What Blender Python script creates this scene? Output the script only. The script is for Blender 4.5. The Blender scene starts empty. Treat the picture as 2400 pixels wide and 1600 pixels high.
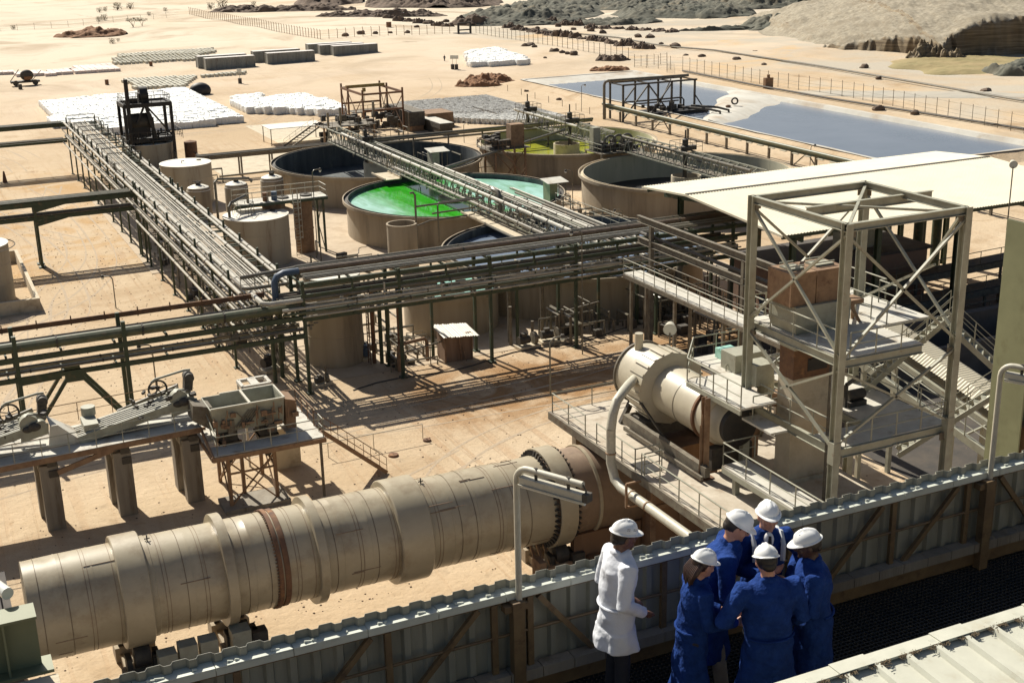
import bpy, math, random
import numpy as np
from mathutils import Vector, Matrix, noise
random.seed(7)
sc = bpy.context.scene
V = Vector
# ------------------------------------------------------------------ camera
CH = 32.0                       # camera height above the yard
F = 3031.3645                   # focal length in pixels of a 2400 wide frame
PITCH, ROLL, YAW = 0.31524852, 0.02236743, 0.43562128
_fw = V((math.sin(YAW)*math.cos(PITCH), math.cos(YAW)*math.cos(PITCH), -math.sin(PITCH)))
_rt = V((math.cos(YAW), -math.sin(YAW), 0)); _dn = _fw.cross(_rt)
_r2 = _rt*math.cos(ROLL)+_dn*math.sin(ROLL); _d2 = -_rt*math.sin(ROLL)+_dn*math.cos(ROLL)
cd = bpy.data.cameras.new('camera'); cam = bpy.data.objects.new('camera', cd); sc.collection.objects.link(cam)
cd.sensor_width = 36; cd.lens = F/2400*36; cd.clip_start = 0.3; cd.clip_end = 6000
cam.matrix_world = Matrix(((_r2.x, -_d2.x, -_fw.x, 0), (_r2.y, -_d2.y, -_fw.y, 0), (_r2.z, -_d2.z, -_fw.z, CH), (0, 0, 0, 1)))
sc.camera = cam
# ------------------------------------------------------------------ world, sun, exposure
SUN = V((-0.21, 1.05, 1.0)).normalized()
w = bpy.data.worlds.new('World'); sc.world = w; w.use_nodes = True
nt = w.node_tree; bg = nt.nodes['Background']
sky = nt.nodes.new('ShaderNodeTexSky'); sky.sky_type = 'NISHITA'; sky.sun_disc = False
sky.sun_elevation = math.asin(SUN.z); sky.sun_rotation = math.atan2(SUN.x, SUN.y)
sky.dust_density = 2.5; sky.air_density = 1.0
nt.links.new(sky.outputs[0], bg.inputs[0]); bg.inputs[1].default_value = 0.05
sd = bpy.data.lights.new('sun', 'SUN'); sd.energy = 5.0; sd.angle = math.radians(0.5); sd.color = (1.0, 0.945, 0.83)
so = bpy.data.objects.new('sun', sd); sc.collection.objects.link(so)
so.rotation_euler = (-SUN).to_track_quat('-Z', 'Y').to_euler()
sc.view_settings.view_transform = 'Standard'; sc.view_settings.look = 'None'
sc.view_settings.exposure = 0.50; sc.view_settings.gamma = 1.0

# ------------------------------------------------------------------ helpers
def ray(u, v):
    return _r2*(u-1200)+_d2*(v-800)+_fw*F
def G(u, v, z=0.0):             # point at height z seen at (u, v) of the 2400x1600 photograph
    r = ray(u, v); t = (z-CH)/r.z
    return V((r.x*t, r.y*t, z))
def GX(u, v, x):
    r = ray(u, v); t = x/r.x
    return V((x, r.y*t, CH+r.z*t))
def GY(u, v, y):
    r = ray(u, v); t = y/r.y
    return V((r.x*t, y, CH+r.z*t))
def K(u, v): return (u*1.0204, v*1.0204)

class MB:
    def __init__(s): s.v = []; s.f = []
    def add(s, vs, fs):
        n = len(s.v); s.v += [tuple(p) for p in vs]; s.f += [tuple(i+n for i in f) for f in fs]; return s
    def box(s, c, d, rz=0, M=None):
        x, y, z = d[0]/2, d[1]/2, d[2]/2
        vs = [V((a*x, b*y, e*z)) for a in (-1, 1) for b in (-1, 1) for e in (-1, 1)]
        if M is None: M = Matrix.Rotation(rz, 3, 'Z')
        return s.add([M@p+V(c) for p in vs], [(0,1,3,2),(4,6,7,5),(0,4,5,1),(2,3,7,6),(0,2,6,4),(1,5,7,3)])
    def bb(s, a, b):            # box from corner a to corner b
        a, b = V(a), V(b); return s.box((a+b)/2, [abs(t) for t in (b-a)])
    def frame(s, p, q):
        d = (V(q)-V(p)).normalized(); up = V((0, 0, 1)) if abs(d.z) < 0.95 else V((0, 1, 0))
        x = d.cross(up).normalized(); y = x.cross(d).normalized(); return d, x, y
    def beam(s, p, q, w, h=None):
        h = w if h is None else h; p, q = V(p), V(q)
        if (q-p).length < 1e-5: return s
        d, x, y = s.frame(p, q)
        vs = [c+x*a*w/2+y*b*h/2 for c in (p, q) for a, b in ((-1,-1),(1,-1),(1,1),(-1,1))]
        return s.add(vs, [(3,2,1,0),(4,5,6,7),(0,1,5,4),(1,2,6,5),(2,3,7,6),(3,0,4,7)])
    def ibeam(s, p, q, w, h, t=0.03):
        d, x, y = s.frame(p, q); p, q = V(p), V(q)
        o = y*(h/2-t/2)
        s.beam(p+o, q+o, w, t); s.beam(p-o, q-o, w, t); s.beam(p, q, t, h-2*t-0.002); return s
    def tube(s, p, q, r, n=8, r2=None, caps=True):
        r2 = r if r2 is None else r2; p, q = V(p), V(q); d, x, y = s.frame(p, q)
        vs = []
        for c, rr in ((p, r), (q, r2)):
            vs += [c+(x*math.cos(2*math.pi*i/n)+y*math.sin(2*math.pi*i/n))*rr for i in range(n)]
        fs = [(i, (i+1) % n, n+(i+1) % n, n+i) for i in range(n)]
        if caps: fs += [tuple(range(n-1, -1, -1)), tuple(range(n, 2*n))]
        return s.add(vs, fs)
    def path(s, pts, r, n=8):
        pts = [V(p) for p in pts]; rs = r if isinstance(r, (list, tuple)) else [r]*len(pts)
        rings = []; x = None
        for i, p in enumerate(pts):
            d = (pts[min(i+1, len(pts)-1)]-pts[max(i-1, 0)]).normalized()
            if x is None:
                up = V((0, 0, 1)) if abs(d.z) < 0.95 else V((0, 1, 0)); x = d.cross(up).normalized()
            else:
                x = (x-d*x.dot(d)).normalized()
            y = x.cross(d)
            rings.append([p+(x*math.cos(2*math.pi*k/n)+y*math.sin(2*math.pi*k/n))*rs[i] for k in range(n)])
        vs = [q for g in rings for q in g]; m = len(pts)
        fs = [(i*n+k, i*n+(k+1) % n, (i+1)*n+(k+1) % n, (i+1)*n+k) for i in range(m-1) for k in range(n)]
        fs += [tuple(range(n-1, -1, -1)), tuple(range((m-1)*n, m*n))]
        return s.add(vs, fs)
    def rings(s, rings, closed=True, capa=True, capb=True):
        n = len(rings[0]); m = len(rings); vs = [q for g in rings for q in g]
        fs = [(i*n+k, i*n+(k+1) % n, (i+1)*n+(k+1) % n, (i+1)*n+k) for i in range(m-1) for k in range(n if closed else n-1)]
        if capa: fs.append(tuple(range(n-1, -1, -1)))
        if capb: fs.append(tuple(range((m-1)*n, m*n)))
        return s.add(vs, fs)
    def lathe(s, prof, c, n=32, axis='Z', caps=(False, False)):   # prof: (radius, height along the axis)
        c = V(c); R = []
        for r, h in prof:
            g = []
            for k in range(n):
                a = 2*math.pi*k/n; ca, sa = math.cos(a)*r, math.sin(a)*r
                g.append(c+(V((ca, sa, h)) if axis == 'Z' else V((h, ca, sa)) if axis == 'X' else V((sa, h, ca))))
            R.append(g)
        return s.rings(R, True, caps[0], caps[1])
    def ell(s, c, r, M=None, n=16, m=10):
        R = []
        for i in range(m+1):
            t = math.pi*i/m; g = []
            for k in range(n):
                a = 2*math.pi*k/n
                p = V((r[0]*math.sin(t)*math.cos(a), r[1]*math.sin(t)*math.sin(a), -r[2]*math.cos(t)))
                if i in (0, m): p = V((1e-4*math.cos(a), 1e-4*math.sin(a), -r[2]*math.cos(t)))
                if M is not None: p = M@p
                g.append(p+V(c))
            R.append(g)
        return s.rings(R)
    def prism(s, poly, a, b, fn):  # 2d polygon extruded from a to b; fn(u, v, t) -> point
        n = len(poly); vs = [fn(u, v, a) for u, v in poly]+[fn(u, v, b) for u, v in poly]
        return s.add(vs, [tuple(range(n-1, -1, -1)), tuple(range(n, 2*n))]+[(i, (i+1) % n, n+(i+1) % n, n+i) for i in range(n)])

SPLIT = {'clamp', 'bearing', 'head_plate', 'hopper_box', 'leg', 'roller', 'cabinet', 'haunch', 'weight', 'manhole', 'flange_bolts', 'gusset', 'float', 'cone', 'bolt', 'shaft_part', 'gearbox', 'pipe', 'center_well', 'cradle', 'clamp_ring', 'hoop_frame', 'pump', 'machine', 'column', 'bracket', 'motor', 'wall', 'box', 'downpipe'}
def comps(mb):
    par = list(range(len(mb.v)))
    def find(i):
        while par[i] != i: par[i] = par[par[i]]; i = par[i]
        return i
    for f in mb.f:
        a = find(f[0])
        for i in f[1:]: par[find(i)] = a
    g = {}
    for f in mb.f: g.setdefault(find(f[0]), []).append(f)
    out = []
    for fs in g.values():
        m = MB(); ids = sorted({i for f in fs for i in f}); mp = {i: k for k, i in enumerate(ids)}
        m.v = [mb.v[i] for i in ids]; m.f = [tuple(mp[i] for i in f) for f in fs]; out.append(m)
    return out
def obj(name, mb, mat, parent=None, loc=None, smooth=True, ang=35):
    if parent is not None and name in SPLIT:
        cs = comps(mb)
        if 1 < len(cs) <= 96:
            n1 = {'flange_bolts': 'flange_bolt'}.get(name, name)
            return [obj1(n1, c, mat, parent, loc, smooth, ang) for c in cs][0]
    return obj1(name, mb, mat, parent, loc, smooth, ang)
def obj1(name, mb, mat, parent=None, loc=None, smooth=True, ang=35):
    o0 = V((0, 0, 0))
    if parent is not None: o0 = V(parent['_o'])
    if loc is not None: o0 = V(loc)
    me = bpy.data.meshes.new(name)
    me.from_pydata([(p[0]-o0.x, p[1]-o0.y, p[2]-o0.z) for p in mb.v], [], mb.f); me.update()
    if smooth and mb.f:
        me.polygons.foreach_set('use_smooth', [True]*len(me.polygons)); me.set_sharp_from_angle(angle=math.radians(ang))
    me.materials.append(mat)
    o = bpy.data.objects.new(name, me); sc.collection.objects.link(o)
    if parent is not None:
        o.parent = parent; o.location = o0-V(parent['_o']) if loc is not None else (0, 0, 0)
    else: o.location = o0
    o['_o'] = tuple(o0)
    return o
def thing(name, label, cat, loc=(0, 0, 0), group=None):
    o = bpy.data.objects.new(name, None); o.empty_display_size = 0.2; sc.collection.objects.link(o)
    o.location = loc; o['_o'] = tuple(loc); o['label'] = label; o['category'] = cat
    if group: o['group'] = group
    return o
def tag(o, label, cat, group=None, kind=None):
    if label: o['label'] = label
    if cat: o['category'] = cat
    if group: o['group'] = group
    if kind: o['kind'] = kind
    return o
def base(mb):
    xs = [p[0] for p in mb.v]; ys = [p[1] for p in mb.v]; zs = [p[2] for p in mb.v]
    return ((min(xs)+max(xs))/2, (min(ys)+max(ys))/2, min(zs))
def single(name, mb, mat, label, cat, group=None, **k):
    return tag(obj(name, mb, mat, loc=base(mb), **k), label, cat, group)
def struct(name, mb, mat, kind='structure', **k):
    o = obj(name, mb, mat, **k); o['kind'] = kind; return o
def dup(root, loc, rz=None, label=None):
    r = root.copy(); sc.collection.objects.link(r); r.location = loc
    if rz is not None: r.rotation_euler = (0, 0, rz)
    if label: r['label'] = label
    for ch in root.children:
        c = ch.copy(); sc.collection.objects.link(c); c.parent = r
        for g in ch.children:
            d = g.copy(); sc.collection.objects.link(d); d.parent = c
    return r

# ------------------------------------------------------------------ materials
def mat(name, c1, c2=None, scale=2.0, rough=0.75, metal=0.0, bump=0.0, bscale=20.0, c3=None, s3=0.6, t3=(0.55, 0.7), streak=False, stretch=None, spec=None, detail=6):
    m = bpy.data.materials.new(name); m.use_nodes = True; N = m.node_tree.nodes; L = m.node_tree.links
    b = N['Principled BSDF']; b.inputs['Roughness'].default_value = rough; b.inputs['Metallic'].default_value = metal
    if spec is not None: b.inputs['Specular IOR Level'].default_value = spec
    b.inputs['Base Color'].default_value = (*c1, 1)
    tc = N.new('ShaderNodeTexCoord'); mp = N.new('ShaderNodeMapping'); L.new(tc.outputs['Object'], mp.inputs[0])
    if streak: mp.inputs['Scale'].default_value = (1, 1, 0.12)
    if stretch: mp.inputs['Scale'].default_value = stretch
    if c2:
        n = N.new('ShaderNodeTexNoise'); n.inputs['Scale'].default_value = scale; n.inputs['Detail'].default_value = detail; n.inputs['Roughness'].default_value = 0.65
        L.new(mp.outputs[0], n.inputs['Vector'])
        r = N.new('ShaderNodeValToRGB'); r.color_ramp.elements[0].position = 0.35; r.color_ramp.elements[1].position = 0.65
        r.color_ramp.elements[0].color = (*c1, 1); r.color_ramp.elements[1].color = (*c2, 1)
        L.new(n.outputs[0], r.inputs[0]); out = r.outputs[0]
        if c3:
            n3 = N.new('ShaderNodeTexNoise'); n3.inputs['Scale'].default_value = s3; n3.inputs['Detail'].default_value = 8; n3.inputs['Roughness'].default_value = 0.7
            L.new(mp.outputs[0], n3.inputs['Vector'])
            r3 = N.new('ShaderNodeValToRGB'); r3.color_ramp.elements[0].position = t3[0]; r3.color_ramp.elements[1].position = t3[1]
            r3.color_ramp.elements[0].color = (0, 0, 0, 1); r3.color_ramp.elements[1].color = (1, 1, 1, 1)
            L.new(n3.outputs[0], r3.inputs[0])
            mx = N.new('ShaderNodeMixRGB'); L.new(r3.outputs[0], mx.inputs[0]); L.new(out, mx.inputs[1]); mx.inputs[2].default_value = (*c3, 1)
            out = mx.outputs[0]
        L.new(out, b.inputs['Base Color'])
    if bump:
        n2 = N.new('ShaderNodeTexNoise'); n2.inputs['Scale'].default_value = bscale; n2.inputs['Detail'].default_value = 5
        L.new(mp.outputs[0], n2.inputs['Vector']); bp = N.new('ShaderNodeBump'); bp.inputs['Strength'].default_value = bump; bp.inputs['Distance'].default_value = 0.05
        L.new(n2.outputs[0], bp.inputs['Height']); L.new(bp.outputs[0], b.inputs['Normal'])
    return m
M_ = {}
M_['conc'] = mat('concrete_tan', (.37,.31,.225), (.29,.235,.165), 0.5, .9, bump=.3, c3=(.16,.125,.085), s3=.35, t3=(.52,.72), streak=True)
M_['conc2'] = mat('concrete_pale', (.58,.50,.37), (.46,.39,.28), 0.9, .9, bump=.25, c3=(.25,.19,.13), s3=.6, t3=(.55,.75))
M_['concgrey'] = mat('concrete_grey', (.30,.27,.22), (.20,.17,.13), 1.0, .9, bump=.3, c3=(.12,.09,.06), s3=1.5, streak=True)
M_['tank'] = mat('tank_paint', (.42,.37,.28), (.34,.29,.215), 0.6, .6, bump=.05, c3=(.20,.13,.08), s3=1.2, t3=(.56,.74), streak=True)
M_['tankroof'] = mat('tank_roof', (.74,.70,.60), (.60,.55,.46), 1.2, .6, c3=(.45,.38,.28), s3=.8, t3=(.6,.8))
M_['inner'] = mat('tank_lining', (.045,.052,.055), (.10,.11,.11), 0.7, .8, c3=(.20,.20,.17), s3=.8, t3=(.55,.75), streak=True)
M_['innerpale'] = mat('tank_lining_pale', (.50,.47,.35), (.40,.385,.28), 0.6, .9, c3=(.28,.28,.20), s3=.5, streak=True)
M_['green'] = mat('green_steel', (.028,.048,.024), (.055,.068,.036), 1.5, .6, c3=(.16,.10,.05), s3=1.3, t3=(.55,.7))
M_['galv'] = mat('grey_green_steel', (.36,.355,.275), (.27,.26,.20), 1.4, .6, c3=(.20,.13,.08), s3=2.0, t3=(.60,.75))
M_['galvd'] = mat('dusty_steel', (.19,.165,.12), (.115,.095,.068), 2.2, .7, c3=(.10,.06,.035), s3=2.5, t3=(.52,.7))
M_['rust'] = mat('rust', (.20,.10,.05), (.12,.065,.04), 2.5, .85, c3=(.34,.17,.07), s3=1.5)
M_['rustd'] = mat('rust_dusty', (.30,.19,.11), (.20,.12,.07), 1.8, .85, c3=(.14,.07,.04), s3=2.0)
M_['pipe'] = mat('pipe_dusty', (.19,.17,.125), (.12,.105,.078), 1.5, .38, c3=(.16,.10,.06), s3=1.8, t3=(.56,.72))
M_['pipel'] = mat('pipe_aluminium', (.50,.47,.39), (.36,.33,.27), 1.2, .40, c3=(.18,.145,.10), s3=1.6, t3=(.6,.75))
M_['pipeg'] = mat('pipe_green', (.075,.09,.045), (.13,.13,.075), 1.5, .5, c3=(.20,.14,.08), s3=1.4)
M_['piper'] = mat('pipe_brown', (.10,.065,.045), (.15,.105,.07), 1.5, .6)
M_['pipeb'] = mat('pipe_blue', (.04,.075,.13), (.07,.10,.15), 2, .5)
M_['black'] = mat('black_steel', (.012,.012,.013), (.03,.025,.02), 1.5, .6, c3=(.06,.04,.03), s3=2)
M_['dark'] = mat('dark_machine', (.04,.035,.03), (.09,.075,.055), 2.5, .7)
M_['kiln'] = mat('kiln_cladding', (.43,.37,.26), (.36,.305,.21), 0.5, .36, bump=.05, bscale=2, c3=(.25,.19,.12), s3=.45, t3=(.50,.72))
M_['kilnb'] = mat('kiln_brown', (.25,.17,.11), (.19,.13,.085), 0.8, .7, c3=(.33,.24,.16), s3=.7)
M_['hood'] = mat('hood_brown', (.24,.13,.065), (.17,.095,.05), 0.6, .8, c3=(.30,.19,.11), s3=.8, streak=True)
M_['drumw'] = mat('dryer_cream', (.50,.45,.34), (.42,.37,.275), 0.6, .45, c3=(.36,.28,.19), s3=1.0, t3=(.58,.78))
M_['deck'] = mat('deck_dusty', (.52,.46,.37), (.40,.34,.26), 1.0, .9, bump=.15, c3=(.30,.23,.16), s3=.8)
M_['decks'] = mat('deck_plate', (.56,.54,.47), (.45,.42,.36), 1.0, .8, c3=(.30,.24,.17), s3=.9)
M_['roof'] = mat('roof_sheet', (.70,.63,.47), (.64,.57,.42), 0.3, .6, c3=(.56,.48,.34), s3=.5, t3=(.55,.8))
M_['roofn'] = mat('roof_near', (.55,.545,.45), (.47,.465,.38), 3, .7, bump=.12, bscale=200, c3=(.44,.39,.28), s3=3, t3=(.55,.8))
M_['bag'] = mat('bag_white', (.86,.86,.82), (.76,.76,.73), 3.0, .8, bump=.6, bscale=4)
M_['steeldrum'] = mat('drum_steel', (.78,.77,.72), (.42,.40,.36), 1.5, .5, c3=(.16,.13,.11), s3=1.1, t3=(.54,.60))
M_['wood'] = mat('shed_wood', (.26,.17,.11), (.18,.11,.07), 2, .9, streak=True)
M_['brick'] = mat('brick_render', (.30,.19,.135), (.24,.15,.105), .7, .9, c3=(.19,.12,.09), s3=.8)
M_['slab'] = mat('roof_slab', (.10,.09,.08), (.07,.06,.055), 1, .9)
M_['cont'] = mat('container_grey', (.27,.27,.245), (.20,.20,.18), 1.2, .6, streak=True, c3=(.14,.10,.08))
M_['contt'] = mat('container_top', (.66,.62,.58), (.52,.48,.44), 1.2, .6)
M_['corr'] = mat('parapet_sheet', (.34,.335,.27), (.25,.245,.195), 2.0, .55, c3=(.19,.19,.15), s3=2.5, t3=(.5,.75), streak=True)
M_['cap'] = mat('parapet_cap', (.58,.61,.53), (.50,.52,.45), 3.0, .6, c3=(.36,.37,.32), s3=6, t3=(.6,.8))
M_['post'] = mat('ochre_steel', (.20,.135,.065), (.14,.09,.045), 4, .6, c3=(.09,.055,.03), s3=5)
M_['grate'] = mat('grating', (.022,.025,.027), (.015,.017,.018), 5, .7)
M_['lamp'] = mat('lamp_grey', (.52,.49,.39), (.42,.39,.31), 8, .5)
M_['lampg'] = mat('lamp_glass', (.65,.66,.60), None, rough=.25)
M_['khaki'] = mat('khaki_green_steel', (.20,.215,.12), (.155,.165,.09), 1.2, .55, c3=(.12,.12,.06), s3=1.0)
M_['rock'] = mat('rock_brown', (.17,.12,.085), (.10,.07,.05), .5, .95, bump=.6, bscale=3)
M_['spoil'] = mat('spoil_dark', (.070,.075,.058), (.15,.14,.105), .16, .95, bump=1.0, bscale=.9, c3=(.21,.17,.11), s3=.10, t3=(.56,.68), detail=12)
M_['tail'] = mat('tailings', (.36,.315,.235), (.20,.17,.12), .9, .95, bump=1.0, bscale=1.6, c3=(.22,.185,.13), s3=.12, t3=(.5,.65), detail=12)
M_['redsoil'] = mat('red_soil', (.26,.13,.06), (.20,.10,.05), 1, .95, bump=.8, bscale=3)
M_['liner'] = mat('pond_liner', (.54,.52,.46), (.44,.41,.35), .15, .8, bump=.6, bscale=.6, c3=(.38,.31,.23), s3=.12, t3=(.5,.66))
M_['bush'] = mat('bush_leaves', (.13,.125,.07), (.20,.17,.10), 3, .9)
M_['tyre'] = mat('tyre_black', (.015,.015,.015), None, rough=.8)
M_['helmet'] = mat('helmet_white', (.82,.82,.80), None, rough=.25)
M_['blue'] = mat('blue_cloth', (.015,.048,.205), (.009,.030,.135), 9, .9, spec=.12, bump=.7, bscale=14)
M_['white'] = mat('white_cloth', (.74,.76,.80), (.66,.68,.73), 5, .9, spec=.12, bump=.35, bscale=8)
M_['trk'] = mat('trousers_dark', (.02,.022,.03), (.03,.03,.04), 6, .9)
M_['trb'] = mat('trousers_beige', (.28,.25,.20), (.22,.19,.15), 6, .9)
M_['skin'] = mat('skin_light', (.52,.27,.18), (.46,.23,.15), 20, .5)
M_['skind'] = mat('skin_dark', (.07,.035,.022), (.05,.026,.017), 20, .5)
M_['skinm'] = mat('skin_brown', (.16,.075,.045), (.12,.055,.035), 20, .5)
M_['hair'] = mat('hair_dark', (.015,.010,.008), None, rough=.5)
M_['hairr'] = mat('hair_auburn', (.045,.018,.010), (.02,.009,.006), 30, .45, stretch=(1,1,.05))
M_['silver'] = mat('reflective_tape', (.55,.57,.58), None, rough=.4)
M_['red'] = mat('red_paint', (.45,.04,.02), None, rough=.5)

def sand():
    m = bpy.data.materials.new('sand'); m.use_nodes = True; N = m.node_tree.nodes; L = m.node_tree.links
    b = N['Principled BSDF']; b.inputs['Roughness'].default_value = .95; b.inputs['Specular IOR Level'].default_value = .1
    tc = N.new('ShaderNodeTexCoord')
    def nz(sc_, det=8, vec=None, rough=.6, dist=0):
        n = N.new('ShaderNodeTexNoise'); n.inputs['Scale'].default_value = sc_; n.inputs['Detail'].default_value = det; n.inputs['Roughness'].default_value = rough; n.inputs['Distortion'].default_value = dist
        L.new(vec or tc.outputs['Object'], n.inputs['Vector']); return n.outputs[0]
    def ramp(i, p0, p1, a=(0,0,0), c=(1,1,1)):
        r = N.new('ShaderNodeValToRGB'); r.color_ramp.elements[0].position = p0; r.color_ramp.elements[1].position = p1
        r.color_ramp.elements[0].color = (*a, 1); r.color_ramp.elements[1].color = (*c, 1); L.new(i, r.inputs[0]); return r.outputs[0]
    def mix(f, a, c, fac=None):
        x = N.new('ShaderNodeMixRGB')
        if f is None: x.inputs[0].default_value = fac
        else: L.new(f, x.inputs[0])
        for k, s_ in ((1, a), (2, c)):
            if isinstance(s_, tuple): x.inputs[k].default_value = (*s_, 1)
            else: L.new(s_, x.inputs[k])
        return x.outputs[0]
    c = ramp(nz(.035, 10), .38, .62, (.47,.355,.23), (.56,.445,.31))
    c = mix(ramp(nz(.12, 8, dist=1.0), .52, .70), c, (.40,.29,.18))
    c = mix(ramp(nz(.9, 8), .60, .75), c, (.40,.31,.21))
    c = mix(ramp(nz(5.0, 5), .58, .70), c, (.37,.28,.18))
    c = mix(ramp(nz(.30, 9, dist=1.5), .62, .72), c, (.38,.27,.165))
    # tyre tracks: distorted waves running along the yard
    mp = N.new('ShaderNodeMapping'); L.new(tc.outputs['Object'], mp.inputs[0]); mp.inputs['Rotation'].default_value = (0, 0, .35); mp.inputs['Scale'].default_value = (1.5, .05, 1)
    mpb = N.new('ShaderNodeMapping'); L.new(tc.outputs['Object'], mpb.inputs[0]); mpb.inputs['Rotation'].default_value = (0, 0, -1.1); mpb.inputs['Scale'].default_value = (1.7, .07, 1)
    q1 = ramp(nz(1.0, 5, mp.outputs[0], .55, .6), .56, .62); q2 = ramp(nz(1.0, 5, mpb.outputs[0], .55, .8), .58, .64)
    qm = N.new('ShaderNodeMath'); qm.operation = 'MAXIMUM'; L.new(q1, qm.inputs[0]); L.new(q2, qm.inputs[1]); tr = qm.outputs[0]; gate = ramp(nz(.045, 3), .42, .60)
    mu = N.new('ShaderNodeMath'); mu.operation = 'MULTIPLY'; L.new(tr, mu.inputs[0]); L.new(gate, mu.inputs[1])
    m2 = N.new('ShaderNodeMath'); m2.operation = 'MULTIPLY'; L.new(mu.outputs[0], m2.inputs[0]); m2.inputs[1].default_value = .38
    c = mix(m2.outputs[0], c, (.40,.25,.14))
    # far plain is paler and pinker; damp orange soil beside the racks
    sx = N.new('ShaderNodeSeparateXYZ'); L.new(tc.outputs['Object'], sx.inputs[0])
    def rect(x0, x1, y0, y1, soft):
        def edge(o, a, s_):
            q = N.new('ShaderNodeMapRange'); q.interpolation_type = 'SMOOTHSTEP'; L.new(o, q.inputs[0]); q.inputs[1].default_value = a-s_*soft; q.inputs[2].default_value = a+s_*soft; return q.outputs[0]
        o = None
        for e in (edge(sx.outputs[0], x0, 1), edge(sx.outputs[0], x1, -1), edge(sx.outputs[1], y0, 1), edge(sx.outputs[1], y1, -1)):
            if o is None: o = e
            else:
                k = N.new('ShaderNodeMath'); k.operation = 'MULTIPLY'; L.new(o, k.inputs[0]); L.new(e, k.inputs[1]); o = k.outputs[0]
        return o
    def patch(c, rc, col, a, b_, s_=.25):
        k = N.new('ShaderNodeMath'); k.operation = 'MULTIPLY'; L.new(rect(*rc), k.inputs[0]); L.new(ramp(nz(s_, 9, dist=1.5), a, b_), k.inputs[1])
        return mix(k.outputs[0], c, col)
    c = patch(c, (29, 62, 73, 85.5, 4), (.31,.18,.085), .28, .55)
    c = patch(c, (-10, 22, 125, 190, 6), (.46,.30,.15), .45, .62, .12)
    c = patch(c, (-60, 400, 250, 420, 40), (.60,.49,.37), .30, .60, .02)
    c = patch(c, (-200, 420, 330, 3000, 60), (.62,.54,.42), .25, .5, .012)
    c = patch(c, (-200, 600, 262, 3000, 30), (.44,.35,.25), .50, .66, .028)
    c = patch(c, (-200, 600, 262, 3000, 30), (.30,.23,.16), .64, .74, .06)
    c = patch(c, (148, 700, 60, 420, 20), (.46,.41,.33), .42, .60, .03)
    c = patch(c, (148, 700, 60, 420, 20), (.55,.40,.24), .55, .66, .022)
    L.new(c, b.inputs['Base Color'])
    bp = N.new('ShaderNodeBump'); bp.inputs['Strength'].default_value = .75; bp.inputs['Distance'].default_value = .18
    ad = N.new('ShaderNodeMath'); ad.operation = 'ADD'; L.new(nz(1.3, 8, rough=.7), ad.inputs[0])
    m3 = N.new('ShaderNodeMath'); m3.operation = 'MULTIPLY'; L.new(m2.outputs[0], m3.inputs[0]); m3.inputs[1].default_value = -.6; L.new(m3.outputs[0], ad.inputs[1])
    L.new(ad.outputs[0], bp.inputs['Height']); L.new(bp.outputs[0], b.inputs['Normal'])
    return m
M_['sand'] = sand()
def water(name, col, col2, scale, rough=.08, bump=.05, bscale=1.5, thr=(.42,.58)):
    m = mat(name, col, col2, scale, rough, bump=bump, bscale=bscale); return m
M_['wpond'] = water('pond_water', (.19,.215,.26), (.15,.175,.215), .04, .22, .12, .9)
M_['wteal'] = water('water_teal', (.30,.56,.45), (.36,.62,.51), .2, .12, .03, 1.2)
M_['wgreen'] = water('water_green', (.04,.50,.015), (.09,.58,.04), .4, .10, .05, 1.2)
M_['wyellow'] = water('water_yellow', (.36,.37,.03), (.26,.27,.03), .3, .2, .05, 1)
M_['wblue'] = water('water_blue', (.14,.18,.25), (.20,.25,.33), .3, .15, .05, 1)
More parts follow.
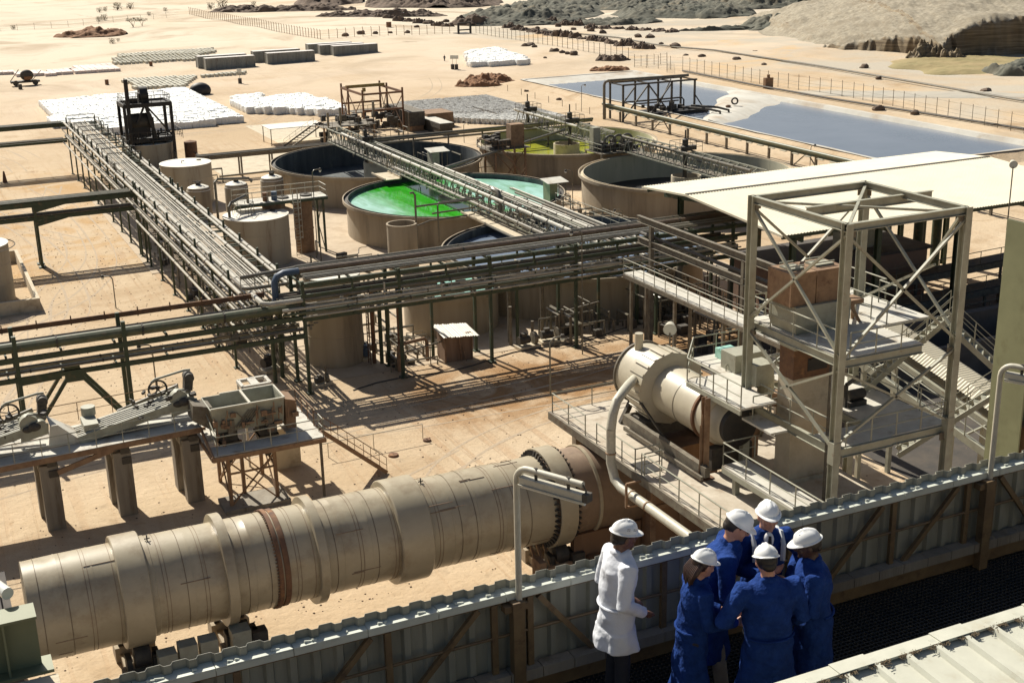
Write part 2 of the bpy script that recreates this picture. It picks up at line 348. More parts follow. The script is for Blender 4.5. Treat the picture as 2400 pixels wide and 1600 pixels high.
def wavy_green():
    # green liquor; teal sky reflection and darker truss reflections painted into its colour
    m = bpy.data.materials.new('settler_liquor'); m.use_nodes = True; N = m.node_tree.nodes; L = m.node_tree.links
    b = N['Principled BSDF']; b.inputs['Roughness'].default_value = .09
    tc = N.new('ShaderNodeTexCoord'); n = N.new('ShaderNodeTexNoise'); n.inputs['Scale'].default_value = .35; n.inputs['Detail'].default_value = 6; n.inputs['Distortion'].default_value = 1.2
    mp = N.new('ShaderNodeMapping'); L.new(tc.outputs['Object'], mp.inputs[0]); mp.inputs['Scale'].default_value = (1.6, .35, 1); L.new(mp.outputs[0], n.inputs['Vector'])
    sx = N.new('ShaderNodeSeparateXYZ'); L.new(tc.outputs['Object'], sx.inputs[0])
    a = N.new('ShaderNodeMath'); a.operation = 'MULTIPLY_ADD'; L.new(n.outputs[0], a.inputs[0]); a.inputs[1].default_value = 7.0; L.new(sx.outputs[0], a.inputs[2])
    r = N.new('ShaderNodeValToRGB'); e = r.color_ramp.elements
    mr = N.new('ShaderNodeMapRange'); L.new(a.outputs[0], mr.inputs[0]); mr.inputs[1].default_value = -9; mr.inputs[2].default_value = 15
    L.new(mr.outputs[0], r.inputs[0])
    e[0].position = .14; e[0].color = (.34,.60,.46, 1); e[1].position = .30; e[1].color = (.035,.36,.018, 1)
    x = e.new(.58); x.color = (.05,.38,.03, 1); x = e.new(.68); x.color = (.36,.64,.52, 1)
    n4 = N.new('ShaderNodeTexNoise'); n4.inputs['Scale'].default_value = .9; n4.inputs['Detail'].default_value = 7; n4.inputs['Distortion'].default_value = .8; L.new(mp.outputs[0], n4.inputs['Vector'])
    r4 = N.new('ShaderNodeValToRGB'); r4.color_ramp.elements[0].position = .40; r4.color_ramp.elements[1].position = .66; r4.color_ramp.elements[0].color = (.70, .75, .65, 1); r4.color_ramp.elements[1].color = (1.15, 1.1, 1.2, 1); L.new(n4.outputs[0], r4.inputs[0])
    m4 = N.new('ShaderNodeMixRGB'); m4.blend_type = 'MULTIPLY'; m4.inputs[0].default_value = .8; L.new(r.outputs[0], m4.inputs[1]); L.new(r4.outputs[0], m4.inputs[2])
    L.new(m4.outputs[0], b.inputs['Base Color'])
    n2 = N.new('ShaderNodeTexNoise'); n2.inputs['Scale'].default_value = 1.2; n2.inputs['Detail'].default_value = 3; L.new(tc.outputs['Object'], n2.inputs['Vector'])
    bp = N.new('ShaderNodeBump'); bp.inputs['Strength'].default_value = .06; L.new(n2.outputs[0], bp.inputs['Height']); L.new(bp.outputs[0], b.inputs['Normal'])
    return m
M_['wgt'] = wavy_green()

def layered(m):
    # steep faces of the hill expose darker layered soil
    N = m.node_tree.nodes; L = m.node_tree.links; b = N['Principled BSDF']; src = b.inputs['Base Color'].links[0].from_socket
    g = N.new('ShaderNodeNewGeometry'); sx = N.new('ShaderNodeSeparateXYZ'); L.new(g.outputs['True Normal'], sx.inputs[0])
    mr = N.new('ShaderNodeMapRange'); L.new(sx.outputs[2], mr.inputs[0]); mr.inputs[1].default_value = .80; mr.inputs[2].default_value = .45
    tc = N.new('ShaderNodeTexCoord'); mp = N.new('ShaderNodeMapping'); mp.inputs['Scale'].default_value = (.08, .08, 2.2); L.new(tc.outputs['Object'], mp.inputs[0])
    n = N.new('ShaderNodeTexNoise'); n.inputs['Scale'].default_value = 1.0; n.inputs['Detail'].default_value = 6; L.new(mp.outputs[0], n.inputs['Vector'])
    r = N.new('ShaderNodeValToRGB'); r.color_ramp.elements[0].position = .35; r.color_ramp.elements[1].position = .65; r.color_ramp.elements[0].color = (.12, .085, .05, 1); r.color_ramp.elements[1].color = (.27, .21, .13, 1); L.new(n.outputs[0], r.inputs[0])
    x = N.new('ShaderNodeMixRGB'); L.new(mr.outputs[0], x.inputs[0]); L.new(src, x.inputs[1]); L.new(r.outputs[0], x.inputs[2]); L.new(x.outputs[0], b.inputs['Base Color'])
layered(M_['tail'])

# ================================================================== SETTING: ground, pond, mounds
def N3(x, y, z=0, s=1.0): return noise.noise(V((x*s, y*s, z)))
def gh(x, y):                   # gentle dunes beyond the plant
    d = max(0.0, min(1.0, (y-255)/120)); e = max(0.0, min(1.0, (x-150)/60)); k = max(d, e)
    if k <= 0: return 0.0
    h = N3(x, y, 1, .012)*1.6+N3(x, y, 2, .045)*.55+N3(x, y, 5, .15)*.16
    return k*(h+.5)*min(1, 400/max(y, 1))
xs = sorted(set([-1500, -700, -350, -150]+list(range(-90, 470, 4))+list(range(480, 1000, 20))+[1200, 1600, 2400, 3500]))
ys = sorted(set([-300, -60]+list(range(0, 240, 12))+list(range(240, 640, 4))+list(range(650, 1000, 25))+[1200, 1700, 2600, 4000]))
mb = MB(); mb.v = [(x, y, gh(x, y)) for y in ys for x in xs]; nx = len(xs)
mb.f = [(j*nx+i, j*nx+i+1, (j+1)*nx+i+1, (j+1)*nx+i) for j in range(len(ys)-1) for i in range(nx-1)]
struct('ground', mb, M_['sand'])

def mound(name, c, rx, ry, h, m, rot=0, rough=.5, res=44, flat=1.0, freq=.25):
    mb = MB(); n = res; cs, sn = math.cos(rot), math.sin(rot); seed = random.random()*50
    for j in range(n+1):
        for i in range(n+1):
            a = i/n*2-1; b = j/n*2-1; r = math.hypot(a, b)
            x = c[0]+a*rx*cs-b*ry*sn; y = c[1]+a*rx*sn+b*ry*cs
            e = r+.28*noise.noise(V((a*2+seed, b*2, 3)))
            t = max(0, 1-e**2) if e < 1 else 0
            z = h*min(1, t*flat)
            z *= 1+rough*noise.fractal(V((x*freq+seed, y*freq, 1)), 1, 2, 4)
            z += rough*.45*h*noise.noise(V((x*freq*4, y*freq*4, seed)))*min(1, t*3)+rough*.22*h*noise.noise(V((x*freq*11, y*freq*11, seed)))*min(1, t*3)
            if t <= 0: z = -.6
            mb.v.append((x, y, max(z, -.6)+gh(x, y)*(t > 0)))
    mb.f = [(j*(n+1)+i, j*(n+1)+i+1, (j+1)*(n+1)+i+1, (j+1)*(n+1)+i) for j in range(n) for i in range(n)]
    return struct(name, mb, m, ang=80)
# dark spoil heaps along the top of the view
def heap(u, v, w_, h, dep=None, m='spoil', rough=.55, name='hill', freq=.2, rot=0, flat=1.6):
    h *= .62 if m == 'spoil' and h > 1.5 else 1; p = G(*K(u, v)); s = (p-V((0, 0, CH))).length/F; rx = w_*1.0204*s/2
    q = V((p.x, p.y, 0))+V((_rt.x, _rt.y, 0))*0
    return mound(name, (q.x, q.y), rx, dep or rx*.5, h, M_[m], -YAW+rot, rough, 96 if w_ > 200 else 48, flat, freq)
heap(1225, 38, 330, 4.6, 26); heap(1140, 42, 170, 2.0, 12); heap(1560, 4, 560, 6, 40); heap(1330, 14, 330, 5, 30)
heap(1560, 38, 300, 4.0, 22); heap(1865, 62, 330, 5.0, 15); heap(1650, 42, 160, 4, 14); heap(1800, 8, 420, 9, 40); heap(2050, 5, 300, 9, 40)
heap(1760, 20, 360, 6, 30); heap(1950, 16, 260, 6, 26); heap(1480, 18, 240, 4, 20); heap(1420, 56, 200, 1.2, 7, 'spoil', .9); heap(1230, 58, 340, 1.2, 7, 'spoil', .9)
heap(1000, 12, 300, 4.0, 30, 'rock'); heap(760, 6, 150, 3.0, 30, 'rock', .8)
heap(2335, 168, 130, 3.4, 6, 'spoil'); heap(2130, 139, 90, 2.2, 4, 'tail', .9, freq=.5); heap(2185, 141, 60, 1.6, 3, 'tail', .9, freq=.5); heap(1640, 70, 190, .9, 2.5, 'spoil', .9)
heap(210, 84, 150, 1.6, 9, 'redsoil', .9); heap(640, 30, 340, 1.6, 7, 'rock', .9); heap(880, 42, 300, 1.5, 5, 'rock', .9)
heap(1090, 60, 120, 2.0, 6, 'rock', .9)
heap(1120, 188, 130, 1.1, 3.5, 'redsoil', .8, freq=.5); heap(1100, 197, 110, .9, 2.5, 'redsoil', .8, freq=.5)
heap(1400, 162, 90, .7, 2, 'redsoil', .8, freq=.5); heap(1408, 140, 80, .9, 2, 'rock', .9, freq=.5)
for (u0, v0, u1, v1, n) in ((1160, 68, 1330, 92, 9), (1330, 92, 1500, 118, 8), (820, 38, 1040, 70, 10), (1250, 58, 1560, 75, 10)):
    for i in range(n):
        t = (i+.5)/n; heap(u0+(u1-u0)*t, v0+(v1-v0)*t+random.uniform(-2, 2), 34, random.uniform(.5, 1.3), 1.8, 'rock', .9, freq=.5)
# tailings hill with an undercut face (right)
prof = [(1845, 120, .3, .8), (1890, 121, 1.5, 2.2), (1935, 124, 2.3, 4.2), (1990, 126, 3.2, 6.2), (2040, 128, 4.0, 7.4), (2090, 131, 4.6, 8.4), (2140, 136, 4.2, 9.4), (2165, 141, 3.6, 9.8), (2200, 135, 6.0, 10.6), (2240, 131, 7.6, 11.4), (2290, 129, 8.2, 12), (2352, 127, 8.4, 12.6), (2420, 127, 8.6, 14), (2560, 128, 8, 14), (2750, 130, 7, 12)]
mb = MB(); cols = []
def lerp(a, b, t): return a+(b-a)*t
for i in range(len(prof)-1):
    for k in range(22):
        t = k/22; cols.append([lerp(prof[i][q], prof[i+1][q], t) for q in range(4)])
cols.append(list(prof[-1]))
bk = V((math.sin(YAW), math.cos(YAW), 0))
for ci, (u, v, hc, hb) in enumerate(cols):
    p = G(*K(u, v)); p.z = 0
    steps = [(-3, -.5), (-.6, .25), (0, .22*hc), (.35, .42*hc), (.7, .6*hc), (1.0, .78*hc), (1.4, .92*hc), (2.2, hc)]+[(2.2+j*1.6, None) for j in range(1, 69)]
    for si, (d, z) in enumerate(steps):
        x = p.x+bk.x*d; y = p.y+bk.y*d
        wob = noise.noise(V((x*.35, y*.35, 2)))*2.6+noise.noise(V((x*.9, y*.9, 7)))*1.3
        if z is None:
            tt = (d-2.2)/108; zz = hc+(hb-hc)*math.sin(min(1, tt*2.2)*math.pi/2) if tt < .75 else lerp(hb, 1.0, (tt-.75)/.25)
            zz *= 1-.0*tt
            zz += noise.fractal(V((x*.06, y*.06, 4)), 1, 2, 5)*1.0-abs(noise.noise(V((x*.11+y*.05, y*.04, 6))))*1.6+noise.noise(V((x*.5, y*.5, 8)))*.35+noise.noise(V((x*1.3, y*1.3, 8)))*.16
            if d < 8: wob *= .3
        else:
            zz = z+(noise.noise(V((x*.8, y*.8, 9)))*.7 if z > .6 else 0)
            x += bk.x*wob*.55; y += bk.y*wob*.55
        edge = min(1, ci/30); zz = zz*edge if zz > 0 else zz
        mb.v.append((x, y, zz))
ns = 76; nc = len(cols)
mb.f = [(i*ns+j, (i+1)*ns+j, (i+1)*ns+j+1, i*ns+j+1) for i in range(nc-1) for j in range(ns-1)]
struct('hill', mb, M_['tail'], ang=60)
M_['olive'] = mat('olive_sludge', (.24,.20,.085), (.33,.25,.12), .12, .9, bump=.4, bscale=1.0)
heap(2270, 150, 420, .6, 16, 'olive', .4, name='sediment_flat', flat=2.5)
M_['grey'] = mat('grey_slurry', (.36,.34,.29), (.44,.39,.31), .15, .9, bump=.3, bscale=1.0, stretch=(1,1,1))
heap(2110, 218, 560, .18, 5, 'grey', .5, name='slurry_track', rot=-.30, flat=3)
heap(1560, 22, 300, .25, 8, 'grey', .3, name='road', flat=3, rot=.6)

# pond with raised liner
def quadring(mb, pts_a, pts_b):
    n = len(pts_a); o = len(mb.v); mb.v += [tuple(p) for p in pts_a]+[tuple(p) for p in pts_b]
    mb.f += [(o+i, o+(i+1) % n, o+n+(i+1) % n, o+n+i) for i in range(n)]
def rectpts(x0, x1, y0, y1, z, nx_=12, ny_=40, j=.15):
    P = [V((lerp(x0, x1, i/nx_), y0, z)) for i in range(nx_)]+[V((x1, lerp(y0, y1, i/ny_), z)) for i in range(ny_)]
    P += [V((lerp(x1, x0, i/nx_), y1, z)) for i in range(nx_)]+[V((x0, lerp(y1, y0, i/ny_), z)) for i in range(ny_)]
    return [V((p.x+random.uniform(-j, j), p.y+random.uniform(-j, j), p.z+random.uniform(-.03, .03))) for p in P]
X0, X1, Y0, Y1 = 115.6, 141.2, 128.6, 240.0
A_ = rectpts(X0, X1, Y0, Y1, 1.05); O_ = rectpts(X0-4.5, X1+3, Y0-4, Y1+4, -.2, j=.5)
mb = MB(); quadring(mb, rectpts(X0-.3, X1+.3, Y0-.3, Y1+.3, 1.02, j=.05), O_); struct('pond_bank', mb, M_['sand'], ang=60)
mb = MB()
B_ = [V((lerp(p.x, (X0+X1)/2, .08), lerp(p.y, (Y0+Y1)/2, .025), -.35)) for p in A_]
quadring(mb, rectpts(X0-.7, X1+.8, Y0-.6, Y1+.7, 1.07, j=.1), A_); quadring(mb, A_, B_)
# dividing bank and the broad liner apron at the far end
div = []
for i in range(13):
    t = i/12; x = lerp(X0+.4, X1-.2, t); y = lerp(172, 196, t)+noise.noise(V((t*5, 0, 3)))*2.5; wd = lerp(2.6, 11.5, t**.8)*(1+.25*noise.noise(V((t*7, 1, 8))))
    div.append([V((x, y-wd-1.5, -.3)), V((x, y-wd*.4, .95+.06*random.random())), V((x, y+wd*.5, 1.0+.1*random.random())), V((x, y+wd+1.5, -.3))])
for i in range(12):
    mb.add(div[i]+div[i+1], [(0, 4, 5, 1), (1, 5, 6, 2), (2, 6, 7, 3)])
for i in range(12):
    x0_, x1_ = lerp(X0+.5, X1-.3, i/12), lerp(X0+.5, X1-.3, (i+1)/12)
    mb.add([(x0_, Y1-.4, 1.0), (x1_, Y1-.4, 1.0), (x1_, Y1-15, -.25), (x0_, Y1-13, -.25)], [(0, 1, 2, 3)])
struct('pond_liner', mb, M_['liner'], ang=60)
mb = MB().add([(X0+.2, Y0+.2, .45), (X1-.2, Y0+.2, .45), (X1-.2, Y1-2, .45), (X0+.2, Y1-2, .45)], [(0, 1, 2, 3)]); struct('water', mb, M_['wpond'])
# concrete aprons under the plant
M_['apron'] = mat('concrete_apron', (.50,.405,.29), (.42,.33,.23), .5, .9, bump=.3, c3=(.33,.24,.155), s3=.35, t3=(.5,.7))
mb = MB(); z = .03
for (x0_, y0_, x1_, y1_) in ((24, 87, 62, 93), (24, 93, 70, 145), (19.8, 125, 36, 170)):
    mb.bb((x0_, y0_, -.2), (x1_, y1_, z)); z += .012
struct('concrete_apron', mb, M_['apron'])
mb = MB()
for (x0_, y0_, x1_, y1_) in ((38, 172, 66, 186), (52, 186, 62, 216)): mb.bb((x0_, y0_, -.2), (x1_, y1_, .02))
struct('yard_slab', mb, M_['conc2'])

# rocks
def rock(p, r):
    mb = MB(); sd_ = random.random()*99; mb.ell(p, (r*1.3, r, r*.75), n=9, m=6)
    mb.v = [tuple(V(q)+(V(q)-V(p))*.5*noise.noise(V(q)*(1.2/r)+V((sd_, 0, 0)))) for q in mb.v]
    return mb
RL = [('large brown boulder beside the pond fence', 1300, 325), ('brown boulder touching the large one by the fence', 1267, 332), ('round dark boulder near the drum dump by the fence', 1465, 368)]
c2 = lambda x, y: (800+x*.34014, y*.34014)
for lab, x, y in RL:
    p = G(*c2(x, y)); single('boulder', rock((p.x, p.y, .4), 1.1), M_['rock'], lab, 'boulder', 'boulders by the fence')
pts = [(30, 285), (140, 275), (235, 272), (340, 262), (455, 258), (520, 212), (580, 185), (705, 195), (720, 170), (1350, 205), (1400, 218), (1490, 190), (1600, 205), (1720, 212), (1800, 225), (2045, 258), (2125, 265), (2205, 315), (2300, 345), (1520, 378), (1560, 385), (1600, 390), (1330, 342), (1405, 410), (1500, 690), (1275, 632)]
mbs = []
for i, (x, y) in enumerate(pts):
    p = G(*c2(x, y)); r = random.uniform(.5, 1.1)*(1 if y < 400 else .4)
    single('boulder', rock((p.x, p.y, r*.3+gh(p.x, p.y)), r), M_['rock'], 'small dark boulder scattered in the line of rocks along the far track', 'boulder', 'scattered boulders on the plain')
r3 = lambda x, y: (1600+x*.34014, y*.34014)
for x, y in [(130, 400), (370, 420), (500, 372), (1250, 470), (2090, 640), (640, 685), (20, 390), (560, 450), (1350, 545), (1600, 790), (1350, 760)]:
    p = G(*r3(x, y)); r = random.uniform(.5, .9)
    single('boulder', rock((p.x, p.y, r*.3), r), M_['rock'], 'low clump of broken rock on the ground beyond the pond fence', 'rock', 'rock clumps beyond the pond')
# bushes and thorn trees on the plain
def bush(u, v, h, tree=False):
    c = G(u, v); c.z = gh(c.x, c.y)-.05
    t = thing('thorn_tree' if tree else 'desert_shrub', None, None, c)
    tr = MB(); lf = MB()
    for k in range(5 if not tree else 4):
        a = random.random()*6.28; e = V((c.x+math.cos(a)*h*.4, c.y+math.sin(a)*h*.4, c.z+h*.7)); tr.path([c, (c+e)/2+V((0, 0, h*.05)), e], [h*.03, h*.02, h*.01], 5)
    for k in range(230):
        a = random.random()*6.28; rr = math.sqrt(random.random())*h*(.75 if tree else .5); zz = c.z+h*(random.uniform(.6, .95) if tree else random.uniform(.1, .85))
        p = V((c.x+math.cos(a)*rr, c.y+math.sin(a)*rr, zz)); s = h*.07
        d1 = V((random.uniform(-1, 1), random.uniform(-1, 1), random.uniform(-1, 1))).normalized()*s; d2 = V((random.uniform(-1, 1), random.uniform(-1, 1), random.uniform(-1, 1))).normalized()*s
        lf.add([p, p+d1, p+d1+d2, p+d2], [(0, 1, 2, 3)])
    obj('trunk', tr, M_['rock'], t); obj('crown', lf, M_['bush'], t, smooth=False)
    return t
bu = [(313, 70, 4.2, True, 'green umbrella shaped thorn tree on the left plain'), (334, 68, 3.5, True, 'grey leafless thorn tree just right of the green one'),
      (264, 104, 2.6, False, 'round green bush in front of the low earth bank'), (277, 98, 1.6, False, 'small pale bush just behind the round green one'),
      (234, 34, 3.2, False, 'tall grey bush, left of the two at the head of the plain'), (247, 31, 3, False, 'grey bush second in the row at the head of the plain'),
      (276, 28, 5, False, 'tallest grey bush on the far left plain'), (306, 26, 4.2, False, 'grey bush right of the tallest one on the plain'),
      (350, 42, 2.4, False, 'small grey bush alone on the bare sand'), (233, 52, 3, False, 'low grey bush in the middle of the left plain'), (245, 50, 3.6, False, 'low wide bush beside another on the left plain'),
      (495, 26, 4.2, False, 'leafless bush standing before the rocky berm'), (522, 26, 6.5, False, 'tall bare bush behind the start of the rocky berm'), (595, 14, 3.2, False, 'dark round bush near the top edge'), (388, 32, 2.5, False, 'thin bush between the sand tracks'), (31, 66, 2.4, False, 'small bush at the left edge by the old fence')]
for u, v, h, tr_, lab in bu:
    t = bush(u, v, h*.72, tr_); tag(t, lab, 'tree' if tr_ else 'bush', 'bushes on the left plain')

# ------------------------------------------------------------------ fences
def fence(name, pts, label, step=2.6, h=2.1, rail=False, r=.05, m='galvd'):
    P = [G(u, v) for u, v in pts]
    root = thing(name, label, 'fence', (P[0].x, P[0].y, 0), 'fences around the site'); post0 = None; n = 0; wires = MB(); rest = MB()
    for a, b in zip(P[:-1], P[1:]):
        L_ = (b-a).length; k = max(1, round(L_/step))
        for i in range(k):
            p = a+(b-a)*(i/k); z = gh(p.x, p.y)
            if n < 98:
                if post0 is None:
                    post0 = obj('post', MB().path([(p.x, p.y, z-.1), (p.x, p.y, z+h), (p.x-.2, p.y-.2, z+h+.3)], r, 4), M_[m], root, loc=(p.x, p.y, z))
                else:
                    o = post0.copy(); sc.collection.objects.link(o); o.parent = root; o.location = V((p.x, p.y, z))-V(root['_o'])
            else: rest.tube((p.x, p.y, z-.1), (p.x, p.y, z+h), r, 4)
            n += 1
        for zz in (.25, .9, 1.5, h):
            m_ = max(1, int(L_/12))
            for i in range(m_):
                q0 = a+(b-a)*(i/m_); q1 = a+(b-a)*((i+1)/m_)
                wires.tube((q0.x, q0.y, zz+gh(q0.x, q0.y)), (q1.x, q1.y, zz+gh(q1.x, q1.y)), .02, 3)
    obj('wires', wires, M_[m], root)
    if rest.v: obj('post', rest, M_[m], root)['kind'] = 'stuff'
    return root
fence('wire_fence', [(445, 41), (752, 103), (930, 94), (1072, 86)], 'long rusty post and wire fence crossing the plain behind the containers', 2.4, 2.4, r=.08, m='rustd')
fence('wire_fence', [(1116, 84), (1250, 106), (1487, 142)], 'wire fence running from the black gate frame towards the pond corner', 2.6, 2.4, r=.07)
fence('wire_fence', [(1487, 158), (1600, 165), (1800, 200), (2000, 230), (2400, 314), (2520, 340)], 'tall wire fence running along the far side of the pond', 3.0, 2.6, r=.06)
fence('wire_fence', [(0, 70), (160, 62), (300, 52), (420, 46)], 'faint old wire fence far out on the left plain', 5, 1.8, r=.05)
fence('mesh_fence', [(1487, 158), (1563, 150), (1563, 172)], 'short mesh fence enclosing the far corner of the pond', 2.0, 2.2, r=.06)
mb = MB(); a, b = G(1075, 88), G(1103, 86)
for p in (a, b): mb.box((p.x, p.y, 2), (.5, .5, 4))
for z in (.6, 2, 3.9): mb.beam((a.x, a.y, z), (b.x, b.y, z), .35)
mb.bb((a.x, a.y, 0), (a.x+4, a.y+4, 1.0))
single('gate_frame', mb, M_['black'], 'black steel frame standing at the bend of the plain fence', 'gate')
pl = MB(); pp = [G(*K(u, v)) for u, v in ((1180, 70), (1300, 80), (1420, 92), (1500, 110), (1560, 118), (1640, 124), (1880, 156), (2000, 176), (2352, 240))]
pl.path([(p.x, p.y, .4+gh(p.x, p.y)) for p in pp], .22, 6)
single('pipeline', pl, M_['pipe'], 'long thin pipeline lying on the ground beyond the pond fence', 'pipeline')
pl = MB(); pp = [r3(0, 500), r3(500, 600), r3(1000, 690), r3(1500, 770), r3(2352, 905)]
pl.path([(G(*p).x, G(*p).y, .35) for p in pp], .2, 6)
single('pipeline', pl, M_['dark'], 'dark hose lying along the foot of the pond side fence', 'pipeline')

# ================================================================== FOREGROUND: platform, parapet, lamps, near roof
FZ = 25.5; WY = 8.97
floor = MB(); xa, xb = -.3, 13.5
for i in range(int((9.0-5.0)/.05)): floor.bb((xa, 5.0+i*.05, FZ-.03), (xb, 5.0+i*.05+.012, FZ))
for i in range(int((xb-xa)/.05)): floor.bb((xa+i*.05, 5.0, FZ-.032), (xa+i*.05+.009, 9.0, FZ-.004))
for yy in (5.3, 6.6, 7.9): floor.bb((xa, yy, FZ-.22), (xb, yy+.08, FZ-.035))
struct('platform_floor', floor, M_['grate'], smooth=False)
mb = MB(); mb.bb((xa, 5.0, FZ-.5), (xb, 9.0, FZ-.45)); struct('platform_underfloor', mb, M_['grate'], smooth=False)
wall = thing('parapet_wall', 'grey corrugated parapet wall with pale flat cap along the high platform', 'wall', (6, WY, FZ))
def corr(mb, x0, x1, y, z0, z1, per=.195, d=.035, t=.004, ax='x'):
    prof = []; x = x0
    while x < x1:
        for a, b in ((0, 0), (.52, 0), (.62, 1), (.90, 1)): prof.append((x+a*per, y+b*d))
        x += per
    n = len(prof)
    P = [[(a, b, z0) for a, b in prof], [(a, b, z1) for a, b in prof], [(a, b+t, z1) for a, b in prof], [(a, b+t, z0) for a, b in prof]]
    if ax == 'y': P = [[(b, a, z) for a, b, z in r] for r in P]
    o = len(mb.v); mb.v += [p for r in P for p in r]
    mb.f += [(o+q*n+i, o+q*n+i+1, o+((q+1) % 4)*n+i+1, o+((q+1) % 4)*n+i) for q in range(4) for i in range(n-1)]
mb = MB(); corr(mb, xa, xb, WY+.06, FZ-.1, FZ+1.13, d=-.04); obj('corrugated_sheet', mb, M_['corr'], wall, smooth=False)
mb = MB(); x = xa
while x < xb:
    l = .62; mb.box((x+l/2, WY+.005, FZ+1.045+random.uniform(-.002, .002)), (l-.006, .13, .012)); mb.box((x+l/2, WY-.056, FZ+1.012), (l-.006, .012, .055))
    for k in (.1, .16, .45): mb.tube((x+k+random.uniform(0, .1), WY-.02, FZ+1.05), (x+k, WY-.02, FZ+1.062), .012, 6)
    x += l
obj('cap_rail', mb, M_['cap'], wall, smooth=False)
mb = MB(); mb.bb((xa, WY-.045, FZ+.965), (xb, WY-.005, FZ+1.0)); mb.tube((xa, WY-.04, FZ+.65), (xb, WY-.04, FZ+.65), .014, 6)
mb.bb((xa, WY-.06, FZ+.03), (xb, WY-.03, FZ+.19)); obj('mid_rail', mb, M_['post'], wall, smooth=False)
mb = MB(); x = xa
while x < xb: mb.box((x+.155, WY-.06, FZ+.25), (.302, .13, .10)); x += .31
obj('kick_board', mb, M_['concgrey'], wall, smooth=False)
posts = [-1.2+5.3*0, 4.12, 9.43]
for px in (4.12, 9.43):
    mb = MB().beam((px, WY-.10, FZ), (px, WY-.10, FZ+.99), .11, .09); mb.bb((px-.12, WY-.12, FZ+.9), (px+.1, WY-.03, FZ+.96)); obj('post', mb, M_['post'], wall, smooth=False)
for k in (-1, 0, 1):
    for dx, a, b in ((4.12, -.34, -1.0), (4.12, -1.3, -1.95), (4.12, .23, .78), (4.12, 2.6, 1.9)):
        o = dx+5.3*k; x0, x1 = o+a, o+b
        if x1 < xa or x0 > xb or x0 < xa: continue
        mb = MB().beam((x0, WY-.045, FZ+.96), (x1, WY-.045, FZ+.28), .04, .05); obj('brace', mb, M_['post'], wall, smooth=False)
    for a in (-.19, -1.15, -2.4, .15, 1.5):
        x0 = 4.12+5.3*k+a
        if xa < x0 < xb: obj('upright', MB().beam((x0, WY-.035, FZ+.19), (x0, WY-.035, FZ+.97), .055, .04), M_['post'], wall, smooth=False)

def arm_lamp(x, y, z0, h, ang, label, L_=.66, fixture=True, group='pole lamps on the parapet'):
    t = thing('lamp_post', label, 'lamp', (x, y, z0), group)
    d = V((math.cos(ang), math.sin(ang), 0)); top = V((x, y, z0+h))
    pts = [V((x, y, z0)), top-V((0, 0, .12))]
    for k in range(1, 6):
        a = k/5*math.pi/2; pts.append(top-V((0, 0, .12))+d*(.12*(1-math.cos(a)))+V((0, 0, .12*math.sin(a))))
    pts.append(top+d*L_)
    obj('pole', MB().path(pts, .028, 12), M_['lamp'], t)
    if fixture:
        nn = V((-d.y, d.x, 0)); z1 = z0+h-.10; c0 = V((x, y, z1))+d*.05; c1 = V((x, y, z1))+d*(L_+.02)
        obj('lamp_housing', MB().beam(c0, c1, .075, .055).beam(c0-V((0, 0, .036)), c1-V((0, 0, .036)), .11, .012), M_['lamp'], t, smooth=False)
        obj('lamp_tube', MB().tube(c0-V((0, 0, .06)), c1-V((0, 0, .06)), .018, 8), M_['lampg'], t)
        mb = MB()
        for k in (.2, .52): mb.lathe([(.036, -.012), (.036, .012), (.03, .012), (.03, -.012)], V((x, y, z0+h))+d*k, 12, 'X'); mb.beam(V((x, y, z0+h-.09))+d*k, V((x, y, z0+h-.02))+d*k, .02)
        obj('clamp', mb, M_['dark'], t)
        obj('end_cap', MB().box(c1+d*.02, (.05, .08, .07), rz=ang).path([top+d*L_, top+d*(L_+.03)-V((0, 0, .05)), c1], .008, 5), M_['dark'], t)
    return t
arm_lamp(4.15, WY-.08, FZ+.96, 1.26, math.radians(-62), 'bent grey lamp pole with tube fixture in front of the kiln')
arm_lamp(9.47, WY-.08, FZ+.96, 1.26, math.radians(-62), 'bent grey lamp pole with tube fixture at the right edge')
# near roof (bottom right)
t = thing('corrugated_roof', 'pale sheet metal roof with raised seams in the near right corner', 'roof', (8, 5, 27))
mb = MB(); RY = 6.16; x = 3.2
mb.add([(2.5, RY, 27), (14, RY, 27), (14, .5, 26.6), (2.5, .5, 26.6)], [(0, 1, 2, 3)]); mb.add([(2.5, RY, 26.98), (14, RY, 26.98), (14, .5, 26.58), (2.5, .5, 26.58)], [(0, 3, 2, 1)])
obj('roof_sheet', mb, M_['roofn'], t, smooth=False)
mb = MB(); x = 2.6
while x < 14:
    mb.prism([(-.04, 0), (-.022, .034), (.022, .034), (.04, 0)], RY-.03, .5, lambda u, v, s, x=x: V((x+u, s, 26.601+v+(s-.5)*.4/(RY-.5)))); x += .27
obj('seam', mb, M_['roofn'], t, smooth=False)
mb = MB(); mb.bb((2.5, RY-.09, 27.012), (14, RY+.03, 27.03)); mb.bb((2.5, RY+.02, 26.86), (14, RY+.035, 27.008))
x = 2.7
while x < 14: mb.box((x, RY-.03, 27.035), (.3, .13, .006)); x += .9
obj('edge_trim', mb, M_['roofn'], t, smooth=False)
M_['debris'] = mat('dry_debris', (.10,.07,.04), (.20,.15,.09), 20, .95)
mb = MB()
for k in range(1500):
    x = random.uniform(3.8, 9); 
    if (x*3.7) % 1 < .35: continue
    y = RY-.10-abs(random.gauss(0, .02)); a = random.random()*3.14; l = random.uniform(.01, .04)
    mb.beam((x, y, 27.02), (x+math.cos(a)*l, y+math.sin(a)*l, 27.03), .004)
obj('debris', mb, M_['debris'], t, smooth=False)['kind'] = 'stuff'
